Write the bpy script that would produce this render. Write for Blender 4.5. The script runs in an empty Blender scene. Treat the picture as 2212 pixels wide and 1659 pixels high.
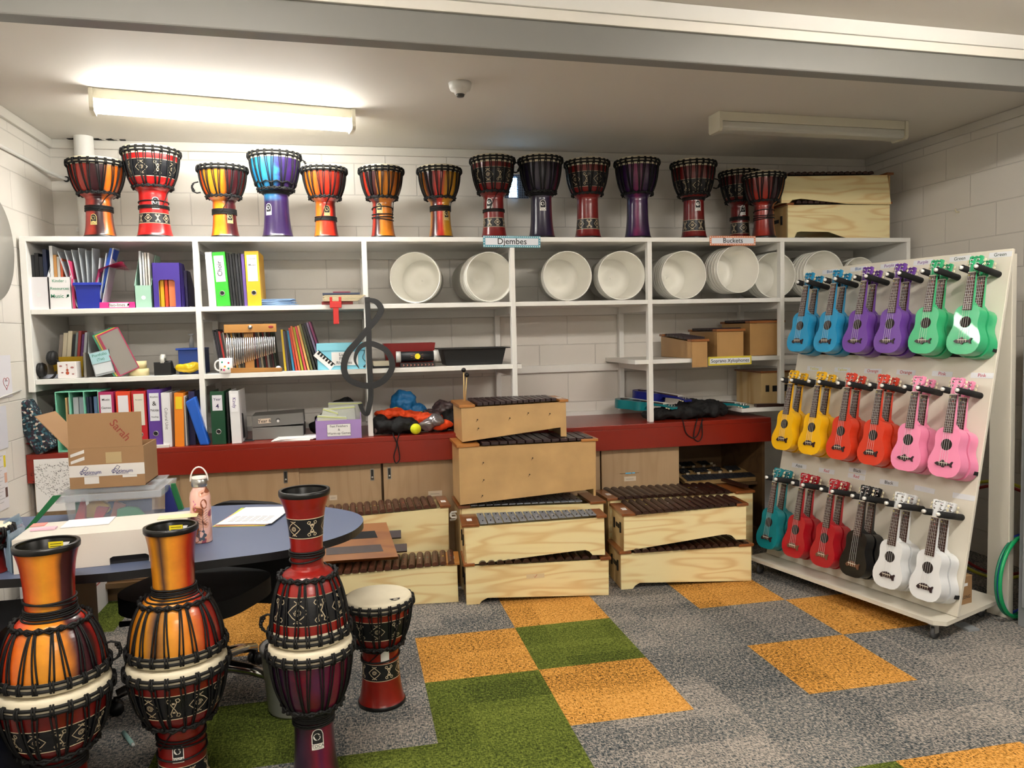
import bpy, bmesh, math, random
from mathutils import Vector, Matrix, Euler
D = bpy.data
SC = bpy.context.scene
COL = SC.collection
PI = math.pi
random.seed(7)

# ------------------------------------------------------------ camera, world, lights
CAM = Vector((-0.7605, -3.7163, 1.4836)); FPX = 1668.34
_p, _r, _y = 0.0671, -0.0238, 0.2057
_f = Vector((math.sin(_y)*math.cos(_p), math.cos(_y)*math.cos(_p), -math.sin(_p)))
_rt = Vector((math.cos(_y), -math.sin(_y), 0)); _up = _rt.cross(_f)
RT = _rt*math.cos(_r)+_up*math.sin(_r); UP = -_rt*math.sin(_r)+_up*math.cos(_r)
cd = D.cameras.new('camera'); cam = D.objects.new('camera', cd); COL.objects.link(cam)
cd.sensor_width = 36; cd.lens = FPX/2212*36; cd.clip_start = .05
M3 = Matrix((RT, UP, -_f)).transposed()
cam.matrix_world = Matrix.Translation(CAM) @ M3.to_4x4()
SC.camera = cam
SC.view_settings.view_transform = 'Standard'; SC.view_settings.look = 'None'
SC.view_settings.gamma = 1; SC.view_settings.exposure = 2.15
SC.view_settings.use_curve_mapping = False
w = D.worlds.new('world'); SC.world = w; w.use_nodes = True
w.node_tree.nodes['Background'].inputs[0].default_value = (.9, .95, 1, 1)
w.node_tree.nodes['Background'].inputs[1].default_value = .3
LAMP_ON = 15.0       # strength of the lit tube diffuser
ROOM_ON = 24.0       # strength of the lit fittings in the part of the room behind the camera

def at(px, py, ax, v):
    """world point where the sight line of photo pixel (px,py) meets the plane ax=v"""
    d = _f + RT*((px-1106)/FPX) - UP*((py-829.5)/FPX)
    k = 'xyz'.index(ax); return CAM + d*((v-CAM[k])/d[k])

# ------------------------------------------------------------ room numbers
XL, XR, YB, HC = -2.512, 3.129, 1.568, 2.726
YF = -6.6
Z1, Z2, Z3, ZC = 2.0663, 1.6702, 1.2843, .8788
YS = .977; YC = .915

# ------------------------------------------------------------ materials
def lin(c):
    if isinstance(c, str):
        c = [int(c[i:i+2], 16)/255 for i in (0, 2, 4)]
    return tuple((x/12.92 if x <= .04045 else ((x+.055)/1.055)**2.4) for x in c[:3])+(1,)
MC = {}
def mat(name, col, rough=.5, metal=0, spec=.5, trans=0, alpha=1, emis=0, coat=0, bump=0, bscale=200, vary=0, vscale=8):
    if name in MC: return MC[name]
    m = D.materials.new(name); m.use_nodes = True; MC[name] = m
    nt = m.node_tree; b = nt.nodes['Principled BSDF']
    b.inputs['Base Color'].default_value = lin(col); b.inputs['Roughness'].default_value = rough
    b.inputs['Metallic'].default_value = metal; b.inputs['Specular IOR Level'].default_value = spec
    b.inputs['Transmission Weight'].default_value = trans; b.inputs['Alpha'].default_value = alpha
    b.inputs['Coat Weight'].default_value = coat
    if emis:
        b.inputs['Emission Color'].default_value = lin(col); b.inputs['Emission Strength'].default_value = emis
    tc = nt.nodes.new('ShaderNodeTexCoord')
    if vary:
        n = nt.nodes.new('ShaderNodeTexNoise'); n.inputs['Scale'].default_value = vscale; n.inputs['Detail'].default_value = 4
        nt.links.new(tc.outputs['Object'], n.inputs['Vector'])
        h = nt.nodes.new('ShaderNodeHueSaturation'); h.inputs['Color'].default_value = lin(col)
        mr = nt.nodes.new('ShaderNodeMapRange'); mr.inputs[3].default_value = 1-vary; mr.inputs[4].default_value = 1+vary
        nt.links.new(n.outputs['Fac'], mr.inputs[0]); nt.links.new(mr.outputs[0], h.inputs['Value'])
        nt.links.new(h.outputs[0], b.inputs['Base Color'])
    if bump:
        n = nt.nodes.new('ShaderNodeTexNoise'); n.inputs['Scale'].default_value = bscale
        nt.links.new(tc.outputs['Object'], n.inputs['Vector'])
        bp = nt.nodes.new('ShaderNodeBump'); bp.inputs['Strength'].default_value = bump; bp.inputs['Distance'].default_value = .004
        nt.links.new(n.outputs['Fac'], bp.inputs['Height']); nt.links.new(bp.outputs[0], b.inputs['Normal'])
    return m
def ramp(nt, stops, interp='LINEAR'):
    r = nt.nodes.new('ShaderNodeValToRGB'); r.color_ramp.interpolation = interp
    el = r.color_ramp.elements
    while len(el) < len(stops): el.new(.5)
    for e, (p, c) in zip(el, stops): e.position = p; e.color = lin(c) if isinstance(c, str) else c
    return r
def nd(nt, typ, **kw):
    n = nt.nodes.new(typ)
    for k, v in kw.items():
        if k.startswith('i_'): n.inputs[int(k[2:])].default_value = v
        else: setattr(n, k, v)
    return n
def math_(nt, op, a, b=None, c=None):
    n = nt.nodes.new('ShaderNodeMath'); n.operation = op
    for i, x in enumerate((a, b, c)):
        if x is None: continue
        if isinstance(x, (int, float)): n.inputs[i].default_value = x
        else: nt.links.new(x, n.inputs[i])
    return n.outputs[0]

def wood(name, c1, c2, rough=.4, axis=0, scale=1.0, rings=9.0, fine=.25, coat=.15, dist=3.0):
    """long-grained board: stretched noise figure along axis"""
    if name in MC: return MC[name]
    m = D.materials.new(name); m.use_nodes = True; MC[name] = m; nt = m.node_tree; b = nt.nodes['Principled BSDF']
    tc = nd(nt, 'ShaderNodeTexCoord'); mp = nd(nt, 'ShaderNodeMapping')
    s = [6*scale]*3; s[axis] = .9*scale; mp.inputs['Scale'].default_value = s
    oi = nd(nt, 'ShaderNodeObjectInfo'); 
    cmb = nd(nt, 'ShaderNodeCombineXYZ'); 
    mm = math_(nt, 'MULTIPLY', oi.outputs['Random'], 37.)
    for i in range(3): nt.links.new(mm, cmb.inputs[i])
    nt.links.new(cmb.outputs[0], mp.inputs['Location'])
    nt.links.new(tc.outputs['Object'], mp.inputs['Vector'])
    n = nd(nt, 'ShaderNodeTexNoise'); n.inputs['Scale'].default_value = 1.0; n.inputs['Detail'].default_value = 1.5
    n.inputs['Distortion'].default_value = .3
    nt.links.new(mp.outputs[0], n.inputs['Vector'])
    f = math_(nt, 'MULTIPLY', n.outputs['Fac'], rings); f = math_(nt, 'SINE', math_(nt, 'MULTIPLY', f, 2*PI))
    f = math_(nt, 'MULTIPLY_ADD', f, .5, .5); f = math_(nt, 'POWER', f, dist)
    n2 = nd(nt, 'ShaderNodeTexNoise'); mp2 = nd(nt, 'ShaderNodeMapping'); s = [160*scale]*3; s[axis] = 5*scale
    mp2.inputs['Scale'].default_value = s; nt.links.new(tc.outputs['Object'], mp2.inputs['Vector']); nt.links.new(mp2.outputs[0], n2.inputs['Vector'])
    n2.inputs['Scale'].default_value = 1
    f = math_(nt, 'MULTIPLY_ADD', n2.outputs['Fac'], fine, math_(nt, 'MULTIPLY', f, 1-fine))
    r = ramp(nt, [(0, c1), (1, c2)]); nt.links.new(f, r.inputs[0]); nt.links.new(r.outputs[0], b.inputs['Base Color'])
    b.inputs['Roughness'].default_value = rough; b.inputs['Coat Weight'].default_value = coat
    return m

def blockwall(name, ax, mirror_off=0):
    m = D.materials.new(name); m.use_nodes = True; nt = m.node_tree; b = nt.nodes['Principled BSDF']
    g = nd(nt, 'ShaderNodeNewGeometry'); sp = nd(nt, 'ShaderNodeSeparateXYZ'); nt.links.new(g.outputs['Position'], sp.inputs[0])
    cb = nd(nt, 'ShaderNodeCombineXYZ')
    nt.links.new(math_(nt, 'ADD', sp.outputs[ax], 4.182+mirror_off), cb.inputs[0]); nt.links.new(math_(nt, 'ADD', sp.outputs[2], .0513), cb.inputs[1])
    br = nd(nt, 'ShaderNodeTexBrick'); br.offset = .5; br.squash = 1
    nt.links.new(cb.outputs[0], br.inputs['Vector'])
    for k, v in {'Scale': 1, 'Mortar Size': .004, 'Mortar Smooth': .6, 'Brick Width': .411, 'Row Height': .2054}.items(): br.inputs[k].default_value = v
    br.inputs['Color1'].default_value = lin('dcd8d0'); br.inputs['Color2'].default_value = lin('d8d3cb'); br.inputs['Mortar'].default_value = lin('cac6bf')
    nt.links.new(br.outputs['Color'], b.inputs['Base Color']); b.inputs['Roughness'].default_value = .45
    n = nd(nt, 'ShaderNodeTexNoise'); n.inputs['Scale'].default_value = 160; n.inputs['Detail'].default_value = 4; nt.links.new(g.outputs['Position'], n.inputs['Vector'])
    n3 = nd(nt, 'ShaderNodeTexNoise'); n3.inputs['Scale'].default_value = 9; nt.links.new(g.outputs['Position'], n3.inputs['Vector'])
    h = math_(nt, 'MULTIPLY_ADD', n.outputs['Fac'], .12, math_(nt, 'MULTIPLY_ADD', n3.outputs['Fac'], .25, math_(nt, 'SUBTRACT', 1, br.outputs['Fac'])))
    bp = nd(nt, 'ShaderNodeBump'); bp.inputs['Strength'].default_value = .55; bp.inputs['Distance'].default_value = .006
    nt.links.new(h, bp.inputs['Height']); nt.links.new(bp.outputs[0], b.inputs['Normal'])
    return m

def carpet(name, pal, patch):
    """loop pile carpet tile; pal = 4 colours of the printed patches"""
    m = D.materials.new(name); m.use_nodes = True; nt = m.node_tree; b = nt.nodes['Principled BSDF']
    g = nd(nt, 'ShaderNodeNewGeometry')
    # rectangular patches
    pat = []
    for k, (sx, sy, ox) in enumerate(((4.0, 2.0, .3), (2.0, 6.0, 1.7))):
        mp = nd(nt, 'ShaderNodeMapping'); mp.inputs['Scale'].default_value = (sx, sy, 0); mp.inputs['Location'].default_value = (ox, ox*2, 0)
        nt.links.new(g.outputs['Position'], mp.inputs['Vector'])
        n0 = nd(nt, 'ShaderNodeTexNoise'); n0.inputs['Scale'].default_value = .6; nt.links.new(mp.outputs[0], n0.inputs['Vector'])
        sn = nd(nt, 'ShaderNodeVectorMath', operation='FLOOR'); nt.links.new(mp.outputs[0], sn.inputs[0])
        wn = nd(nt, 'ShaderNodeTexWhiteNoise'); nt.links.new(sn.outputs[0], wn.inputs['Vector']); pat.append(wn.outputs['Value'])
    v = math_(nt, 'MULTIPLY_ADD', pat[0], .5, math_(nt, 'MULTIPLY', pat[1], .5))
    # yarn speckle, stretched
    outs = []
    for sc in ((170, 60, 1), (60, 170, 1)):
        mp = nd(nt, 'ShaderNodeMapping'); mp.inputs['Scale'].default_value = sc; nt.links.new(g.outputs['Position'], mp.inputs['Vector'])
        n = nd(nt, 'ShaderNodeTexNoise'); n.inputs['Scale'].default_value = 1; n.inputs['Detail'].default_value = 1; nt.links.new(mp.outputs[0], n.inputs['Vector']); outs.append(n.outputs['Fac'])
    sp = math_(nt, 'MAXIMUM', outs[0], outs[1])
    f = math_(nt, 'MULTIPLY_ADD', sp, 3.2*patch/.62, math_(nt, 'MULTIPLY_ADD', v, .42, -1.42*patch/.62))
    r = ramp(nt, [(0, pal[0]), (.38, pal[1]), (.62, pal[2]), (1, pal[3])]); nt.links.new(f, r.inputs[0])
    nt.links.new(r.outputs[0], b.inputs['Base Color']); b.inputs['Roughness'].default_value = .95; b.inputs['Specular IOR Level'].default_value = .1
    bp = nd(nt, 'ShaderNodeBump'); bp.inputs['Strength'].default_value = .7; bp.inputs['Distance'].default_value = .004
    nt.links.new(sp, bp.inputs['Height']); nt.links.new(bp.outputs[0], b.inputs['Normal'])
    return m

# ------------------------------------------------------------ mesh builder
_TXT = {}
def text_data(s, bold=False):
    """flat glyph outlines of a string at size 1, centred: verts and faces"""
    if s in _TXT: return _TXT[s]
    c = D.curves.new('t', 'FONT'); c.body = s; c.size = 1; c.align_x = 'CENTER'; c.align_y = 'CENTER'; c.resolution_u = 3
    c.offset = .018 if bold else .008
    o = D.objects.new('t', c); COL.objects.link(o)
    me = bpy.data.meshes.new_from_object(o.evaluated_get(bpy.context.evaluated_depsgraph_get()))
    vs = [v.co.copy() for v in me.vertices]; fs = [tuple(p.vertices) for p in me.polygons]
    D.objects.remove(o); D.meshes.remove(me); D.curves.remove(c)
    _TXT[s] = (vs, fs); return vs, fs

class MB:
    def __init__(s): s.v = []; s.f = []; s.mi = []; s.sm = []
    def add(s, vs, fs, m=0, smooth=False, M=None):
        o = len(s.v)
        s.v += [((M @ Vector(v)) if M else Vector(v)) for v in vs]
        for f in fs: s.f.append(tuple(i+o for i in f)); s.mi.append(m); s.sm.append(smooth)
        return s
    def box(s, x0, x1, y0, y1, z0, z1, m=0, M=None):
        v = [(x, y, z) for z in (z0, z1) for y in (y0, y1) for x in (x0, x1)]
        return s.add(v, [(0, 2, 3, 1), (4, 5, 7, 6), (0, 1, 5, 4), (2, 6, 7, 3), (0, 4, 6, 2), (1, 3, 7, 5)], m, False, M)
    def hexa(s, v, m=0, M=None):
        return s.add(v, [(0, 2, 3, 1), (4, 5, 7, 6), (0, 1, 5, 4), (2, 6, 7, 3), (0, 4, 6, 2), (1, 3, 7, 5)], m, False, M)
    def prism(s, poly, y0, y1, m=0, M=None, plane='xz', smooth=False, caps=True, mcap=None):
        """poly in plane, extruded along the third axis from y0 to y1"""
        n = len(poly)
        def P(a, b, c): return {'xz': (a, c, b), 'xy': (a, b, c), 'yz': (c, a, b)}[plane]
        v = [P(a, b, y0) for a, b in poly]+[P(a, b, y1) for a, b in poly]
        area = sum(poly[i][0]*poly[(i+1) % n][1]-poly[(i+1) % n][0]*poly[i][1] for i in range(n))
        fl = (area > 0) == (y1 > y0)
        if plane == 'xz': fl = not fl
        f1 = tuple(range(n)); f2 = tuple(range(2*n-1, n-1, -1)); sd = [(i, i+n, (i+1) % n+n, (i+1) % n) for i in range(n)]
        if fl: f1 = f1[::-1]; f2 = f2[::-1]; sd = [t[::-1] for t in sd]
        if caps: s.add(v, [f1, f2], m if mcap is None else mcap, False, M); s.add(v, sd, m, smooth, M)
        else: s.add(v, sd, m, smooth, M)
        return s
    def lathe(s, prof, n=32, m=0, M=None, smooth=True, a0=0, a1=2*PI):
        full = abs(a1-a0-2*PI) < 1e-6; k = n if full else n+1
        v = []; 
        for r, z in prof:
            for i in range(k):
                a = a0+(a1-a0)*i/n; v.append((r*math.cos(a), r*math.sin(a), z))
        f = []
        for j in range(len(prof)-1):
            for i in range(n):
                a = j*k+i; b = j*k+(i+1) % k; f.append((a, b, b+k, a+k))
        return s.add(v, f, m, smooth, M)
    def tube(s, pts, r, n=6, m=0, closed=False, M=None, cap=True, smooth=True):
        pts = [Vector(p) for p in pts]; N = len(pts); rr = r if isinstance(r, (list, tuple)) else [r]*N
        v = []; pu = None
        for i, p in enumerate(pts):
            if closed: t = pts[(i+1) % N]-pts[i-1]
            else: t = pts[min(i+1, N-1)]-pts[max(i-1, 0)]
            if t.length < 1e-9: t = Vector((0, 0, 1))
            t.normalize()
            if pu is None: pu = t.orthogonal().normalized()
            u = (pu-t*pu.dot(t)); u = u.normalized() if u.length > 1e-6 else t.orthogonal().normalized(); w_ = t.cross(u); pu = u
            for k in range(n):
                a = 2*PI*k/n; v.append(p+(u*math.cos(a)+w_*math.sin(a))*rr[i])
        f = []
        for i in range(N if closed else N-1):
            j = (i+1) % N
            for k in range(n): l = (k+1) % n; f.append((i*n+k, i*n+l, j*n+l, j*n+k))
        if cap and not closed: f.append(tuple(range(n-1, -1, -1))); f.append(tuple(range((N-1)*n, N*n)))
        return s.add(v, f, m, smooth, M)
    def cyl(s, p, q, r, n=16, m=0, M=None, smooth=True):
        return s.tube([p, q], r, n, m, False, M, True, smooth)
    def disc(s, c, r, n=20, m=0, ax='z', M=None, rx=None):
        c = Vector(c); rx = rx or r; v = []
        for i in range(n):
            a = 2*PI*i/n; p, q = rx*math.cos(a), r*math.sin(a)
            v.append(c+Vector({'z': (p, q, 0), 'y': (p, 0, q), 'x': (0, p, q)}[ax]))
        return s.add(v, [tuple(range(n))], m, False, M)
    def ball(s, c, r, m=0, n=12, sc=(1, 1, 1), M=None):
        c = Vector(c); v = []; f = []; k = n//2
        for j in range(k+1):
            ph = PI*j/k
            for i in range(n):
                a = 2*PI*i/n; v.append((c.x+r*sc[0]*math.sin(ph)*math.cos(a), c.y+r*sc[1]*math.sin(ph)*math.sin(a), c.z+r*sc[2]*math.cos(ph)))
        for j in range(k):
            for i in range(n): a = j*n+i; b = j*n+(i+1) % n; f.append((a, a+n, b+n, b))
        return s.add(v, f, m, True, M)
    def text(s, txt, M, size, m=0, fn=None):
        vs, fs = text_data(txt)
        vs = [Vector((v.x*size, v.y*size, 0)) for v in vs]
        if fn: vs = [Vector(fn(v.x, v.y)) for v in vs]
        return s.add(vs, fs, m, False, M)
    def build(s, name, mats, parent=None, loc=None, bev=0, kind=None):
        me = D.meshes.new(name); me.from_pydata([tuple(v) for v in s.v], [], s.f)
        if not isinstance(mats, (list, tuple)): mats = [mats]
        for m in mats: me.materials.append(m)
        me.polygons.foreach_set('material_index', s.mi); me.polygons.foreach_set('use_smooth', s.sm)
        me.update()
        o = D.objects.new(name, me); COL.objects.link(o)
        if parent: o.parent = parent
        if loc: o.location = loc
        if kind: o['kind'] = kind
        if bev:
            b = o.modifiers.new('bevel', 'BEVEL'); b.width = bev; b.segments = 2; b.limit_method = 'ANGLE'; b.harden_normals = False
        return o

def frame(x, y, o=(0, 0, 0)):
    """matrix whose local xy plane is spanned by x and y at o"""
    x = Vector(x).normalized(); y = Vector(y).normalized(); z = x.cross(y)
    m = Matrix((x, y, z)).transposed().to_4x4(); m.translation = Vector(o); return m
def wallM(o, yaw=0):
    """upright plane facing -Y at o: local x right, y up"""
    return Matrix.Translation(Vector(o)) @ Matrix.Rotation(yaw, 4, 'Z') @ Matrix.Rotation(PI/2, 4, 'X')

def thing(name, label, cat, loc=(0, 0, 0), rot=0, group=None):
    o = D.objects.new(name, None); COL.objects.link(o); o.location = loc; o.empty_display_size = .05
    if isinstance(rot, Matrix): o.rotation_euler = rot.to_euler()
    elif isinstance(rot, (tuple, list)): o.rotation_euler = rot
    else: o.rotation_euler = (0, 0, rot)
    o['label'] = label; o['category'] = cat
    if group: o['group'] = group
    return o
def tag(o, label, cat, group=None):
    o['label'] = label; o['category'] = cat
    if group: o['group'] = group
    return o
def struct(o): o['kind'] = 'structure'; return o
def dup(root, label, group=None):
    r = root.copy(); COL.objects.link(r); r['label'] = label
    if group: r['group'] = group
    for ch in list(root.children):
        c = ch.copy(); COL.objects.link(c); c.parent = r
        for g in list(ch.children):
            d = g.copy(); COL.objects.link(d); d.parent = c
    return r
ORD = ['first', 'second', 'third', 'fourth', 'fifth', 'sixth', 'seventh', 'eighth', 'ninth', 'tenth', 'eleventh', 'twelfth', 'thirteenth', 'fourteenth', 'fifteenth', 'sixteenth', 'seventeenth', 'eighteenth', 'nineteenth', 'twentieth', 'twenty-first', 'twenty-second', 'twenty-third', 'twenty-fourth', 'twenty-fifth', 'twenty-sixth']

BLACK = mat('black_plastic', '0b0b0c', .45); ROPE = mat('black_rope', '070708', .6, spec=.4, bump=.4, bscale=600)
WHITE = mat('white_paint', 'e0dfda', .4); PAPER = mat('white_paper', 'e9e8e6', .8)
STEEL = mat('brushed_steel', 'b9b9b6', .3, metal=1); INK = mat('black_ink', '101014', .7); CLEAR = mat('clear_plastic', 'eef2f4', .12, trans=.85, alpha=.5)
SHELFW = mat('shelf_paint', 'e6e5e0', .42); SKIN = mat('drum_head_skin', 'd6cdb4', .55, vary=.12, vscale=14)

# ------------------------------------------------------------ the setting
gray = carpet('carpet_grey', ['2a3033', '545a5c', '7e7872', 'a89f95'], .62)
gray2 = carpet('carpet_grey_light', ['33393c', '5f6465', '8b847c', 'ada399'], .6)
orange = carpet('carpet_orange', ['4a3418', 'a87833', 'cb9044', 'daa45a'], .6)
green = carpet('carpet_green', ['2b3214', '4c5822', '66702c', '7d8540'], .45)
ORA = {(-1, 0), (0, 1), (2, 1), (3, 0), (2, -1), (0, -1), (-3, -1), (2, 3), (-3, -2)}
GRE = {(0, 0), (-1, 1), (-1, 2), (-2, 2), (-1, 3), (-3, 1), (-5, -2), (1, 3), (-3, 3), (4, 4)}
fb = MB(); i0, i1, j0, j1 = -5, 7, -3, 14
for i in range(i0, i1):
    for j in range(j0, j1):
        x0, x1 = max(.5*i, XL), min(.5*(i+1), XR); y1, y0 = min(-.5*j, YB), -.5*(j+1)
        if x1 <= x0 or y1 <= y0: continue
        k = 2 if (i, j) in ORA else 3 if (i, j) in GRE else (i*3+j*5) % 2
        fb.add([(x0, y0, 0), (x1, y0, 0), (x1, y1, 0), (x0, y1, 0)], [(0, 1, 2, 3)], k)
struct(fb.build('floor', [gray, gray2, orange, green]))
bwY = blockwall('block_wall_back', 0); bwX = blockwall('block_wall_side', 1, .2)
struct(MB().box(XL-.1, XR+.1, YB, YB+.1, -.05, HC+.05).build('wall_back', bwY))
struct(MB().box(XL-.1, XL, YF, YB, -.05, HC+.05).build('wall_left', bwX))
struct(MB().box(XR, XR+.1, YF, YB, -.05, HC+.05).build('wall_right', bwX))
struct(MB().box(XL-.1, XR+.1, YF-.1, YF, -.05, HC+.05).build('wall_front', bwY))
CEIL = mat('ceiling_paint', 'ddd8cf', .7, bump=.08, bscale=60)
struct(MB().box(XL-.1, XR+.1, YF-.1, YB+.1, HC, HC+.08).build('ceiling', CEIL))
TRIM = mat('cornice_paint', 'cfcbc2', .45)
struct(MB().box(XL+.002, XR-.002, YB-.022, YB-.001, HC-.055, HC-.001).build('trim_1', TRIM, bev=.003))
struct(MB().box(XL+.001, XL+.022, -1.1, YB-.022, HC-.055, HC-.001).build('trim_2', TRIM, bev=.003))
struct(MB().box(XR-.022, XR-.001, -1.1, YB-.022, HC-.055, HC-.001).build('trim_3', TRIM, bev=.003))
# steel beam under the ceiling, slightly out of square with the back wall
BEAM = mat('beam_paint', '777672', .35, spec=.5, vary=.06, vscale=3)
def beam(y0, y1, z0, z1, name, m, bev):
    b = MB(); dl, dr = -.115, .165
    v = [(x, y+(dl if x < 0 else dr), z) for z in (z0, z1) for y in (y0, y1) for x in (XL+.001, XR-.001)]
    return struct(b.hexa(v).build(name, m, bev=bev))
beam(-.845, -.768, 2.5276, 2.6426, 'trim_4', BEAM, .006)
beam(-.855, -.763, 2.6436, 2.6837, 'trim_5', TRIM, .002)
b = MB(); poly = [(-.895, HC-.001), (-.855, 2.6845), (-.763, 2.6845), (-.763, HC-.001)]
b.prism(poly, XL+.05, XR-.05, plane='yz'); o = struct(b.build('trim_6', WHITE))
o.rotation_euler = (0, 0, .051); o.location = (-.005, .0, 0)
# broken plaster around the pipe
b = MB(); random.seed(3)
for k in range(14):
    x = -2.43+.024*k+random.uniform(0, .02); b.prism([(x, YB-.05), (x+.035, YB-.05+random.uniform(-.02, .02)), (x+.03, YB-.023), (x, YB-.023)], HC-.004, HC-.0015, 0 if k % 3 else 1, plane='xy')
struct(b.build('trim_7', [mat('plaster_hole', '15120f', .9), CEIL]))
pt = thing('downpipe', 'white painted round pipe rising in the left corner behind the shelving', 'pipe', (at(187, 420, 'y', 1.47).x, 1.475, 0))
MB().lathe([(.054, 0), (.054, HC-.001)], 32).build('pipe', WHITE, pt)
b = MB(); b.box(-.09, -.05, .06, .082, 2.165, 2.19); b.cyl((-.075, .06, 2.178), (-.075, .053, 2.178), .007, 10); b.lathe([(.056, 2.165), (.056, 2.19)], 32); b.build('bracket', WHITE, pt)
# conduit on left wall
b = MB(); b.tube([(XL+.012, -2.2, 2.495), (XL+.012, .6, 2.512), (XL+.012, 1.23, 2.517), (XL+.03, 1.44, 2.502), (XL+.07, 1.55, 2.49), (XL+.085, YB-.001, 2.487)], .011, 8)
b.cyl((XL+.085, YB-.002, 2.487), (XL+.085, YB-.006, 2.487), .018, 12, 1)
tag(b.build('conduit', [WHITE, BLACK]), 'white cable conduit running along the left wall under the cornice', 'conduit')
# ------------------------------------------------------------ lights
TUBE = mat('lit_diffuser', 'fffdf6', .4, emis=LAMP_ON); TUBE2 = mat('lit_diffuser_room', 'fff8ee', .4, emis=ROOM_ON)
CASE = mat('fitting_case', 'd9d4c0', .45); DIFF = mat('unlit_diffuser', 'c9c8be', .35)
def fitting(p0, p1, lit, label, tubem, z=HC):
    p0 = Vector((p0[0], p0[1], z)); p1 = Vector((p1[0], p1[1], z)); d = p1-p0; L = d.length
    t = thing('ceiling_light', label, 'light', (p0+p1)/2, math.atan2(d.y, d.x))
    MB().box(-L/2+.02, L/2-.02, -.056, .056, -.052, -.001).build('housing', CASE, t, bev=.002)
    prof = [(-.052, -.053), (-.054, -.088), (-.042, -.102), (.042, -.102), (.054, -.088), (.052, -.053)]
    MB().prism(prof, -L/2+.02, L/2-.02, plane='yz').build('diffuser', tubem, t, bev=.004)
    ends = [(-.064, -.001), (-.064, -.098), (-.052, -.112), (.052, -.112), (.064, -.098), (.064, -.001)]
    for s in (-1, 1):
        MB().prism(ends, s*(L/2-.02), s*L/2, plane='yz').build('end_cap', CASE, t, bev=.003)
    return t
fitting((-1.972, .532), (-.693, .748), True, 'lit white fluorescent ceiling fitting above the left shelves', TUBE)
fitting((1.366, .532), (2.66, .594), False, 'unlit yellowed fluorescent ceiling fitting above the right shelves', DIFF)
fitting((-1.9, -2.3), (-.7, -2.3), True, 'lit fluorescent ceiling fitting on the left behind the camera', TUBE2)
fitting((1.0, -2.0), (2.2, -2.0), True, 'lit fluorescent ceiling fitting on the right behind the camera', TUBE2)
fitting((-.6, -5.2), (.6, -5.2), True, 'lit fluorescent ceiling fitting at the far end behind the camera', TUBE2)
t = thing('smoke_detector', 'round white smoke detector on the ceiling right of the lit tube', 'smoke detector', (-.175, .183, HC))
b = MB(); b.lathe([(0, -.055), (.028, -.055), (.033, -.04), (.05, -.035), (.055, -.02), (.058, -.001), (0, -.001)], 32); b.build('body', WHITE, t)
MB().lathe([(.0, -.067), (.018, -.067), (.022, -.056), (0, -.056)], 20).build('sensor_cap', mat('dark_sensor', '4a4a48', .4), t)
# ------------------------------------------------------------ shelving, counter, cupboards
def X(px, py=700, Y=YS): return at(px, py, 'y', Y).x
XU = [X(432, 740), X(794, 740), X(1110, 700), X(1405, 700), X(1690, 700)]
XE0, XE1 = X(40, 512), X(1967, 513)
CTR1 = X(1666, 905, YC)
sh = thing('shelving_unit', 'long white painted timber shelving fixed to the back wall above the red counter', 'shelving', (0, 0, ZC))
def zb(a, b): return a-ZC, b-ZC
T = .028
for (x0, x1, z, y1) in ((XE0, XE1, Z1, YB-.001), (XE0+.035, XE1-.03, Z2, YB-.001), (XE0+.035, XU[2]+.045, Z3, YB-.001), (X(1372, 770), XU[4]+.25, Z3, YB-.001), (X(1600, 880, 1.0), XU[4]+.012, max(at(1650, 882, 'y', YS).z, ZC+T+.033), YB-.001)):
    MB().box(x0, x1, YS+(0 if z == Z1 else .004), y1, z-T-ZC, z-ZC).build('shelf', SHELFW, sh, bev=.002)
def upright(x, y0, y1, z0, z1, t=.03): MB().box(x-t/2, x+t/2, y0, y1, z0-ZC, z1-ZC).build('upright', SHELFW, sh, bev=.002)
for i, x in enumerate(XU):
    upright(x, YS-.003, YS+.042, ZC+.001 if i in (0, 1, 3) else 1.0 if i == 2 else .96, Z1-T)
    upright(x, YB-.05, YB-.003, ZC+.031, Z1-T, .035)
    for z in (Z1, Z2, Z3):
        if z == Z3 and i == 3 and False: continue
        b = MB(); b.box(x-.0125, x+.0125, YS+.045, YB-.05, z-T-.045-ZC, z-T-ZC); b.build('bearer', SHELFW, sh)
upright(XE1-.017, YS-.003, YB-.003, ZC, Z1-T, .03)
MB().box(XE0, XE0+.034, YS-.003, YB-.003, 1.215-ZC, Z1-T-ZC).build('end_panel', SHELFW, sh, bev=.002)
for z, x1 in ((Z1, XE1-.04), (Z2, XE1-.04), (Z3, XU[2]), (Z3-.012, XE1-.04)):
    MB().box(XE0+.04 if z != Z3-.012 else XU[2]+.05, x1, YB-.026, YB-.002, z-T-.05-ZC, z-T-ZC).build('back_rail', SHELFW, sh)
# counter
RED = mat('red_laminate', '86200f', .3, coat=.1, vary=.05, vscale=2); BEECH = wood('door_veneer', 'b79b78', 'a88a66', .45, axis=2, scale=1.2, rings=5, fine=.55)
c = thing('counter', 'long dark red laminate bench top with a deep red front edge', 'counter', (0, 0, 0))
MB().box(XL+.003, CTR1, YC, YB-.002, ZC-.03, ZC).build('worktop', RED, c, bev=.003)
MB().box(XL+.003, CTR1, YC, YC+.022, at(985, 992, 'y', YC).z, ZC-.03).build('apron', RED, c, bev=.001)
MB().box(XL+.003, X(1560, 900, 1.4), YB-.02, YB-.003, ZC, ZC+.03).build('upstand', WHITE, c)
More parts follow.
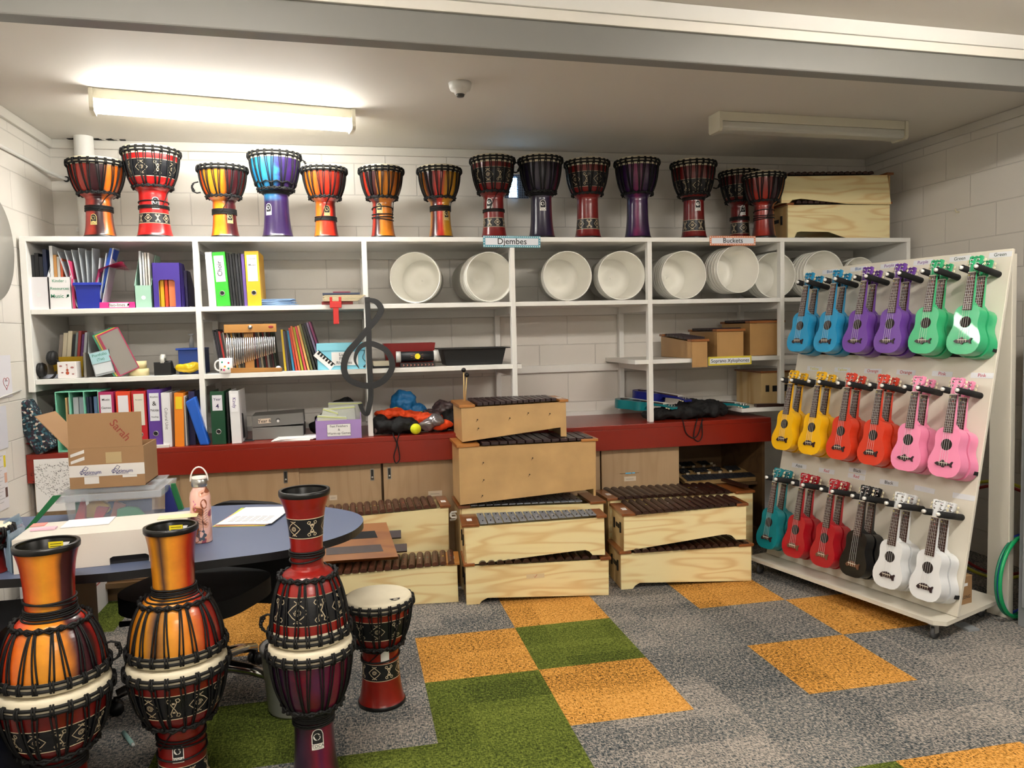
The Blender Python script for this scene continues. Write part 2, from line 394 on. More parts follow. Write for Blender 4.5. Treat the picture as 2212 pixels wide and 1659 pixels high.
# cupboards
YD = .965
def dx(px, y=1060): return at(px, y, 'y', YD).x
CD = wood('carcass_wood', '6e5334', '5c432a', .5, axis=0, scale=1, rings=4)
cu = thing('cupboard', 'low wooden cupboard with sliding doors running beneath the red counter', 'cupboard', (0, 0, 0))
xe = [XL+.006, dx(388), dx(640), dx(825), dx(1055), dx(1300), dx(1468), CTR1-.02]
b = MB(); b.box(xe[0], xe[-1], YD+.05, YB-.004, .10, .118); b.box(xe[0], xe[-1], YB-.02, YB-.004, .118, .737); b.box(xe[0], xe[-1], YD+.045, YD+.06, 0, .1)
for x in (xe[0]+.009, xe[3], xe[5]-.2, xe[-1]-.01): b.box(x-.009, x+.009, YD+.05, YB-.02, .118, .737)
b.box(xe[5]-.19, xe[-1]-.02, YD+.06, YB-.02, .412, .43)
b.box(xe[-1]-.02, xe[-1], YD, YD+.05, .1, .737)
b.box(xe[0], xe[-1], YD-.02, YD+.045, .09, .118); b.box(xe[0], xe[-1], YD, YD+.045, .715, .737)
b.build('carcass', CD, cu)
for k, (a, c2, f) in enumerate(((0, 1, 1), (1, 2, 0), (2, 3, 1), (3, 4, 0), (4, 5, 1), (5, 6, 0))):
    y = YD+.003+.02*f
    d = MB().box(xe[a]+(.003 if k != 3 else .012), xe[c2]-.001+(.02 if not f and k != 5 else 0), y, y+.016, .12, .73).build('door', BEECH, cu, bev=.001)
    hp = {1: (617, 1030), 2: (804, 1025), 3: (841, 1022)}.get(k)
    if hp:
        p = at(hp[0], hp[1], 'y', y)
        h = MB(); h.box(p.x-.011, p.x+.011, y-.003, y-.0005, p.z-.036, p.z+.036); h.box(p.x-.007, p.x+.007, y-.0036, y-.003, p.z-.03, p.z+.03, 1); h.ball((p.x, y-.004, p.z-.018), .007, 0, 10, (1, .4, 1.2))
        h.build('handle', [STEEL, mat('handle_recess', '3a3936', .4, metal=.6)], d)
def card_label(px, py, w_, h_, y, name='label_card', lines=1, parent=None):
    p = at(px, py, 'y', y); b = MB(); b.box(p.x-w_/2, p.x+w_/2, y-.0012, y-.0004, p.z-h_/2, p.z+h_/2)
    for i in range(lines): b.box(p.x-w_*.35, p.x+w_*.3, y-.0018, y-.0012, p.z-h_*.1-i*.008, p.z-h_*.1+.003-i*.008, 1)
    return b.build(name, [mat('old_label', 'd4c6b0', .6), mat('faint_ink', '9c9284', .8)], parent)
tag(card_label(720, 1075, .045, .03, YD+.023), 'small cream paper label stuck low on the middle cupboard door', 'label')
tag(card_label(940, 1066, .085, .033, YD+.003), 'wide cream paper label on the cupboard door beside the plywood xylophone', 'label')
tag(card_label(1361, 1034, .08, .03, YD+.003), 'old white label on the right cupboard door', 'label')
b = MB(); p = at(1361, 1022, 'y', YD+.002); b.box(p.x-.07, p.x+.06, YD-.0005, YD+.0015, p.z-.001, p.z+.001, 0)
for dx_ in (-.02, 0, .025): b.box(p.x+dx_-.012, p.x+dx_+.008, YD-.0008, YD+.0012, p.z-.004, p.z+.005, 1)
tag(b.build('sticky_tack', [mat('smudge', '6d5d4a', .9), mat('blue_tack', '6fb6d8', .7)]), 'blue tack smears above the label on the right cupboard door', 'blue tack')

# ------------------------------------------------------------ djembes
def interp(P, n=48):
    """smooth curve through profile points (z, r)"""
    out = []
    for i in range(len(P)-1):
        p0 = P[max(i-1, 0)]; p1 = P[i]; p2 = P[i+1]; p3 = P[min(i+2, len(P)-1)]
        k = max(2, int(n/(len(P)-1)))
        for j in range(k):
            t = j/k; z = p1[0]+(p2[0]-p1[0])*t
            m1 = (p2[1]-p0[1])/(p2[0]-p0[0])*(p2[0]-p1[0]); m2 = (p3[1]-p1[1])/(p3[0]-p1[0])*(p2[0]-p1[0])
            r = (2*t**3-3*t*t+1)*p1[1]+(t**3-2*t*t+t)*m1+(-2*t**3+3*t*t)*p2[1]+(t**3-t*t)*m2
            out.append((z, r))
    out.append(P[-1]); return out
def mir(s): return [(1-p, c) for p, c in s][::-1]
def paint(name, stops, warp=.10, ns=3.0, rough=.28, vary=None, low=None):
    m = D.materials.new(name); m.use_nodes = True; nt = m.node_tree; b = nt.nodes['Principled BSDF']
    tc = nd(nt, 'ShaderNodeTexCoord'); g = nd(nt, 'ShaderNodeTexGradient', gradient_type='RADIAL'); nt.links.new(tc.outputs['Object'], g.inputs[0])
    n = nd(nt, 'ShaderNodeTexNoise'); n.inputs['Scale'].default_value = ns; n.inputs['Detail'].default_value = 5; n.inputs['Distortion'].default_value = 1.2
    nt.links.new(tc.outputs['Object'], n.inputs['Vector'])
    f = math_(nt, 'ADD', g.outputs['Fac'], math_(nt, 'MULTIPLY_ADD', n.outputs['Fac'], warp, -warp/2))
    r = ramp(nt, stops); nt.links.new(f, r.inputs[0])
    if low:
        sz = nd(nt, 'ShaderNodeSeparateXYZ'); nt.links.new(tc.outputs['Object'], sz.inputs[0]); mz = nd(nt, 'ShaderNodeMapRange'); mz.inputs[1].default_value = low[1]; mz.inputs[2].default_value = low[1]+.05
        nt.links.new(sz.outputs[2], mz.inputs[0]); mx = nd(nt, 'ShaderNodeMix', data_type='RGBA'); nt.links.new(mz.outputs[0], mx.inputs[0]); mx.inputs[6].default_value = lin(low[0]); nt.links.new(r.outputs[0], mx.inputs[7]); r = mx
    n2 = nd(nt, 'ShaderNodeTexNoise'); n2.inputs['Scale'].default_value = 14; n2.inputs['Detail'].default_value = 5; nt.links.new(tc.outputs['Object'], n2.inputs['Vector'])
    h = nd(nt, 'ShaderNodeHueSaturation'); mr = nd(nt, 'ShaderNodeMapRange'); mr.inputs[3].default_value = .45; mr.inputs[4].default_value = 1.1
    nt.links.new(n2.outputs['Fac'], mr.inputs[0]); nt.links.new(mr.outputs[0], h.inputs['Value']); nt.links.new(r.outputs[2 if low else 0], h.inputs['Color'])
    nt.links.new(h.outputs[0], b.inputs['Base Color'])
    b.inputs['Roughness'].default_value = rough; b.inputs['Coat Weight'].default_value = .25; b.inputs['Coat Roughness'].default_value = .15
    return m
BAND = mat('band_black', '0c0e14', .35); BLINE = mat('band_line', 'c3b294', .5)
RUB = mat('black_rubber', '0a0a0a', .35); GOLDST = mat('gold_sticker', 'd8c17c', .4); WST = mat('white_sticker', 'e6e4dd', .4)
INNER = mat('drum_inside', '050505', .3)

def djembe_logo(t, H, r):
    b = MB(); b.add([(r*.30, -r*.52, H+.0012), (r*.62, -r*.47, H+.0012), (r*.60, -r*.60, H+.0012), (r*.48, -r*.70, H+.0012), (r*.36, -r*.66, H+.0012)], [(4, 3, 2, 1, 0)], 0)
    b.add([(r*.48+r*.07*math.cos(i*PI/6), -r*.60+r*.05*math.sin(i*PI/6), H+.0018) for i in range(12)], [tuple(range(12))], 1)
    b.build('head_logo', [INK, SKIN], t)
def djembe(label, loc, H=.45, rr=.14, rn=None, rb=None, stops=None, pat=None, rot=0, inv=False, hd=.012, seed=1, wraps=((.36, 4),), sticker=None, group=None, loops=11, name='djembe', paintkw={}, tail=0, tilt=(0, 0), foot_tag=False, extra_ring=False):
    rnd = random.Random(seed); rb = rb or rr*.60; rn = rn or rb*.78
    t = thing(name, label, 'drum', loc, 0, group)
    e = Euler(((PI if inv else 0)+tilt[0], tilt[1], rot)); t.rotation_euler = e
    if inv: t.location = Vector(loc)+Vector((0, 0, 0))
    P = interp([(0, rb*1.0), (.022*H, rb*1.005), (.05*H, rb*.95), (.12*H, rb+(rn-rb)*.55), (.22*H, rb+(rn-rb)*.82), (.34*H, rn*1.01), (.44*H, rn), (.515*H, rn*1.02), (.55*H, max(rr*.61, rn*1.15)), (.62*H, rr*.76), (.72*H, rr*.875), (.84*H, rr*.95), (.975*H, rr*.985)], 52)
    def R(z):
        for (a, ra), (b, rb_) in zip(P, P[1:]):
            if a <= z <= b: return ra+(rb_-ra)*(z-a)/(b-a)
        return P[-1][1]
    bands = pat or []
    zs = sorted(set([p[0] for p in P]+[q*H for bb in bands for q in bb])); prof = [(R(z), z) for z in zs]
    if inv: stops = mir(stops)
    m1 = paint('paint_'+str(len(MC)), stops, **paintkw); MC[m1.name+str(seed)+label] = m1
    b = MB(); n = 40
    for (r0, z0), (r1, z1) in zip(prof, prof[1:]):
        zm = (z0+z1)/2/H; bk = any(q0 < zm < q1 for q0, q1 in bands)
        b.lathe([(r0, z0), (r1, z1)], n, 1 if bk else 0)
    # inner wall of the open foot
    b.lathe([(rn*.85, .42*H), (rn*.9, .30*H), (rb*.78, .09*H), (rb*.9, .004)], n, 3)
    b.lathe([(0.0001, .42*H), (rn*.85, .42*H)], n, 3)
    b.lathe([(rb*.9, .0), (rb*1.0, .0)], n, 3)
    def surf(a0, zc):
        def fn(s, tt, off=.0012):
            z = zc+tt; r = R(z)+off; a = a0+s/max(R(zc), .02); return (r*math.cos(a), r*math.sin(a), z)
        return fn
    def ribbon(fn, pts, w_, m=2):
        vs = []; N = len(pts)
        for i, (x, y) in enumerate(pts):
            x0, y0 = pts[max(i-1, 0)]; x1, y1 = pts[min(i+1, N-1)]; l = math.hypot(x1-x0, y1-y0) or 1; nx, ny = -(y1-y0)/l*w_/2, (x1-x0)/l*w_/2
            vs += [fn(x+nx, y+ny), fn(x-nx, y-ny)]
        b.add(vs, [(2*i, 2*i+1, 2*i+3, 2*i+2) for i in range(N-1)], m)
    for q0, q1 in bands:
        zc = (q0+q1)/2*H; h = (q1-q0)/2*H*.84; r = R(zc); k = max(3, round(2*PI*r/(h*4.3)))
        for q in (q0, q1): b.lathe([(R(q*H)+.0014, q*H-.0012), (R(q*H)+.0014, q*H+.0012)], n, 2)
        for j in range(k):
            a = 2*PI*j/k+rnd.random()*.05+seed; fn = surf(a, zc); lw = .0026
            ribbon(fn, [(0, h*.75), (h*.45, h*.42), (h*.85, 0), (h*.45, -h*.42), (0, -h*.75), (-h*.45, -h*.42), (-h*.85, 0), (-h*.45, h*.42), (0, h*.75)], lw)
            ribbon(fn, [(-h*.35, h*.92), (-h*.1, h*.78), (0, h*.9), (h*.1, h*.78), (h*.35, h*.92)], lw); ribbon(fn, [(-h*.35, -h*.92), (-h*.1, -h*.78), (0, -h*.9), (h*.1, -h*.78), (h*.35, -h*.92)], lw)
            ribbon(fn, [(h*.36*(1-u/22)*math.cos(u*.8), h*.32*(1-u/22)*math.sin(u*.8)) for u in range(18)], lw*.7)
            fn2 = surf(a+PI/k, zc)
            for sx in (-1, 1):
                ribbon(fn2, [(sx*h*x, h*y) for x, y in ((.25, .62), (.42, .55), (.55, .72), (.42, .92), (.2, .85), (.28, .55), (.1, .15), (0, 0), (-.1, -.15), (-.28, -.55), (-.2, -.85), (-.42, -.92), (-.55, -.72), (-.42, -.55), (-.25, -.62))], lw)
            for sy in (-1, 1): ribbon(fn2, [(-.004, sy*h*.45), (.004, sy*h*.45)], .006)
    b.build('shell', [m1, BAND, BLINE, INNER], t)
    if inv or H > .4:
        MB().lathe([(rb*.9, -.003), (rb*1.01, -.003), (rb*1.02, .004), (rb*1.012, .013), (rb*.995, .015)], n).lathe([(rb*.9, .012), (rb*.9, -.003)], n).build('foot_rim', RUB, t)
    # head
    zt = H; z0 = .90*H
    MB().lathe([(rr*.99, z0), (rr*1.0, zt-hd-.004), (rr*.985, zt-hd*.5), (rr*.955, zt-.0015), (rr*.9, zt), (.0001, zt+.0005)], n).build('drum_head', SKIN, t)
    # rope rings and loops between them
    rt = .0052; za = zt-hd-.006; zb_ = za-.0175
    b = MB()
    for z, r in ((za, rr+rt*.6), (zb_, rr*.99+rt*.8)):
        b.tube([(r*math.cos(2*PI*i/48), r*math.sin(2*PI*i/48), z) for i in range(48)], rt, 6, 0, True)
    NL = loops*2
    for i in range(NL):
        a = 2*PI*(i+.5)/NL
        for d in (-.02, .02):
            aa = a+d*.14/rr*1.3; b.tube([((rr+q)*math.cos(aa), (rr+q)*math.sin(aa), z) for q, z in ((.0, za+rt*1.6), (rt*1.6, za+rt), (rt*2.0, (za+zb_)/2), (rt*1.9, zb_), (.002, zb_-rt*1.8))], .0036, 4)
    b.build('rope_ring', ROPE, t)
    b = MB(); zl = .565*H
    for i in range(NL):
        a = 2*PI*(i+.5)/NL; a2 = a+(PI/NL*.3 if i % 2 else -PI/NL*.3)*(1+1.5*rnd.random())
        for off in (-.045, .045):
            pts = []
            for k in range(8):
                z = zb_-.003+(zl-zb_)*k/7; aa = a+off+(a2-a-off*.6)*k/7; r = R(z)+.004; pts.append((r*math.cos(aa), r*math.sin(aa), z))
            b.tube(pts, .0031, 4)
    b.build('rope_lacing', ROPE, t)
    b = MB(); rl = R(zl)+.005
    for ph in (0, 1):
        b.tube([((rl+.004+.003*math.sin(i*PI/2))*math.cos(2*PI*i/(NL*2)), (rl+.004+.003*math.sin(i*PI/2))*math.sin(2*PI*i/(NL*2)), zl+.010*math.sin(i*PI/2+ph*PI)*.7) for i in range(NL*2)], .0048, 5, 0, True)
    if extra_ring:
        z = .63*H; b.tube([((R(z)+.006)*math.cos(2*PI*i/48), (R(z)+.006)*math.sin(2*PI*i/48), z+.006*math.sin(i*PI/2)) for i in range(48)], .004, 5, 0, True)
    for i in range(NL):
        a = 2*PI*(i+.5)/NL; b.ball(((rl+.006)*math.cos(a), (rl+.006)*math.sin(a), zl+rnd.uniform(-.006, .006)), .0075, 0, 6)
    b.build('knot_ring', ROPE, t)
    b = MB()
    for zf, k in wraps:
        for j in range(k):
            z = zf*H+j*.0068; ti = rnd.uniform(-.012, .012) if k < 3 else rnd.uniform(-.002, .002); q = rnd.random()*6
            b.tube([((R(min(z, H))+.0035)*math.cos(2*PI*i/28), (R(z)+.0035)*math.sin(2*PI*i/28), z+ti*math.sin(2*PI*i/28+q)) for i in range(28)], .0034, 5, 0, True)
    if wraps:
        z1 = wraps[0][0]*H; a = -.4+rnd.random()*-2
        b.tube([((R(z1+(zl-z1)*k/6)+.006)*math.cos(a+.14*k), (R(z1+(zl-z1)*k/6)+.006)*math.sin(a+.14*k), z1+(zl-z1)*k/6) for k in range(7)], .0026, 5)
        b.build('wrapped_cord', ROPE, t)
    if tail:   # looped cord tail hanging beside the bowl
        s = 1 if tail > 0 else -1; q = rr*1.0; bb = MB()
        zz = abs(tail)*H
        bb.tube([(s*(q*.99), -.02, zz+.02), (s*(q+.02), -.03, zz+.012), (s*(q+.035), -.03, zz-.012), (s*(q+.03), -.03, zz-.035), (s*(q+.008), -.025, zz-.045), (s*(q-.012), -.02, zz-.04)], .0042, 6)
        for k in range(5): bb.ball((s*(q+.026+.006*math.sin(k)), -.03, zz+.005-k*.009), .0068, 0, 6)
        bb.build('cord_tail', ROPE, t)
    if sticker:
        zf, ang, gold = sticker; b = MB(); zc = zf*H; a = math.radians(ang); sgn = -1 if inv else 1
        fn = surf(a, zc); wd, hh = (.017, .030)
        if H > .47: wd, hh = .019, .034
        def arch(w2, lo, hi, m, off):
            K = 8; vs = []
            for i in range(K+1):
                s_ = -w2+2*w2*i/K; top = hi-w2+math.sqrt(max(w2*w2-s_*s_, 0)); vs += [fn(s_, lo, off), fn(s_, top, off)]
            b.add(vs, [(2*i, 2*i+2, 2*i+3, 2*i+1) for i in range(K)], m)
        arch(wd, -hh, hh, 0, .0012); arch(wd*.86, -hh*.42, hh*.92, 1, .0017)
        b.add([fn(wd*(-.1+.62*math.cos(i*PI/8)), hh*.25+wd*.62*math.sin(i*PI/8), .0021) for i in range(16)], [tuple(range(16))], 0)
        for ang2 in (20, 75, 130, 170, -25):   # palm fronds
            c_, s_ = math.cos(math.radians(ang2)), math.sin(math.radians(ang2))
            b.add([fn(wd*.15, hh*.38, .0025), fn(wd*(.15+.35*c_+.08), hh*.38+wd*.35*s_+wd*.08, .0025), fn(wd*(.15+.62*c_), hh*.38+wd*.5*s_-wd*.1, .0025), fn(wd*(.15+.3*c_-.05), hh*.38+wd*.3*s_-wd*.1, .0025)], [(0, 1, 2, 3)], 1)
        b.add([fn(wd*.1, hh*.4, .0025), fn(wd*.2, hh*.4, .0025), fn(-wd*.02, -hh*.2, .0025), fn(-wd*.14, -hh*.2, .0025)], [(0, 1, 2, 3)], 1)
        b.add([fn(-wd*.8, -hh*.1, .0026), fn(wd*.8, -hh*.2, .0026), fn(wd*.8, -hh*.38, .0026), fn(-wd*.8, -hh*.38, .0026)], [(3, 2, 1, 0)], 1)
        b.text('TOCA', None, wd*.72, 1, fn=lambda x, y: fn(x, y-hh*.66, .0018))
        b.text('PERCUSSION', None, wd*.26, 1, fn=lambda x, y: fn(x, y-hh*.87, .0018))
        b.build('maker_sticker', [GOLDST if gold else WST, INK], t)
    if foot_tag:
        b = MB(); b.box(-.02, .022, -rb*.78, -rb*.775, .012, .044); b.box(.024, .05, -rb*.72, -rb*.715, .014, .032, 1)
        for k in range(3): b.box(-.015, .017, -rb*.775, -rb*.773, .018+k*.008, .020+k*.008, 2)
        b.build('paper_tag', [mat('yellow_tag', 'e6d21e', .6), PAPER, INK], t)
    return t
O_, R_, DK, PU, YE = 'e8801c', 'c8261b', '2a1014', '2a1a3a', 'f0a42a'
fire = [(0, 'a83018'), (.10, 'b4281c'), (.2, 'b8301c'), (.25, '3a1218'), (.33, '30131a'), (.36, 'e07018'), (.42, 'd06018'), (.48, '3a1014'), (.7, 'd9701a'), (1, 'a83018')]
solid = lambda c, c2=None: [(0, c), (.5, c2 or c), (1, c)]
redp = solid('b01a1a', 'a8181a'); dred = solid('7e1414', '781414')
TOP = [  # px: rim left, rim right, top, base-width px, stops, pattern, wraps, sticker, tail, label
 (149, 267, 344, 66, fire, None, ((.345, 5),), (.23, -100, 1), 0, 'orange and dark streaked djembe, leftmost on top of the shelving', 1.105, {}),
 (266, 385, 319, 74, solid('c41c1c', 'b81a1a'), ((.16, .27), (.66, .84)), ((.33, 3), (.40, 1)), (.38, -70, 0), 0, 'bright red djembe with black patterned bands on top of the shelves, second from left', 1.105, {}),
 (428, 532, 355, 60, [(0, '8c2016'), (.08, 'e85a18'), (.14, 'f8a01c'), (.26, 'f08a18'), (.30, '6a1c1a'), (.35, '38121a'), (.45, '5a1616'), (.7, 'd06018'), (1, '8c2016')], None, ((.33, 5),), (.27, -55, 1), -.72, 'amber and dark red djembe with a cord loop on its left side', 1.105, {}),
 (537, 648, 327, 66, [(0, '1c6ab0'), (.12, '2d9ccc'), (.25, '3b86c4'), (.31, '3a2a72'), (.42, '40205e'), (.5, '2a1a48'), (.7, '3b2468'), (1, '1c6ab0')], None, ((.515, 3),), (.33, -125, 0), .88, 'blue and purple tie-dyed djembe on the shelf top', 1.105, dict(warp=.35, ns=7, low=('33204e', .21))),
 (651, 748, 358, 54, [(0, '9a2a18'), (.09, 'e87a1a'), (.17, 'ee6a1a'), (.21, 'e03820'), (.35, 'd8301e'), (.40, '5a1414'), (.5, '38100f'), (.75, 'd06018'), (1, '9a2a18')], None, ((.25, 4),), (.38, -80, 1), 0, 'orange-red djembe with cord wound low round its foot, fifth on the shelf top', 1.105, {}),
 (775, 871, 359, 54, [(0, '8a241a'), (.09, 'b0301e'), (.12, '32121a'), (.18, '4a1a1a'), (.21, 'e08a20'), (.32, 'd67c1e'), (.42, 'b0601c'), (.48, '5a2a14'), (.75, 'c06018'), (1, '8a241a')], None, ((.28, 2), (.34, 1), (.42, 1)), (.42, -110, 1), 0, 'brown and amber djembe above the empty third bay', 1.105, {}),
 (901, 996, 359, 54, [(0, 'c8801c'), (.1, '44121a'), (.16, '3a1018'), (.19, 'c8301e'), (.25, 'd0342a'), (.285, 'c89020'), (.40, 'c08a1c'), (.47, '5a1c18'), (.75, 'd06018'), (1, 'c8801c')], None, ((.39, 5),), (.32, -60, 1), 0, 'half red half mustard djembe above the bucket shelf', 1.105, {}),
 (1015, 1112, 337, 56, dred, ((.14, .25), (.66, .84)), ((.33, 3),), (.42, -125, 0), .9, 'dark red patterned djembe left of the small wall vent', 1.105, {}),
 (1119, 1215, 337, 58, [(0, '1a1430'), (.2, '261e38'), (.35, '2e2040'), (.42, '7a1c1c'), (.46, '20163a'), (1, '1a1430')], None, ((.525, 3),), (.40, -95, 0), 0, 'midnight blue djembe right of the small wall vent', 1.105, dict(warp=.15)),
 (1219, 1316, 344, 58, dred, ((.12, .25), (.64, .82)), (), None, 0, 'dark red patterned djembe without a sticker, between the blue and the purple drums', 1.105, {}),
 (1327, 1424, 342, 58, [(0, '241240'), (.12, '3a1450'), (.17, '84205a'), (.23, '4a1a4e'), (.3, '2a1c3e'), (.42, '301648'), (1, '241240')], None, (), None, 0, 'dark purple djembe with a magenta patch, left of the Buckets sign', 1.105, dict(warp=.2)),
 (1449, 1546, 346, 56, solid('741414', '6c1212'), ((.10, .24), (.58, .74)), ((.5, 3),), (.42, -90, 0), .74, 'dark red patterned djembe with a sticker and pale drip, left of the Buckets sign', 1.105, {}),
 (1554, 1640, 366, 48, solid('6a1212', '641010'), ((.12, .27), (.62, .78)), ((.31, 4),), (.44, -95, 0), 0, 'dark red patterned djembe standing behind another drum at the right end', 1.29, {}),
 (1605, 1695, 372, 52, [(0, '5a1614'), (.1, 'a82c1c'), (.2, 'a02a1e'), (.25, '2c1018'), (.33, '3a141c'), (.38, 'b86018'), (.44, 'c87a1c'), (.5, '4a1614'), (1, '5a1614')], None, ((.30, 2), (.36, 1), (.42, 1)), None, 0, 'small brown and orange djembe in front, rightmost on the shelf top', 1.065, {}),
]
for k, (l, r, tp, bw, stp, pat, wr, stk, tail, lab, Y, kw) in enumerate(TOP):
    q = at((l+r)/2, tp+3, 'y', Y); dep = (q-CAM).dot(_f); rr = (r-l)/2*dep/FPX-.006; H = q.z-Z1-.001
    djembe(lab, (q.x, Y, Z1+.001), H, rr, stops=stp, pat=pat, wraps=wr, sticker=stk, tail=tail, rb=bw/2*dep/FPX, seed=k+1, paintkw=kw, extra_ring=(k == 3))
# lone drum and the three upside-down stacks on the floor
LX = -.685
lone_ = djembe('red patterned djembe with a pale head, standing alone on the carpet', (LX, -.62, .001), .442, .134, rb=.094, stops=solid('8e1a12', '861810'), pat=((.26, .41), (.66, .84)), wraps=((.43, 2), (.52, 1), (.56, 1)), sticker=(.49, -78, 0), seed=31, rot=0)
djembe_logo(lone_, .442, .134)
def stack(px, py, Hl, Hu, r1, r2, labs, specs):
    z = Hl+Hu+.004; Y = None
    p = at(px, py, 'z', z) if Y is None else None
    x, y = (p.x, p.y) if p else (px, Y)
    lo, up = specs
    djembe(labs[0], (x, y, .001), Hl, r1, group=None, **lo)
    up.setdefault('tilt', (0, 0))
    djembe(labs[1], (x, y+.008, z), Hu, r2, inv=True, **up)
sun = [(0, 'b82a1c'), (.06, 'd2421c'), (.12, 'd83c1c'), (.2, 'e8781c'), (.27, 'f0a028'), (.34, 'e88a20'), (.38, '4a1c22'), (.46, '2a121a'), (.5, 'b82a1c'), (.8, 'd9701a'), (1, 'b82a1c')]
stack(657, 1060, .490, .490, .136, .127, ('dark plum djembe carrying an upside-down red one, nearest the lone drum', 'glossy red patterned djembe standing upside down on a dark plum one'),
      (dict(stops=[(0, '1a0c1c'), (.13, '2a1030'), (.18, '4a1230'), (.24, '7a1230'), (.3, '5a1446'), (.36, '7a123a'), (.45, '2a0c20'), (1, '1a0c1c')], wraps=((.44, 8),), sticker=(.36, -78, 0), seed=41, paintkw=dict(warp=.3, ns=5), hd=.016),
       dict(stops=solid('9e1a14', '90160f'), pat=((.17, .30), (.66, .84)), wraps=((.40, 3), (.45, 1)), seed=42, hd=.014, tail=-.93, rb=.081, rn=.052)))
stack(368, 1138, .46, .42, .154, .147, ('red djembe with black patterned bands under an upside-down orange one', 'orange and amber djembe standing upside down on a red patterned one'),
      (dict(stops=solid('8a1410', '7e120e'), pat=((.12, .26), (.66, .84)), wraps=((.38, 1), (.44, 2), (.32, 1)), sticker=(.36, -88, 0), seed=43, hd=.016),
       dict(stops=[(0, '7a1a18'), (.07, 'e08a20'), (.16, 'e89a28'), (.21, '40201a'), (.26, 'f0a028'), (.32, 'ea8a24'), (.40, 'b82a1c'), (.5, '7a1a18'), (.75, 'd9701a'), (1, '7a1a18')], wraps=((.46, 6),), seed=44, hd=.014, rb=.082, rn=.064, foot_tag=True, extra_ring=False)))
stack(98, 1176, .458, .416, .158, .148, ('dark red patterned djembe under an upside-down sunburst one at the left edge', 'red and orange sunburst djembe standing upside down, leftmost stack'),
      (dict(stops=solid('7a1210', '6e100d'), pat=((.10, .22), (.64, .80)), wraps=((.42, 6),), seed=45, hd=.016),
       dict(stops=sun, wraps=((.46, 5), (.40, 2)), seed=46, hd=.014, rb=.090, rn=.068, foot_tag=True, tail=.9)))
# ------------------------------------------------------------ xylophones and metallophones
PINE = wood('pine', 'eee1ae', 'dcbd84', .38, axis=0, scale=1.9, rings=5, fine=.22, coat=.25, dist=2.2)
PINE_E = wood('pine_end', 'cfb583', 'b58c50', .4, axis=2, scale=1, rings=3, fine=.3)
PLY = mat('birch_ply', 'c09c68', .4, coat=.2, vary=.3, vscale=6)
RAIL = wood('rail_wood', '8a4f22', '6e3a16', .32, axis=1, scale=1.5, rings=3, fine=.4, coat=.4); RAILO = wood('rail_orange', 'b87a38', '9a5f26', .35, axis=1, scale=1.5, rings=3, fine=.4, coat=.4)
ROSE = wood('rosewood', '33190f', '24100b', .35, axis=1, scale=2, rings=3, fine=.5, coat=.1)
ROSEM = wood('rosewood_light', '56301f', '3c2016', .4, axis=1, scale=2, rings=3, fine=.5, coat=.1)
GBAR = mat('grey_metal_bar', '8e939c', .35, metal=.35); DBAR = mat('dark_metal_bar', '3a3c42', .4, metal=.3); PLUMB = mat('fibre_bar', '2c1a1c', .4, coat=.2)
NOTE = [mat('note_red', 'b8403a', .5), mat('note_yellow', 'e6d84a', .5), mat('note_white', 'e8e4dc', .5), mat('note_green', '2e7a6a', .5)]

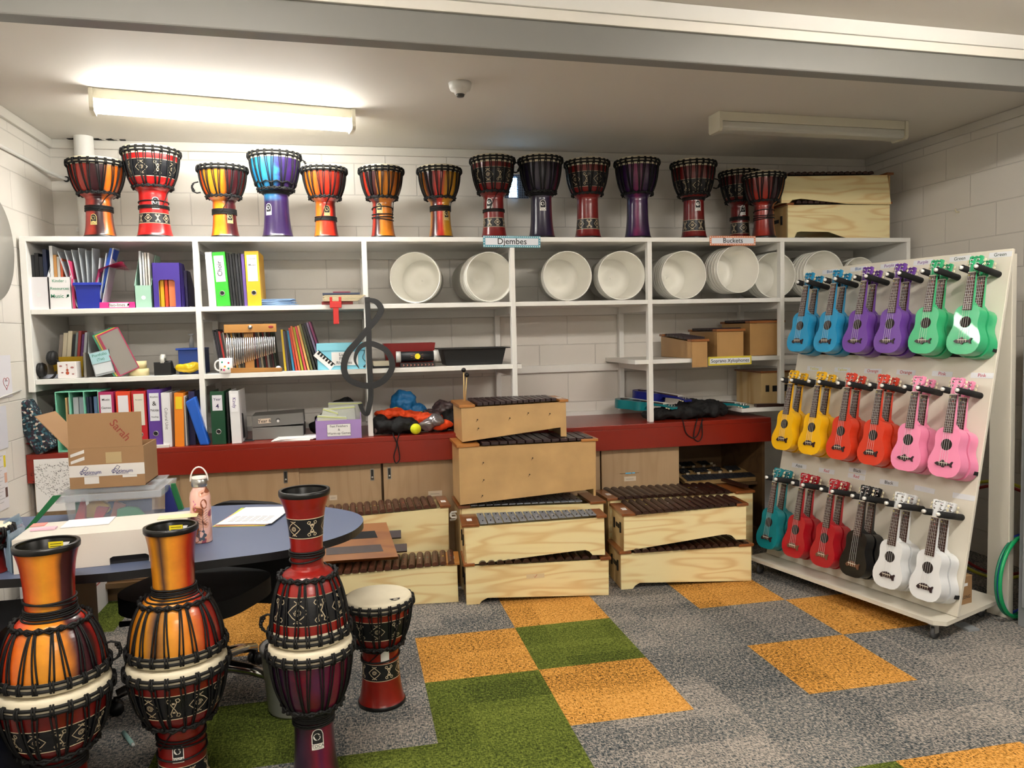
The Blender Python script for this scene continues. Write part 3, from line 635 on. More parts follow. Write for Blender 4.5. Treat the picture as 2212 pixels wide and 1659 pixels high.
def xylo(label, P0, yaw, poly, dl, dr, body, endm, nb, barm, bx, lb, rail=RAIL, wl=.06, wr=.06, kind='wood', notes={}, group=None, screws=(), handles=False, stick=(False, False), pitch=0, cat='xylophone', name='xylophone', zoff=0, hook=False):
    """poly: outline of the long front board in local x,z, bottom-left first, top-right and top-left last"""
    t = thing(name, label, cat, P0, (pitch, 0, yaw), group)
    xs = [p[0] for p in poly]; x0, x1 = min(xs), max(xs); (xr, zr), (xl, zl) = poly[-2], poly[-1]; L = x1-x0
    dep = lambda x: dl+(dr-dl)*(x-x0)/L
    zt = lambda x: zl+(zr-zl)*(x-xl)/(xr-xl)
    b = MB(); b.prism(poly, 0, .012); b.build('front_panel', body, t, bev=.0015)
    a = math.atan2(dr-dl, L); Mb = Matrix.Translation((x0, dl-.012, 0)) @ Matrix.Rotation(a, 4, 'Z') @ Matrix.Translation((-x0, 0, 0))
    b = MB(); b.prism(poly, 0, .012, M=Mb); b.build('back_panel', body, t)
    zbl, zbr = poly[0][1], min(p[1] for p in poly if abs(p[0]-x1) < .03)
    b = MB(); b.box(x0+.001, x0+.014, .012, dl-.013, zbl, zl-.001); b.build('end_panel', endm, t)
    b = MB(); b.box(x1-.014, x1-.001, .012, dr-.013, zbr, zr-.001); b.build('end_panel', endm, t)
    b = MB(); zf = lambda x: max(zbl if x < (x0+x1)/2 else zbr, 0)
    b.hexa([(x0+.015, .013, zt(x0)-.10), (x1-.015, .013, zt(x1)-.06), (x0+.015, dl-.014, zt(x0)-.10), (x1-.015, dr-.014, zt(x1)-.06), (x0+.015, .013, zt(x0)-.09), (x1-.015, .013, zt(x1)-.05), (x0+.015, dl-.014, zt(x0)-.09), (x1-.015, dr-.014, zt(x1)-.05)]); b.build('resonator_floor', mat('shade_tinted_inside', '2a1d10', .8), t)  # floor coloured dark, the shade seen between the bars is painted in
    for s, wd, d, z, xe in ((0, wl, dl, zl, x0), (1, wr, dr, zr, x1)):
        b = MB(); xa, xb = (xe-.012, xe+wd) if not s else (xe-wd, xe+.012)
        b.box(xa, xb, -.010, d+.008, z+.0005, z+.016); r_ = b.build('rail', rail, t, bev=.002)
        if stick[s]:
            sb = MB(); xm = (xa+xb)/2; sb.box(xm-.014, xm+.014, d*.3, d*.3+.05, z+.0162, z+.017); sb.box(xm-.009, xm+.009, d*.3+.015, d*.3+.018, z+.017, z+.0174, 1); sb.box(xm-.009, xm+.009, d*.3+.03, d*.3+.033, z+.017, z+.0174, 1)
            sb.build('maker_label', [PAPER, mat('label_print', '8a6a5a', .6)], r_)
    xa, xb = x0+bx[0], x0+bx[1]; pw = (xb-xa)/nb
    for i in range(nb):
        x = xa+pw*(i+.5); f = i/max(nb-1, 1); ln = lb[0]+(lb[1]-lb[0])*f; dm = dep(x)/2; hw = pw*.41; z = zt(x)+.008+zoff
        ya, yb_ = dm-ln/2, dm+ln/2; b = MB()
        if kind == 'wood':
            pr = [(-hw, z), (hw, z), (hw*.98, z+.010), (hw*.55, z+.018), (0, z+.020), (-hw*.55, z+.018), (-hw*.98, z+.010)]
            b.prism([(x+p, q) for p, q in pr], ya, yb_); top = z+.0202
        elif kind == 'flat':
            b.box(x-hw, x+hw, ya, yb_, z, z+.016); top = z+.0162
        else:
            b.box(x-hw*1.02, x+hw*1.02, ya, yb_, z+.004, z+.010); top = z+.0102
        for yy in (ya+ln*.2, yb_-ln*.2): b.cyl((x, yy, top-.001), (x, yy, top+(.006 if kind == 'metal' else .0006)), .0032 if kind == 'metal' else .0026, 6, 1)
        o = b.build('bar', [barm, INK], t, bev=.001 if kind != 'wood' else 0)
        if i in notes: MB().disc((x, dm-.01, top+.0006), .0055, 12).build('note_dot', NOTE[notes[i]], o)
    b = MB()
    for sx, sz in screws:
        b.cyl((sx, 0, sz), (sx, -.002, sz), .004, 8)
        b.tube([(sx, -.001, sz), (sx-.008, -.001, sz-.012)], .0012, 4)
    if screws: b.build('screw', mat('screw_mark', '3a2614', .5), t)
    if handles:
        b = MB(); xo = x0-.006
        zm = (zbl+zl)/2+.02
        for yy in (dl*.25, dl*.75): b.box(xo, x0+.002, yy-.008, yy+.008, zm-.03, zm+.03)
        b.box(xo+.003, x0+.002, dl*.38, dl*.62, zm-.012, zm+.012)
        b.build('latch', mat('latch_black', '1a1a1a', .4, metal=.5), t)
    if hook:
        b = MB(); sx = x0-.012 if hook == 'l' else x1+.012; s = -1 if hook == 'l' else 1
        b.tube([(sx, .05, zl-.03), (sx+s*.03, .05, zl-.03), (sx+s*.036, .05, zl-.04), (sx+s*.036, .05, zl-.055), (sx+s*.03, .05, zl-.062), (sx, .05, zl-.062)], .006, 6); b.build('bracket', mat('white_plastic', 'e2e0da', .4), t)
    return t
def pxplane(P, yaw):
    n = Vector((math.sin(yaw), -math.cos(yaw), 0)); ux = Vector((math.cos(yaw), math.sin(yaw), 0)); P = Vector(P)
    def fn(px, py):
        d = _f + RT*((px-1106)/FPX) - UP*((py-829.5)/FPX)
        q = CAM+d*((P-CAM).dot(n)/d.dot(n)); r = q-P; return (r.dot(ux), r.z)
    return fn
def xpx(label, P0, yaw, pts, z0, **kw):
    fn = pxplane(P0, yaw); poly = [fn(*p) for p in pts]; zb_ = min(p[1] for p in poly)
    xa = poly[0][0]; base = z0-P0[2]
    poly = [(x, z) for x, z in poly]
    if kw.pop('snap', True):
        poly = [(x, base if z < zb_+.012 else z) for x, z in poly]
    P = Vector(P0)+Vector((math.cos(yaw)*xa, math.sin(yaw)*xa, base)); poly = [(x-xa, z-base) for x, z in poly]
    return xylo(label, P, yaw, poly, **kw)
yw = -.075
g1 = 'xylophones stacked in front of the cupboards'
# middle stack
xpx('pine xylophone on the floor under the middle stack, with a red tick on its label', (-.17, .386, 0), yw, [(1008, 1307), (1036, 1305), (1041, 1298), (1053, 1291.5), (1315, 1287), (1315, 1208.5), (1005.6, 1223.6)], .001,
    dl=.25, dr=.19, body=PINE, endm=PINE_E, nb=14, barm=ROSE, bx=(.07, .74), lb=(.28, .20), wl=.05, wr=.05, handles=True)
p = at(1157, 1245, 'y', .352); b = MB(); b.box(p.x-.05, p.x+.05, -.0006, 0, p.z-.012, p.z+.012); b.tube([(p.x-.008, -.001, p.z), (p.x-.004, -.001, p.z-.008), (p.x+.01, -.001, p.z+.008)], .0012, 4, 1)
o = tag(b.build('tape_label', [mat('cream_tape', 'd8c49c', .6), NOTE[0]]), 'cream tape label with a red tick on the lowest xylophone of the middle stack', 'label'); 
o.location = (0, .3855+math.tan(yw)*(p.x+.17)+.0, 0); 
o.matrix_world = Matrix.Translation((p.x, .386+math.tan(yw)*(p.x+.17)-.001, 0)) @ Matrix.Rotation(yw, 4, 'Z') @ Matrix.Translation((-p.x, 0, 0))
xpx('pine metallophone with grey bars, second from the floor in the middle stack', (-.17, .39, .24), yw, [(1009, 1221), (1240, 1190.5), (1264.5, 1188), (1273, 1191), (1280, 1199), (1307, 1198.5), (1305, 1118), (1002, 1139)], .248, snap=False,
    dl=.23, dr=.15, body=PINE, endm=PINE_E, nb=15, barm=GBAR, bx=(.085, .745), lb=(.245, .135), wl=.085, wr=.045, kind='metal', handles=True, stick=(True, False), cat='metallophone', name='metallophone', notes={2: 2, 4: 2, 7: 2, 9: 2, 11: 2})
m3 = xpx('tall pine metallophone behind the middle stack carrying the plywood instrument', (-.17, .655, 0), 0, [(999, 1300), (1303, 1288), (1303.6, 1087), (997.5, 1098)], .001,
    dl=.27, dr=.25, body=PINE, endm=PINE_E, nb=15, barm=GBAR, bx=(.06, .74), lb=(.29, .25), wl=.06, wr=.085, kind='metal', cat='metallophone', name='metallophone', hook='l')
zt3 = m3.children[0].parent.location.z
def topz(t): return max((t.matrix_basis @ Vector(v)).z for c in t.children if c.name.startswith('rail') for v in [vv.co for vv in c.data.vertices])
Z3M = topz(m3)+.002
m4 = xpx('large birch plywood bass xylophone, second from the top of the middle stack', (-.2, .60, .5), .0, [(994, 1091), (1282, 1056), (1282, 1071), (1287, 1071), (1287, 952.6), (991, 967)], Z3M, snap=False,
    dl=.30, dr=.28, body=PLY, endm=PLY, nb=13, barm=PLUMB, bx=(.13, .80), lb=(.33, .28), rail=RAILO, wl=.12, wr=.09, kind='flat', stick=(False, True), screws=((.14, .25), (.14, .15), (.13, .06), (.43, .26), (.41, .165)), notes={5: 3, 10: 1, 12: 3})
Z4M = topz(m4)+.014
m5 = xpx('smaller birch plywood xylophone on top of the middle stack, holding two mallets', (-.2, .64, .9), .0, [(999, 955), (1211, 923), (1212, 943), (1224, 943), (1222, 868), (996, 881)], Z4M, snap=False,
    dl=.36, dr=.28, body=PLY, endm=PLY, nb=14, barm=PLUMB, bx=(.09, .57), lb=(.38, .26), rail=RAILO, wl=.08, wr=.04, kind='flat', stick=(False, True), screws=((.09, .12), (.095, .07), (.28, .12), (.39, .145), (.52, .135)))
Z5M = topz(m5)
for k, (dx_, dz, dxx) in enumerate(((0.012, .175, .003), (.02, .145, .03))):
    t = thing('mallet', ('black-headed mallet standing upright on the top xylophone, left of the pair', 'shorter black-headed mallet leaning right on the top xylophone')[k], 'mallet', (m5.location.x+.025+dx_, .78+k*.012, Z5M+.001), (0, dxx*3, 0), 'mallets standing on the top xylophone')
    MB().cyl((0, 0, 0), (0, 0, dz), .0035, 8).build('handle', mat('pale_stick', 'd8b87c', .4), t); MB().ball((0, 0, dz+.008), .014, 0, 14).build('mallet_head', BLACK, t)
# right stack
xpx('pine xylophone on the floor under the right stack', (.70, .394, 0), yw, [(1342, 1274.5), (1367, 1272.5), (1372, 1265), (1382, 1259), (1623, 1254), (1623, 1179), (1341, 1197)], .001,
    dl=.26, dr=.19, body=PINE, endm=PINE_E, nb=15, barm=ROSE, bx=(.07, .77), lb=(.30, .21), wl=.06, wr=.08, handles=True)
xpx('pine xylophone with an arched underside on top of the right front stack', (.70, .394, .24), yw, [(1348, 1191), (1560, 1155), (1571, 1154), (1581, 1157), (1590, 1166), (1611.6, 1165), (1611.6, 1092), (1348, 1115)], .235, snap=False,
    dl=.265, dr=.19, body=PINE, endm=PINE_E, nb=15, barm=ROSE, bx=(.06, .71), lb=(.31, .21), wl=.075, wr=.06, handles=True, stick=(True, False), notes={2: 1, 5: 2, 8: 0})
r3 = xpx('tall pine bass xylophone behind the right stack with dark bars', (.74, .70, 0), 0, [(1318, 1290), (1626, 1265), (1626, 1064), (1318, 1081)], .001,
    dl=.245, dr=.245, body=PINE, endm=PINE_E, nb=15, barm=ROSE, bx=(.05, .80), lb=(.30, .28), wl=.075, wr=.12, stick=(True, False), notes={7: 2, 10: 1, 11: 2, 13: 0})
MB(); tb = MB(); tb.prism([(-.018, 0), (.018, 0), (.018, .016), (-.018, .018)], 0, .25)
o = tb.build('xylophone_bar', ROSE); o.location = (1.66, .71, topz(r3)+.001); o.rotation_euler = (0, 0, .12); tag(o, 'loose dark wooden bar lying across the right end of the tall xylophone', 'bar')
# left stack
xpx('pine xylophone on the floor beside the lone drum, lower one of the left pair', (-.22, .452, 0), -.1, [(690, 1335), (990.6, 1300), (987, 1219.5), (690, 1246)], .001, snap=True,
    dl=.22, dr=.20, body=PINE, endm=PINE_E, nb=16, barm=ROSEM, bx=(.05, .745), lb=(.255, .23), wl=.05, wr=.07, stick=(False, True), rail=RAILO, notes={9: 0, 11: 2, 12: 3, 14: 1, 15: 0})
xpx('tall pine bass xylophone behind the table end, back one of the left pair', (-.26, .70, 0), 0, [(645, 1330), (969, 1300), (969, 1096), (645, 1128)], .001,
    dl=.245, dr=.245, body=PINE, endm=PINE_E, nb=18, barm=ROSEM, bx=(.05, .80), lb=(.27, .26), wl=.05, wr=.05, stick=(False, True), hook='r', notes={9: 1, 11: 2, 13: 0})
# small frame of spare chromatic bars leaning on the left pair
t = thing('bar_box', 'oak frame holding spare dark bars, leaning between the two left xylophones', 'box', (-.98, .55, .26), (-.55, 0, -.05))
fn = lambda u, v: (u, 0, v)
OAK = wood('oak_frame', '9a6024', '7c4616', .4, axis=0, scale=1.5, rings=4, fine=.4)
b = MB(); b.prism([(0, 0), (.44, .0), (.38, .20), (0, .20)], 0, .05); b.build('frame', OAK, t, bev=.002)
for z, xr, m in ((.035, .36, ROSE), (.115, .33, INK)):
    b = MB(); b.hexa([(.05, -.002, z), (xr, -.002, z), (.05, 0, z), (xr, 0, z), (.05, -.002, z+.04), (xr-.015, -.002, z+.04), (.05, 0, z+.04), (xr-.015, 0, z+.04)]); o = b.build('bar_slot', m, t)
    b = MB(); b.box(xr+.0, xr+.13, .012, .035, z-.005, z+.04); b.build('bar', ROSE if z < .1 else PLUMB, t, bev=.003)
# two pine instruments on the shelf top
xpx('pine xylophone box on the shelf top at the right, lower of two', (2.08, 1.06, Z1), 0, [(1702, 508), (1715, 508), (1721, 502), (1730, 500), (1790, 501), (1835, 508), (1922, 508), (1922, 441), (1702, 443)], Z1+.001, snap=True,
    dl=.30, dr=.22, body=PINE, endm=PINE_E, nb=14, barm=ROSE, bx=(.05, .70), lb=(.32, .22), handles=True, wl=.04, wr=.04)
xpx('pine xylophone lying on another one in the right corner of the shelf top', (2.08, 1.03, 2.29), 0, [(1688, 438), (1705, 439), (1712, 432), (1730, 429), (1830, 439), (1925, 440), (1917, 378), (1690, 381)], at(1800, 439.5, 'y', 1.03).z, snap=True,
    dl=.26, dr=.2, body=PINE, endm=PINE_E, nb=14, barm=ROSE, bx=(.05, .70), lb=(.28, .22), wl=.04, wr=.04)
# three sopranos on the middle shelf: length runs back to the wall
MAPLE = mat('maple_box', 'b28a56', .4, coat=.2, vary=.12, vscale=9)
for k, (l, r, top, bot, yf, ln, lab, pit) in enumerate(((1494, 1528, 738, 785, .955, .44, 'small soprano xylophone hanging over the shelf edge, left of three', 0), (1549, 1606, 716, 770, .99, .42, 'small soprano xylophone on the middle shelf, centre of three', 0), (1620, 1692, 698, 769, 1.045, .40, 'bigger boxed soprano xylophone on the middle shelf, right of three', 0))):
    p = at(l, top, 'y', yf); q = at(r, bot, 'y', yf); h = p.z-Z3-.003; zb0 = Z3+.002
    d0 = q.x-p.x
    poly = [(0, 0), (ln, 0), (ln, h+(.035 if k == 0 else 0)), (0, h)]
    o = xylo(lab, (q.x, yf, zb0), PI/2, poly, d0, d0*(1.25 if k == 0 else 1), MAPLE, MAPLE, 13, PLUMB, (.06, ln-.05), (d0+.03, d0+.01), rail=wood('rail_amber', '9c5f2c', '7f4a20', .35, axis=1), wl=.05, wr=.04, kind='flat', screws=())
    if k == 0: MB().box(.001-.006, .008-.006, .002, d0-.002, -.06, h-.002).build('front_lip', MAPLE, o)
# glockenspiels in the open cupboard
t = None
for k, (x0, x1, z, y0, col, lab, nb) in enumerate(((1.40, 1.96, .432, 1.05, DBAR, 'dark chromatic glockenspiel on the cupboard shelf, front one', 16), (1.40, 1.86, .432, 1.30, INK, 'black-barred glockenspiel behind the front one in the open cupboard', 12))):
    t = thing('glockenspiel', lab, 'glockenspiel', (x0, y0, z), (.18, 0, 0), 'glockenspiels in the open cupboard')
    L = x1-x0; b = MB(); b.prism([(0, 0), (L, 0), (L-.06, .21), (0, .21)], .0, .025, plane='xy'); b.build('frame', wood('glock_frame', 'a98a5c', '90713f', .5), t, bev=.004)
    for i in range(nb):
        x = .02+(L-.06)*i/nb; MB().box(x, x+(L-.06)/nb*.86, .008, .11-.03*i/nb, .027, .033).build('bar', [col, INK], t)
    for i in range(nb-3):
        if i % 7 in (2, 6): continue
        x = .03+(L-.08)*i/(nb-2); MB().box(x, x+(L-.06)/nb*.86, .125, .20, .038, .044).build('bar', [INK, INK], t)
    b = MB()
    for i in range(5): x = .06+i*.08; b.box(x, x+.02, .118, .124, .026, .04); b.box(x, x+.02, .16, .166, .026, .04)
    b.build('spacer', mat('felt_pale', 'c8bba2', .8), t)
# pale boxed instrument on the low right shelf
zl = max(at(1650, 882, 'y', YS).z, ZC+T+.033)
t = thing('instrument_box', 'tall pale wooden instrument case end on the low right shelf', 'case', (at(1645, 870, 'y', 1.08).x, 1.08, zl+.001))
h = at(1645, 806, 'y', 1.08).z-zl; wd = at(1690, 870, 'y', 1.08).x-t.location.x+.10
MB().box(0, wd, 0, .35, 0, h).build('body', PINE_E, t, bev=.002); MB().box(-.01, wd+.01, -.01, .36, h, h+.012).build('rail', RAIL, t)
b = MB(); b.box(wd*.32, wd*.55, -.002, 0, h*.42, h*.60); b.box(wd*.12, wd*.22, -.003, 0, h*.42, h*.62); b.box(wd*.66, wd*.76, -.003, 0, h*.42, h*.62); b.build('latch', BLACK, t)
o = MB().box(-.06, .16, .0, .05, 0, .02).build('xylophone_bar', ROSE); o.location = (t.location.x-.02, .995, zl+.001); o.rotation_euler = (0, 0, -.15); tag(o, 'dark loose bar lying on the low right shelf', 'bar')
# ------------------------------------------------------------ buckets lying on the upper shelf
BKT = mat('bucket_plastic', 'f1efe6', .38, spec=.5); 
bk_mesh = None
def bucket_mesh(R0, L=.30):
    b = MB(); r1 = R0*.86
    b.lathe([(.0001, L), (R0*.82, L), (R0*.84, L-.006), (R0*.95, .034), (R0*.955, .033), (R0*.995, .031), (R0*.995, .024), (R0*.96, .022), (R0*.96, .016), (R0*1.0, .014), (R0*1.0, 0), (R0*.966, 0), (R0*.960, .004), (R0*.85, L-.012), (.03, L-.013), (.028, L-.016), (.0001, L-.017)][::-1], 48)
    b.cyl((0, 0, L-.017), (0, 0, L-.022), .006, 10)
    return b
BK = [ # px centre, radius, count, yaw of stack axis (toward the back), where
 (896, 594, 55, 2, .25, 'leftmost pile'), (1058, 596, 54, 4, -.15, 'pile just left of the third upright'), (1226, 595, 54, 3, .08, 'pile below and right of the Djembes sign'),
 (1343, 593, 53.5, 4, .08, 'pile touching the fourth upright on its left'), (1478, 590, 52, 5, 0, 'pile just right of the fourth upright'), (1595, 581, 52, 5, -.06, 'raised pile under the Buckets sign'),
 (1674, 588, 51, 4, .0, 'pile half behind the raised one'), (1780, 588, 52.5, 5, -.03, 'pile just right of the fifth upright')]
for px, py, rpx, n, yaw, where in BK:
    first = None
    sg = 1
    Rb = .1535
    P = at(px, py, 'y', YS+.075 if px not in (1595, 1674) else YS+.04 if px == 1595 else YS+.17); dep = (P-CAM).dot(_f); Rb = min(.1575, rpx*dep/FPX)
    zc = Z2+Rb+.004 if px != 1595 else P.z
    d = Vector((math.sin(yaw)*-1*(-1), 1, 0)); d = Vector((math.sin(yaw), math.cos(yaw), 0))
    mesh = None
    for k in range(n):
        pos = Vector((P.x, P.y, zc))+d*(.036*k)
        ordn = 'front' if k == 0 else ORD[k]+' from front'
        # only rims of inner ones show
        lab = 'white bucket, %s in the %s' % (ordn, where)
        if k == 0:
            Lb = min(.30, (YB-.062-(P.y+d.y*.036*(n-1)+abs(d.x)*Rb*.88))/d.y)
            o = bucket_mesh(Rb, Lb).build('bucket', BKT)
            o.rotation_euler = Matrix((Vector((d.y, -d.x, 0)), Vector((0, 0, 1)).cross(Vector((d.y, -d.x, 0)))*0+Vector((0, 0, 1)), d)).transposed().to_euler() if False else (-PI/2, 0, -yaw)
            o.location = pos; tag(o, lab, 'bucket', 'white buckets nested on the upper shelf'); first = o
        else:
            o = first.copy(); COL.objects.link(o); o.location = pos; o['label'] = lab
for k in (0, 1):
    P = at(1858, 594, 'y', YS+.08) if not k else Vector((XE1-.185, YS+.34, 0)); rb_ = (.125, .14)[k]; o = bucket_mesh(rb_, .18).build('bucket', BKT); o.rotation_euler = (-PI/2, 0, 0); o.location = (P.x, P.y, Z2+rb_+.003+(.02 if not k else .01))
    tag(o, ('white bucket seen over the top left edge of the ukulele rack', 'white bucket furthest right, at the end of the upper shelf')[k], 'bucket', 'white buckets nested on the upper shelf')

# ------------------------------------------------------------ hanging signs
def sign(txt, px, py, w_, h_, col, y, label, size, border=True, rot=0):
    p = at(px, py, 'y', y); t = thing('shelf_sign', label, 'sign', (p.x, y, p.z), (0, rot, 0))
    b = MB(); b.box(-w_/2, w_/2, 0, .002, -h_/2, h_/2); b.build('card', mat('sign_'+col, col, .5), t, bev=.0008)
    b = MB(); m = h_*.2; b.box(-w_/2+m, w_/2-m, -.0012, -.0002, -h_/2+m, h_/2-m); b.build('panel', mat('sign_white', 'dfe3ea', .5), t)
    b = MB(); b.text(txt, Matrix.Translation((0, -.0018, 0)) @ Matrix.Rotation(PI/2, 4, 'X'), size); b.build('lettering', INK, t)
    if border:
        b = MB(); n = int(w_/.0125)
        for i in range(n):
            for s in (-1, 1): x = -w_/2+.006+(w_-.012)*i/(n-1); b.box(x-.0028, x+.0028, -.0008, -.0001, s*(h_/2-.006)-.0025, s*(h_/2-.006)+.0025)
        for i in range(4):
            for s in (-1, 1): z = -h_/2+.012+(h_-.024)*i/3; b.box(s*(w_/2-.006)-.0028, s*(w_/2-.006)+.0028, -.0008, -.0001, z-.0025, z+.0025)
        b.build('border_pattern', mat('sign_dots', 'e8efe9', .5), t)
    return t
sign('Djembes', 1106, 522, .36, .07, '4d9bb0', YS-.008, 'blue bordered Djembes sign on the top shelf edge', .052, rot=.012)
sign('Buckets', 1583, 520, .325, .062, 'd9743a', YS-.008, 'orange bordered Buckets sign on the top shelf edge', .045)
sign('Soprano Xylophones', 1577, 779, .31, .058, 'd8c640', YS-.008, 'yellow bordered Soprano Xylophones sign on the middle shelf edge', .032, border=False)

# ------------------------------------------------------------ ukulele rack
BL = Vector((1.681, .508, .10)); BR = Vector((1.978, -.678, .10)); RW = (BR-BL).length
RU = (BR-BL).normalized(); NH = Vector((RU.y, -RU.x, 0)); RV = (Vector((0, 0, 1.725))-NH*.37).normalized(); RH = 1.764
RN = RV.cross(RU); RN = RN if RN.dot(NH) > 0 else -RN
az = math.atan2(RU.y, RU.x)
rk = thing('ukulele_rack', 'white wheeled A-frame rack with a leaning board of black pegs, right side of the room', 'display rack', (BL.x, BL.y, 0), az)
# local frame of the rack: x along the board, y to its back, z up
LV = Vector((0, .37, 1.725)).normalized(); LN = Vector((0, -LV.z, LV.y))  # slope direction, outward normal
def RM(u, v, w_=0): # matrix: local x=u, z=slope, y=into board
    m = Matrix((Vector((1, 0, 0)), -LN, LV)).transposed().to_4x4(); m.translation = Vector((0, 0, .10))+Vector((1, 0, 0))*u+LV*v+LN*w_; return m
RACKW = mat('rack_paint', 'd2cdbf', .4, vary=.04, vscale=3)
b = MB(); b.box(0, RW, 0, .018, 0, RH, M=RM(0, 0)); b.build('board', RACKW, rk, bev=.003)
b = MB(); pl = [(-.02, -.13), (RW-.03, -.13), (RW+.01, -.09), (RW-.055, .395), (RW-.095, .432), (-.02, .43)]
b.prism(pl, .078, .098, plane='xy'); b.build('base', RACKW, rk, bev=.003)
b = MB(); b.box(RW-.20, RW-.14, .02, .16, .0985, .14); b.build('brace_block', RACKW, rk, bev=.003)
for u in (0.03, RW-.14):
    b = MB(); v2 = u+(.035 if u > .5 else 0); hh = [(u, .435, .001), (u+.11, .435, .001), (u, .475, .001), (u+.11, .475, .001), (v2, .375, 1.80), (v2+.10, .375, 1.80), (v2, .41, 1.80), (v2+.10, .41, 1.80)]; b.hexa(hh); b.build('rear_post', RACKW, rk, bev=.003)
for u, y in ((.04, -.09), (RW-.05, -.09), (.04, .36), (RW-.12, .36)):
    c = MB(); c.box(u-.02, u+.02, y-.02, y+.02, .066, .077); c.box(u-.012, u-.009, y-.014, y+.014, .028, .066); c.box(u+.009, u+.012, y-.014, y+.014, .028, .066); c = c.build('caster', STEEL, rk)
    MB().cyl((u-.008, y, .027), (u+.008, y, .027), .026, 20).build('wheel', mat('grey_tyre', '4a4a4c', .5), c)
FOAM = mat('black_foam', '0c0c0e', .85); DOWEL = mat('white_dowel', 'ecebe6', .4)
UK0, UKS = .118, .2035; VN = (1.620, 1.030, .443); WF, WB = .139, .0645
for r_, v in enumerate(VN):
    for k in range(6):
        u = UK0+UKS*k
        for s in (-1, 1):
            M = RM(u+s*.0365, v+.020)
            pb = MB(); pb.cyl((0, -.001, 0), (0, -.17, 0), .0155, 14, 0, M); pb = pb.build('peg', FOAM, rk)
            MB().cyl((0, -.170, 0), (0, -.182, 0), .009, 12, 0, M).build('peg_tip', DOWEL, pb)
    b = MB(); b.box(.05, RW-.04, -.0028, 0, 0, .018, M=RM(0, v-.385)); b.box(RW-.04, RW-.004, -.03, 0, 0, .018, M=RM(0, v-.36)); b.build('support_rail', FOAM, rk)
names = [['Blue', 'Blue', 'Purple', 'Purple', 'Green', 'Green'], ['Yellow', 'Yellow', 'Orange', 'Orange', 'Pink', 'Pink'], ['Aqua', 'Red', 'Red', 'Black', 'White', 'White']]
tcol = {'Blue': '2a5c9a', 'Purple': '6a2a8a', 'Green': '14351f', 'Yellow': 'd2cc46', 'Orange': 'c03a30', 'Pink': 'b03048', 'Aqua': '1c3a44', 'Red': 'b8283a', 'Black': '101014', 'White': 'cfd2d8'}
LBL = mat('label_paper', 'd5d8dc', .35)
# ukulele ------------------------------------------------------
half = [(0, 0), (.0, .028), (.006, .05), (.018, .066), (.038, .078), (.062, .083), (.085, .0805), (.108, .0715), (.128, .0625), (.146, .0588), (.162, .0595), (.182, .0625), (.200, .0625), (.216, .057), (.229, .045), (.237, .027), (.240, .012)]
def body_outline():
    hs = []
    P = half
    for i in range(len(P)-1): hs += [P[i]]
    hs.append(P[-1])
    right = [(w_, z) for z, w_ in hs[1:]]; left = [(-w_, z) for z, w_ in reversed(hs[1:])]
    return right+left
BODY_H = .240
WH, SHK = 0, 1
def bridge_poly(kind):
    if kind == WH: # whale
        p = [(-.040, -.006), (-.034, .004), (-.022, .014), (-.006, .018), (.010, .016), (.022, .008), (.030, .006), (.040, .014), (.044, .010), (.040, -.002), (.041, -.016), (.034, -.018), (.028, -.008), (.016, -.009), (.0, -.010), (-.016, -.008), (-.028, -.014), (-.034, -.010)]
    else:
        p = [(-.044, .0), (-.034, .007), (-.016, .010), (-.008, .020), (.000, .018), (.004, .010), (.018, .008), (.030, .004), (.042, .016), (.046, .014), (.040, .0), (.044, -.012), (.038, -.012), (.028, -.003), (.014, -.007), (.006, -.008), (.002, -.016), (-.006, -.015), (-.010, -.010), (-.028, -.010), (-.038, -.005)]
    return p
STR = mat('nylon_string', 'dcdcd8', .3); BRDG = mat('bridge_wood', '2a1418', .35); FRET = mat('fretboard_wood', '3e241c', .4); CREAM = mat('cream_knob', 'd8cfae', .35); CHR = mat('chrome', 'd8d8d8', .15, metal=1)
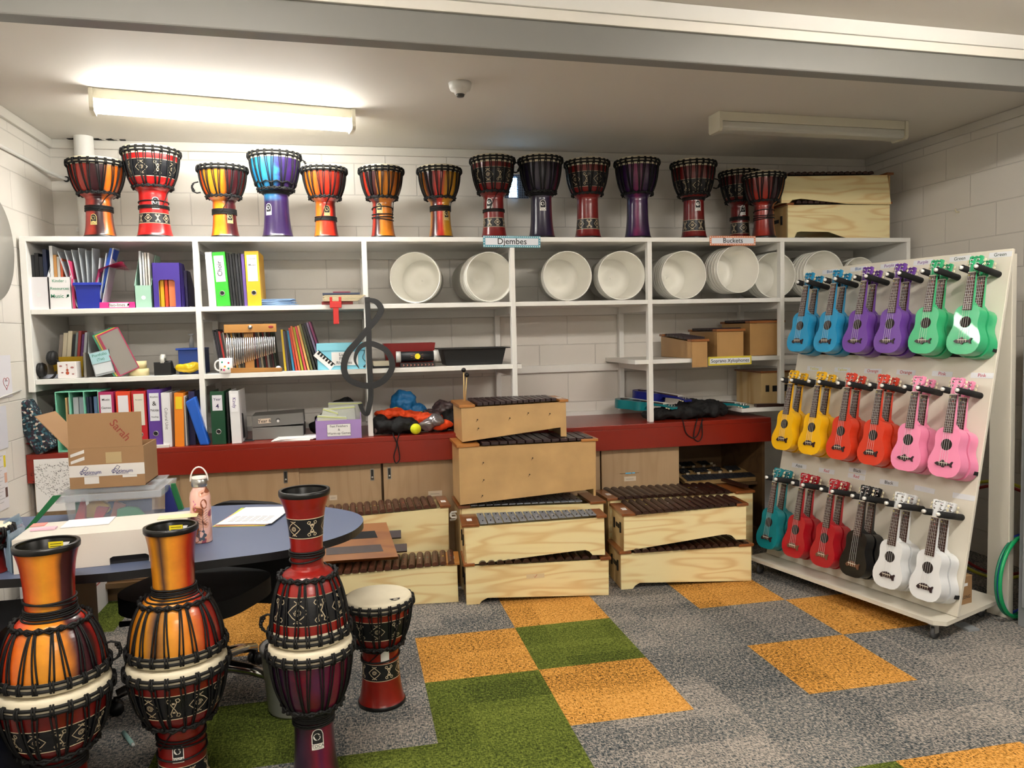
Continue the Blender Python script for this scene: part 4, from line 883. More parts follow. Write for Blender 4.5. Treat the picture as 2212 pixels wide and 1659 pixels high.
def make_uke(col, kind, name='ukulele', ink=INK, rough=.32, brd=None):
    """origin at the nut; local x across, z up the neck, -y out of the front"""
    pc = mat('uke_'+col, col, rough, coat=.3)
    t = thing(name, '', 'ukulele'); z0 = -.393; th = .06
    pts = [(x, z+z0) for x, z in body_outline()]
    b = MB(); b.prism(pts, 0, th, smooth=True); o = b.build('body', pc, t, bev=.006)
    for poly in o.data.polygons: poly.use_smooth = len(poly.vertices) == 4
    MB().disc((0, -.0008, z0+.155), .0275, 24, 0, 'y').build('sound_hole', mat('sound_hole_dark', '1c120e', .8), t)
    b = MB(); b.prism([(x, z+z0+.062) for x, z in bridge_poly(kind)], -.006, -.0003); br = b.build('bridge', brd or BRDG, t, bev=.001)
    b = MB(); b.box(-.024, .022, -.008, -.006, z0+.066, z0+.069)
    for i in range(4): x = -.018+.012*i; b.tube([(x, -.0068, z0+.066), (x+.001, -.0068, z0+.054)], .0008, 4)
    b.build('saddle', mat('bone', 'e4dcc8', .4), br)
    b = MB(); v = [(-.024, 0, z0+.236), (.024, 0, z0+.236), (-.022, .022, z0+.236), (.022, .022, z0+.236), (-.018, 0, .004), (.018, 0, .004), (-.014, .016, .004), (.014, .016, .004)]; b.hexa(v)
    b.hexa([(-.026, .012, z0+.232), (.026, .012, z0+.232), (-.026, .055, z0+.232), (.026, .055, z0+.232), (-.018, .008, z0+.262), (.018, .008, z0+.262), (-.015, .022, z0+.262), (.015, .022, z0+.262)]); b.build('neck', pc, t, bev=.004)
    b = MB(); b.hexa([(-.0225, -.0055, z0+.212), (.0225, -.0055, z0+.212), (-.0225, -.0002, z0+.212), (.0225, -.0002, z0+.212), (-.0175, -.0055, 0), (.0175, -.0055, 0), (-.0175, -.0002, 0), (.0175, -.0002, 0)])
    for i in range(12): z = -.345*(1-2**(-(i+1)/12)); b.box(-.020, .020, -.0062, -.0055, z-.0007, z+.0007, 1)
    for i in (4, 6, 9): z = -.345*(1-(2**(-i/12)+2**(-(i+1)/12))/2); b.disc((0, -.0064, z), .0022, 8, 2, 'y')
    for x, z, m in ((-.012, -.012, 4), (.003, -.016, 2), (.004, -.032, 3)): b.disc((x, -.0066, z), .0034, 8, m, 'y')
    b.build('fretboard', [FRET, STEEL, mat('dot_cream', 'c8c0a0', .5), NOTE[0], NOTE[1]], t)
    b = MB(); b.box(-.018, .018, -.0075, -.0002, 0, .004); b.build('nut', mat('bone', 'e4dcc8', .4), t)
    hp = [(-.019, .004), (.019, .004), (.0195, .034), (.028, .046), (.031, .064), (.032, .084), (.018, .088), (.010, .082), (0, .087), (-.010, .082), (-.018, .088), (-.032, .084), (-.031, .064), (-.028, .046), (-.0195, .034)]
    M = Matrix.Translation((0, 0, .004)) @ Matrix.Rotation(-.12, 4, 'X') @ Matrix.Translation((0, 0, -.004))
    b = MB(); b.prism(hp, .002, .014, M=M); hd = b.build('headstock', pc, t, bev=.0015)
    b = MB(); b.text('MAKALA', None, .011, fn=lambda x, y: tuple(M @ Vector((x, (.0014), .078+y*.8-x*x*6)))); b.build('lettering', ink, hd)
    for s in (-1, 1):
        for z in (.047, .066):
            b = MB(); x = s*.016; b.cyl((x, .002, z), (x, -.008, z), .003, 8, 0, M); b.cyl((x, .0005, z), (x, -.0015, z), .0055, 10, 0, M)
            b.cyl((s*.028, .010, z), (s*.036, .012, z), .002, 6, 0, M); b.ball((s*.041, .012, z), .0075, 1, 8, (.8, .55, 1.1), M); b.build('tuner', [CHR, CREAM], t)
    for i in range(4):
        x0, x1 = -.018+.012*i, -.0115+.0077*i
        b = MB(); b.tube([(x0, -.0085, z0+.067), (x1, -.0085, .003), ((-.016, -.016, .016, .016)[i], -.006, (.047, .066, .066, .047)[i])], .0007, 3, cap=False); b.build('string', STR, t)
    return t
PROTO = {}
UC = {'Blue': '2492c2', 'Purple': '6c3f9e', 'Green': '35b277', 'Yellow': 'f2b90c', 'Orange': 'd63b1e', 'Pink': 'f08cb2', 'Aqua': '0f7e86', 'Red': 'a80f1e', 'Black': '050508', 'White': 'dfe2e4'}
def getuke(c, kind):
    if (c, kind) not in PROTO: PROTO[(c, kind)] = make_uke(UC[c], kind, brd=(mat('bridge_brown', '6a4630', .45) if c in ('Black', 'Red') else None), ink=(mat('white_print', 'd8d8d8', .5) if c in ('Red', 'Black', 'Aqua') else INK)); return PROTO[(c, kind)], True
    return PROTO[(c, kind)], False
W0 = Matrix.Translation((BL.x, BL.y, 0)) @ Matrix.Rotation(az, 4, 'Z')
rows = ('top', 'middle', 'bottom')
KND = [[0, 0, 1, 1, 1, 1], [0, 0, 0, 0, 1, 1], [0, 0, 0, 0, 0, 0]]
random.seed(11)
for r_ in range(3):
    for k in range(6):
        c = names[r_][k]; two = names[r_].count(c) == 2
        side = ('' if not two else ('left ' if k == names[r_].index(c) else 'right '))
        for fr in (1, 0):
            src, new = getuke(c, KND[r_][k])
            lab = ('%s ukulele, %s one of %s pair, %s row of the rack' % ({'Green': 'mint green', 'Blue': 'sky blue', 'Aqua': 'teal'}.get(c, c.lower()), 'front' if fr else 'back', 'the '+side.strip() if side else 'its', rows[r_]))
            if new: o = src; o['label'] = lab
            else: o = dup(src, lab)
            o['group'] = 'ukuleles on the rack'
            m = W0 @ RM(UK0+UKS*k+random.uniform(-.001, .001), VN[r_]-(0.0 if fr else .004), WF if fr else WB) @ Matrix.Rotation(random.uniform(-.008, .008), 4, 'Y')
            o.location = m.to_translation(); o.rotation_euler = m.to_euler()
        # label strip
    for k in range(6):
        c = names[r_][k]; lst = [(c, .118)]
        if r_ == 2 and k == 2: lst = [('Black', .150), ('Red', .118)]
        for c_, dv in lst:
            M = RM(UK0+UKS*k+.0+(.03 if r_ < 3 else 0), VN[r_]+dv) @ Matrix.Rotation(random.uniform(-.03, .03), 4, 'Y')
            lp = MB().box(-.055, .055, -.0012, -.0002, -.013, .013, M=M).build('name_label', LBL, rk)
            MB().text(c_, M @ Matrix.Translation((0, -.0016, 0)) @ Matrix.Rotation(PI/2, 4, 'X'), .024).build('lettering', mat('label_ink_'+c_, tcol[c_], .6), lp)
# things behind the rack
CARD = mat('cardboard', '9a7752', .8, vary=.06, vscale=5)
bx_ = thing('cardboard_box', 'small brown cardboard box on the rear platform of the ukulele rack', 'box', (W0 @ Vector((RW-.235, .14, .0985))), az)
MB().box(0, .14, 0, .11, 0, .14).build('carton', CARD, bx_, bev=.002)
b = MB(); b.box(.1402, .1406, .035, .075, .09, .105); b.text('FELONG', Matrix.Translation((.1408, .055, .035)) @ Matrix.Rotation(PI/2, 4, 'Z') @ Matrix.Rotation(PI/2, 4, 'X'), .022, 1); b.build('print', [PAPER, INK], bx_)
bg = MB(); bg.ball((0, 0, .26), .26, 0, 20, (.75, .5, 1.0)); o = bg.build('gig_bag', mat('black_cloth', '0a0a0b', .9, bump=.6, bscale=14)); o.location = W0 @ Vector((RW-.42, .24, .099)); o.rotation_euler = (0, 0, az); tag(o, 'bulging black bag stuffed behind the rack board', 'bag')
def hoop(c, r, n, col, label, tilt, rt=.009):
    b = MB(); b.tube([(r*math.cos(2*PI*i/48), 0, r*math.sin(2*PI*i/48)) for i in range(48)], rt, 8, 0, True); o = b.build('hula_hoop', mat('hoop_'+n, col, .35)); o.location = c; o.rotation_euler = tilt
    return tag(o, label, 'hoop', 'hula hoops behind the rack')
def hooppx(px, py, Y, r, n, c_, lab, rt=.009):
    q = at(px, py, 'y', Y); v = math.atan2(q.y-CAM.y, q.x-CAM.x); hoop((q.x, q.y, max(q.z, r+rt+.001)), r, n, c_, lab, (0, 0, v-PI/2), rt)
hoop((2.46, -.545, .211), .20, 'green', '0f9a5c', 'bright green hula hoop leaning beside the locker, nearest the camera', (0, 0, .35), .0095)
hoop((2.453, -.523, .206), .195, 'teal', '1a7a5a', 'dark green hula hoop between the bright green and the blue ones', (0, 0, .35), .0065)
hoop((2.50, -.487, .205), .195, 'blue', '2444c8', 'blue hula hoop leaning beside the locker', (0, 0, .35), .009)
hooppx(2150, 1245, -.02, .28, 'yellow', 'c8c43a', 'yellow hula hoop seen between the rack board and its rear post')
hooppx(2156, 1262, .03, .26, 'red', '8a1a1a', 'dark red hula hoop seen between the rack board and its rear post')
# grey locker at the right edge
GL = mat('locker_grey', '8f9296', .4)
p = at(2183, 1330, 'z', 0)
t = thing('locker', 'tall grey steel locker at the right edge of the room', 'locker', (2.374, -.618, 0), .0)
MB().box(0, .5, -.9, 0, .0, 1.78).build('cabinet', GL, t, bev=.003)
MB().box(-.012, -.001, -.86, -.03, .10, 1.74).build('door', mat('locker_door', '9a9da1', .4), t, bev=.003)
tag(MB().box(-.03, .03, -.045, .045, .001, .012).build('door_wedge', mat('grey_plastic', '8a8f92', .5)), 'small grey plastic wedge on the carpet by the rack wheel', 'wedge').location = at(2088, 1357, 'z', 0)
t = MB(); t.tube([(0, 0, 0), (-.02, 0, 0), (-.03, 0, .012), (-.026, 0, .022)], .004, 6); o = t.build('wall_hook', CREAM); o.location = (XR, at(2072, 458, 'x', XR).y, at(2072, 458, 'x', XR).z); tag(o, 'small cream screw hook in the right wall', 'hook')
# small vent with light behind it
p = at(1115, 403, 'y', YB-.004); t = thing('wall_vent', 'small square wall grille with daylight glowing through it', 'vent', (p.x, YB-.002, p.z))
b = MB(); W_ = .085
for i in range(15): x = -W_+2*W_*i/14; b.box(x-.0018, x+.0018, -.008, -.006, -.08, .08); b.box(-W_, W_, -.009, -.0065, x*.94-.0018, x*.94+.0018)
b.build('grille', mat('grille_grey', '8fa0b8', .5), t)
MB().box(-W_, W_, -.002, -.0005, -.08, .08).build('opening', mat('vent_dark', '1c2436', .8), t)
MB().box(-W_*.62, W_*.05, -.004, -.0025, -.074, .06).build('daylight_slot', mat('vent_light', 'bfe8ff', .5, emis=6), t)
# ------------------------------------------------------------ shelf contents
def on(px, py, Y): p = at(px, py, 'y', Y); return p
GR = 'files and books on the shelves'
def boxpx(name, label, cat, l, r, top, Y, dep, zb_, col, yaw=0, group=None, rough=.5, lean=0, bev=.0015, mt=None):
    """thing whose front face spans px l..r at plane Y, standing on zb_; returns (empty, w, h)"""
    a = at(l, top, 'y', Y); c = at(r, top, 'y', Y); w_ = c.x-a.x; h = (a.z+c.z)/2-zb_
    t = thing(name, label, cat, (a.x, Y, zb_+.001), (0, lean, yaw), group)
    return t, w_, h
def col(c, rough=.5): return mat('col_'+c, c, rough)
def binder(label, l, r, top, Y, zb_, c, spine=None, lines=(), hole=True, dep=.28, vertical=None, ink='222222', lean=0, lh=(.45, .93)):
    t, w_, h = boxpx('binder', label, 'binder', l, r, top, Y, dep, zb_, c, lean=lean, group=GR)
    m = col(c, .4); b = MB()
    b.box(0, w_, 0, .004, 0, h); b.box(0, .004, .004, dep, 0, h); b.box(w_-.004, w_, .004, dep, 0, h); b.build('cover', m, t, bev=.001)
    MB().box(.006, w_-.006, .03, dep-.01, .006, h-.02).build('pages', PAPER, t)
    if spine:
        b = MB(); b.box(w_*.14, w_*.86, -.0012, -.0002, h*lh[0], h*lh[1]); s = b.build('spine_label', col(spine), t)
        if lines:
            b = MB()
            if vertical: b.text(lines[0], Matrix.Translation((w_/2, -.0016, h*(lh[0]+lh[1])/2)) @ Matrix.Rotation(PI/2*vertical, 4, 'Y') @ Matrix.Rotation(PI/2, 4, 'X'), min(w_*.5, h*.16))
            else:
                n = len(lines)
                for i, s_ in enumerate(lines): b.text(s_, Matrix.Translation((w_/2, -.0016, h*(lh[1]-(lh[1]-lh[0])*(i+.6)/(n+.2)))) @ Matrix.Rotation(PI/2, 4, 'X'), min(w_*1.15/max(len(s_), 3), h*.09) if len(s_) > 1 else w_*.5)
            b.build('lettering', col(ink), s)
    if hole:
        b = MB(); M = Matrix.Translation((w_/2, -.0012, h*.24)) @ Matrix.Rotation(PI/2, 4, 'X')
        b.lathe([(.011, 0), (.014, .0015), (.015, 0)], 20, 0, M); b.disc((w_/2, -.0008, h*.24), .0115, 20, 1, 'y'); b.build('finger_ring', [STEEL, INK], t)
    return t
def magfile(label, l, r, topf, topb, Y, zb_, c, dep=.25, arch=False, items=(), dot=True, text=None):
    a = at(l, topf, 'y', Y); q = at(r, topf, 'y', Y); w_ = q.x-a.x; h = a.z-zb_; hb = h+(topf-topb)/FPX*4.7
    t = thing('magazine_file', label, 'magazine file', (a.x, Y, zb_+.001), 0, GR); m = col(c, .45)
    b = MB()
    if arch:
        aw = w_*.29; ah = h*.62
        b.prism([(0, 0), (w_/2-aw, 0), (w_/2-aw, ah-.01), (w_/2-aw+.01, ah), (w_/2+aw-.01, ah), (w_/2+aw, ah-.01), (w_/2+aw, 0), (w_, 0), (w_, h), (0, h)], 0, .003)
        for x in (0, w_-.003): b.prism([(0, 0), (dep, 0), (dep, h*.55), (dep*.45, h), (0, h)], x, x+.003, plane='yz')
    else:
        b.box(0, w_, 0, .003, 0, h)
        for x in (0, w_-.003): b.prism([(0, 0), (dep, 0), (dep, hb), (dep*.55, hb), (0, h)], x, x+.003, plane='yz')
        b.box(.003, w_-.003, dep-.003, dep, 0, hb)
    b.box(.003, w_-.003, .003, dep-.003, 0, .003); b.build('case', m, t)
    if dot: MB().disc((w_/2, -.0006, h*.45), .012, 20, 0, 'y').build('finger_dot', col('dcdfe0'), t)
    if text:
        b = MB()
        for i, s in enumerate(text): b.text(s, Matrix.Translation((w_*.48, -.0012, h*(.88-.24*i))) @ Matrix.Rotation(PI/2, 4, 'X'), w_*(.2 if i < 2 else .26))
        b.build('lettering', col('3f8f6f'), t)
    for i, (x0, x1, hh, cc, nm, lb) in enumerate(items):
        o = MB().box(w_*x0, w_*x1, .02, dep-.01, .004, hh).build(nm, col(cc, .4)); o.location = t.location; tag(o, lb, 'book' if nm == 'book' else 'folder', GR)
    return t
Y0 = YS+.035
# bay one, upper shelf
magfile('plain white magazine file, leftmost on the upper shelf', 60, 103, 599, 540, Y0, Z2, 'dcdadd', items=[(.08, .3, .30, '15161a', 'book', 'black spiral book, first in the leftmost white file'), (.32, .52, .31, '101114', 'book', 'black spiral book, second in the leftmost white file'), (.54, .72, .29, '1c1d22', 'book', 'black spiral book, third in the leftmost white file'), (.74, .92, .33, '1a2440', 'book', 'navy book, fourth in the leftmost white file')])
magfile('white magazine file lettered Kinder Resources Music', 104, 152, 599, 552, Y0, Z2, 'e2e0e0', dot=False, text=('Kinder ;', 'Resources', 'Music \u266b'), items=[(.06, .2, .35, 'd9dbdc', 'folder', 'grey plastic folder in the Kinder Resources file'), (.22, .36, .30, 'c08a50', 'book', 'tan book in the Kinder Resources file'), (.38, .5, .29, 'c8c4bc', 'book', 'pale booklet in the Kinder Resources file'), (.52, .62, .28, 'd0603c', 'book', 'orange booklet in the Kinder Resources file')])
a = at(146, 563, 'y', Y0); b = MB(); b.prism([(0, 0), (.012, 0), (.006, .26), (-.012, .27)], 0, .22); o = b.build('folder', col('c83a6a')); o.location = (at(153, 600, 'y', Y0).x, Y0+.01, Z2+.001); tag(o, 'pink cardboard folder leaning beside the blue tub', 'folder')
# blue tub
a = at(162, 612, 'y', Y0); q = at(215, 612, 'y', Y0); w_ = q.x-a.x; h = a.z-Z2
t = thing('storage_tub', 'royal blue plastic tub crammed with clear plastic pockets', 'tub', ((a.x+q.x)/2, Y0+.07, Z2+.001))
b = MB()
def tub(b, w_, d, h, th=.003, tp=.88, m=0, ox=0, oy=0, oz=0):
    o = [(-w_/2*tp, -d/2*tp, 0), (w_/2*tp, -d/2*tp, 0), (w_/2*tp, d/2*tp, 0), (-w_/2*tp, d/2*tp, 0), (-w_/2, -d/2, h), (w_/2, -d/2, h), (w_/2, d/2, h), (-w_/2, d/2, h)]
    i = [(x-math.copysign(th, x), y-math.copysign(th, y), z+(th if z == 0 else 0)) for x, y, z in o]
    v = [(x+ox, y+oy, z+oz) for x, y, z in o+i]; f = [(3, 2, 1, 0), (8, 9, 10, 11)]
    for k in range(4):
        l = (k+1) % 4; f += [(k, l, l+4, k+4), (k+8, k+12, l+12, l+8), (k+4, l+4, l+12, k+12)]
    return b.add(v, f, m)
tub(b, w_, .16, h); b.build('tub', col('1c2f9c', .35), t, bev=.004)
b = MB()
for s in ((-w_/2-.008, w_/2+.008, -.088, -.078), (-w_/2-.008, w_/2+.008, .078, .088), (-w_/2-.008, -w_/2+.002, -.078, .078), (w_/2-.002, w_/2+.008, -.078, .078)): b.box(*s, h-.014, h+.002)
b.build('rim', col('2438ac', .35), t, bev=.003)
random.seed(5)
for k in range(9):
    x = t.location.x-.065+.0155*k; hh = random.uniform(.27, .33); ln = (k-4)*.02
    b = MB(); b.hexa([(0, 0, 0), (.006, 0, 0), (0, .12, 0), (.006, .12, 0), (ln, -.01, hh), (ln+.004, -.01, hh), (ln, .12, hh+.01), (ln+.004, .12, hh+.01)])
    o = b.build('plastic_pocket', mat('pocket_film', 'c9d0d6', .2, alpha=.75)); o.location = (x, Y0+.015, Z2+.01); tag(o, 'clear plastic pocket standing in the royal blue tub, %s from the left' % ORD[k], 'pocket', 'clear plastic pockets in the royal blue tub')
o = MB().hexa([(0, 0, 0), (.012, 0, 0), (0, .09, 0), (.012, .09, 0), (.085, -.01, .30), (.11, -.01, .29), (.085, .08, .30), (.11, .08, .29)]).build('folder', col('1f4fb0')); o.location = (at(203, 600, 'y', Y0).x, Y0+.03, Z2+.04); tag(o, 'bright blue folder sticking out of the royal blue tub to the right', 'folder')
b = MB()
for k in range(7):
    pts = [(0, 0, 0), (.02, 0, .07), (.06, 0, .105-.003*k), (.14+.006*k, -.005, .13-.012*k)]; w2 = .004
    v = []; 
    for x, y, z in pts: v += [(x, y-.03, z+.003*k), (x, y+.03, z+.003*k)]
    b.add(v, [(2*i, 2*i+1, 2*i+3, 2*i+2) for i in range(3)], 0)
o = b.build('paper_strips', col('d4568a')); o.location = (at(207, 610, 'y', Y0).x, Y0+.02, Z2+.13); tag(o, 'fan of pink card strips curling out of the blue tub', 'paper')
a = at(214, 650, 'y', Y0); q = at(291, 650, 'y', Y0)
t = thing('pencil_box', 'flat pink box marked Bao-lines on the upper shelf', 'box', (a.x, Y0, Z2+.001)); w_ = q.x-a.x
MB().box(0, w_, 0, .12, 0, .033).build('case', col('d62f86'), t, bev=.002); MB().box(w_*.28, w_*.82, -.0012, -.0002, .005, .029).build('label_card', PAPER, t)
MB().text('Bao-lines \u266b', Matrix.Translation((w_*.55, -.0016, .017)) @ Matrix.Rotation(PI/2, 4, 'X'), .024).build('lettering', col('4a2a30'), t)
magfile('mint green magazine file with a white finger dot', 290, 327, 617, 552, Y0, Z2, '9cc4b0', items=[(.3, .42, .32, 'c9ced0', 'folder', 'grey folder in the mint file, first from left'), (.5, .58, .31, 'e6e6e6', 'folder', 'white folder in the mint file, second from left'), (.64, .72, .31, 'd8d2c8', 'folder', 'cream folder in the mint file, third from left'), (.8, .9, .31, 'e0dcd6', 'folder', 'white folder in the mint file, fourth from left')])
magfile('purple magazine file with an arched cut-out, in front', 327, 388, 568, 568, Y0, Z2, '3f2a8c', arch=True, dot=False, items=[(.12, .2, .17, 'e8c21c', 'book', 'yellow card booklet, first inside the purple file'), (.24, .36, .165, 'e8a81c', 'book', 'amber card booklet, second inside the purple file'), (.4, .5, .16, 'd8431e', 'book', 'red-orange card booklet, third inside the purple file'), (.54, .84, .175, 'e07a4a', 'book', 'coral card booklet, fourth inside the purple file')])
magfile('dark violet magazine file half hidden behind the purple one', 376, 404, 585, 585, Y0+.10, Z2, '2c2350', arch=True, dot=False, dep=.2)
# bay one, middle shelf
Y1 = YS+.03
t = thing('headphones', 'black headphones hung over the white book at the left of the middle shelf', 'headphones', (at(100, 780, 'y', Y1).x, Y1+.03, Z3+.001))
for k, (x, z) in enumerate(((-.045, .05), (.015, .115))):
    b = MB(); b.ball((x, 0, z), .040, 0, 16, (.6, 1, 1)); b.lathe([(.0001, -.014), (.034, -.014), (.041, 0), (.034, .014), (.0001, .014)], 24, 0, Matrix.Translation((x+.012, 0, z)) @ Matrix.Rotation(PI/2, 4, 'Y')); b.build('ear_cup', mat('headphone_black', '111112', .55), t)
b = MB(); b.tube([(-.045+.05*math.cos(a_)*1.0+.03, 0, .04+.045*math.sin(a_)) for a_ in [PI*1.0+i*PI/10 for i in range(11)]], .006, 6); b.tube([(.02, 0, .12), (.055, 0, .09), (.085, 0, .075), (.09, 0, .05)], .006, 6); b.build('headband', mat('headphone_black', '111112', .55), t)
a = at(110, 762, 'y', Y1+.14); q = at(178, 762, 'y', Y1+.14); w_ = q.x-a.x
t = thing('storage_tub', 'mustard yellow plastic tub full of upright books', 'tub', ((a.x+q.x)/2, Y1+.22, Z3+.001)); tub(MB(), w_, .15, .118).build('tub', col('b08d12', .4), t, bev=.003) if False else None
b = MB(); tub(b, w_, .15, .118); b.build('tub', col('b8940f', .4), t, bev=.003)
bk = [('8c8278', .018), ('cfc4a8', .022), ('d8cdb0', .022), ('15151a', .012), ('7a8a88', .012), ('a03434', .014), ('5a2a6a', .012), ('b4b8bc', .014)]
x = t.location.x-w_/2+.012
for k, (c_, wd) in enumerate(bk):
    b = MB(); lean = .03; hh = .24+.01*(k % 3); b.hexa([(0, 0, 0), (wd, 0, 0), (0, .1, 0), (wd, .1, 0), (lean, 0, hh), (lean+wd, 0, hh), (lean, .1, hh), (lean+wd, .1, hh)]); o = b.build('book', col(c_)); o.location = (x, Y1+.17, Z3+.006)
    x += wd+.003; tag(o, '%s book standing in the mustard yellow tub, %s from left' % (['brown-edged', 'cream', 'pale cream', 'black spiral', 'grey-green', 'red', 'purple', 'clear-covered'][k], ORD[k]), 'book', GR)
t, w_, h = boxpx('picture_box', 'small white box printed with instruments beside the headphones', 'box', 123, 164, 782, Y1, .08, Z3, '')
MB().box(0, w_, 0, .08, 0, h).build('carton', col('e2dedc'), t, bev=.002)
b = MB()
for x, z, r in ((.18, .75, .006), (.25, .35, .005), (.78, .65, .007), (.82, .25, .005), (.5, .82, .004)): b.ball((w_*x, -.0004, h*z), r, 0, 8, (1.3, .05, .8))
b.ball((w_*.52, -.0004, h*.32), .010, 1, 10, (.9, .05, 1)); b.ball((w_*.52, -.0004, h*.5), .007, 1, 10, (.9, .05, 1)); b.box(w_*.51, w_*.53, -.001, -.0002, h*.5, h*.8, 1)
b.build('printed_pictures', [col('a06060'), col('b04a28')], t)
o = MB().box(-.09, .08, 0, .09, .0, .02).build('book', col('cfd6e6')); o.location = (at(115, 795, 'y', Y1+.06).x, Y1+.085, Z3+.001); tag(o, 'white paperback lying flat under the headphones', 'book')
b = MB(); b.box(0, .012, 0, .13, 0, .14); o = b.build('book', col('8f8a80')); o.location = (at(179, 760, 'y', Y1+.05).x, Y1+.05, Z3+.001); tag(o, 'thin grey book standing right of the mustard tub', 'book')
t = thing('magazine_file', 'grey magazine file with a Portfolio card, leaning on the middle shelf', 'magazine file', (at(205, 805, 'y', Y1).x, Y1, Z3+.003), (0, -.22, 0), GR)
m = col('9aa0a2'); b = MB(); b.box(0, .11, 0, .003, 0, .135)
for x in (0, .107): b.prism([(0, 0), (.2, 0), (.2, .26), (.12, .26), (0, .135)], x, x+.003, plane='yz')
b.box(.003, .107, .197, .2, 0, .26); b.build('case', m, t)
MB().box(.004, .106, -.0015, -.0003, .07, .132).build('label_card', col('a4cdd4'), t); MB().box(.008, .102, -.0018, -.0003, .012, .065).build('music_card', col('cfd6da'), t)
b = MB(); b.text('Portfolio', Matrix.Translation((.055, -.002, .115)) @ Matrix.Rotation(PI/2, 4, 'X'), .022); b.text('(Tas)', Matrix.Translation((.055, -.002, .09)) @ Matrix.Rotation(PI/2, 4, 'X'), .02); b.build('lettering', col('4a8a7a'), t)
for k, (c_, nm) in enumerate((('2fb07a', 'green'), ('e6c83a', 'yellow'), ('d8486a', 'pink'), ('b03058', 'dark pink'))):
    x0, y0 = at((243, 249, 254, 258)[k], 800, 'y', Y1-.01+.0).x-.12, Y1-.002-.006*k
    t = thing('plastic_pocket', '%s-edged plastic pocket leaning on the grey Portfolio file' % nm, 'pocket', (x0+.12, y0+.012, Z3+.002), (-.05, -.42, 0), 'coloured plastic pockets on the middle shelf')
    W2, H2 = .115, .255
    b = MB()
    for s in ((0, .005, 0, H2), (W2-.005, W2, 0, H2), (.005, W2-.005, 0, .005), (.005, W2-.005, H2-.005, H2)): b.box(s[0], s[1], 0, .003, s[2], s[3])
    b.build('edge', col(c_), t); MB().box(.005, W2-.005, .001, .002, .005, H2-.005).build('sheet', mat('sheet_grey', '8f8a84', .3), t)
for k, (r_, z, nm) in enumerate(((.054, 0, 'lower'), (.047, .043, 'upper'))):
    b = MB(); b.lathe([(.026, 0), (r_, 0), (r_, .04), (.026, .04), (.026, 0)], 36); o = b.build('masking_tape', mat('masking_tape', 'd9cc9c', .7)); o.location = (at(299, 800, 'y', Y1+.05).x-.004*k, Y1+.06, Z3+.001+z); tag(o, '%s cream masking tape roll of the two stacked on the middle shelf' % nm, 'tape roll')
t = thing('tape_dispenser', 'black desk tape dispenser with a white roll on the middle shelf', 'tape dispenser', (at(351, 800, 'y', Y1).x, Y1, Z3+.001))
MB().prism([(0, 0), (.13, 0), (.13, .035), (.09, .03), (.06, .07), (.0, .075)], -.045, .045, plane='yz').build('body', BLACK, t, bev=.004)
MB().lathe([(.014, -.01), (.034, -.01), (.034, .01), (.014, .01)], 24, 0, Matrix.Translation((0, .03, .085)) @ Matrix.Rotation(PI/2, 4, 'Y')).build('tape_roll', col('c9c8c0'), t)
MB().cyl((.012, .03, .07), (.047, .03, .07), .012, 12).build('knob', BLACK, t)
t, w_, h = boxpx('blue_box', 'blue lidded plastic box at the right end of the first bay', 'box', 384, 438, 752, Y1+.06, .2, Z3, '')
MB().box(0, w_, 0, .2, 0, h-.012).build('tub', col('1c3f92', .35), t, bev=.003); MB().box(-.012, w_+.0, -.01, .21, h-.012, h).build('lid', col('2a4fae', .35), t, bev=.003)
o = MB().lathe([(0, 0), (.014, 0), (.014, .05), (.006, .06), (.006, .072), (.018, .075), (.018, .082), (0, .082)], 16).build('pump_bottle', mat('clear_grey', 'b8bcbc', .2, alpha=.6)); o.location = (at(414, 745, 'y', Y1+.2).x, Y1+.2, t.location.z+h+.001); tag(o, 'clear little pump bottle standing on the blue box', 'bottle')
SNACK = True
# bay two, upper shelf
binder('white binder with bare page edges, leftmost in the second bay', 446, 462, 545, Y0, Z2, 'd4d4d0', hole=False, lean=-.03)
binder('bright green lever-arch binder marked Choir', 463, 492, 545, Y0, Z2, '33b82c', 'dfe3e6', ('Choir',), vertical=-1, lean=-.055)
for k in range(5): binder('black spiral-bound book between the green and yellow binders, %s from left' % ORD[k], 494+6.2*k, 499+6.2*k, 547+k % 2*2, Y0+.02, Z2, ('131418', '1b1c22', '0e0f12', '22242a', '17181c')[k], hole=False, lean=-.05, dep=.2)
binder('thin purple folder beside the yellow binder', 523.5, 530, 549, Y0+.01, Z2, '6a4fa0', hole=False, lean=-.03)
binder('yellow lever-arch binder marked Ukulele Music', 530, 560, 543, Y0, Z2, 'eeb012', 'd5d7dc', ('Ukulele', 'Music', '', ''), ink='555a60', lean=-.02)
b = MB(); random.seed(2)
for k in range(9): a_ = random.uniform(-.15, .15); b.box(-.09+random.uniform(-.01, .01), .09+random.uniform(-.01, .03), 0, .11, .0045*k, .0045*k+.003, 0, Matrix.Rotation(a_, 4, 'Z'))
o = b.build('card_pile', col('8fb0d8')); o.location = (at(596, 650, 'y', Y0).x, Y0+.01, Z2+.001); tag(o, 'messy pile of pale blue paper hats beside the yellow binder', 'paper pile')
t = thing('card_stack', 'stack of cream cards with dark covers at the shelf edge, above the red bracket', 'cards', (at(697, 640, 'y', YS).x, YS-.02, Z2+.02))
b = MB(); w_ = .235
for k in range(6): b.box(.01*(k % 2), w_-.03+.008*k, .0, .09, .006*k, .006*k+.0045, 0)
b.box(0, w_-.02, 0, .09, .037, .048, 1); b.box(.06, .16, .0, .08, .049, .055, 2); b.build('cards', [col('d4c4a0'), col('3a4258'), col('8a3048')], t)
t = thing('red_clamp', 'red plastic clamp hooked on the shelf edge in the second bay', 'clamp', (at(726, 680, 'y', YS-.01).x, YS-.012, Z2))
b = MB(); b.box(-.016, .016, -.012, -.002, -.115, -.0); b.box(-.034, .034, -.014, .0, -.02, .018)
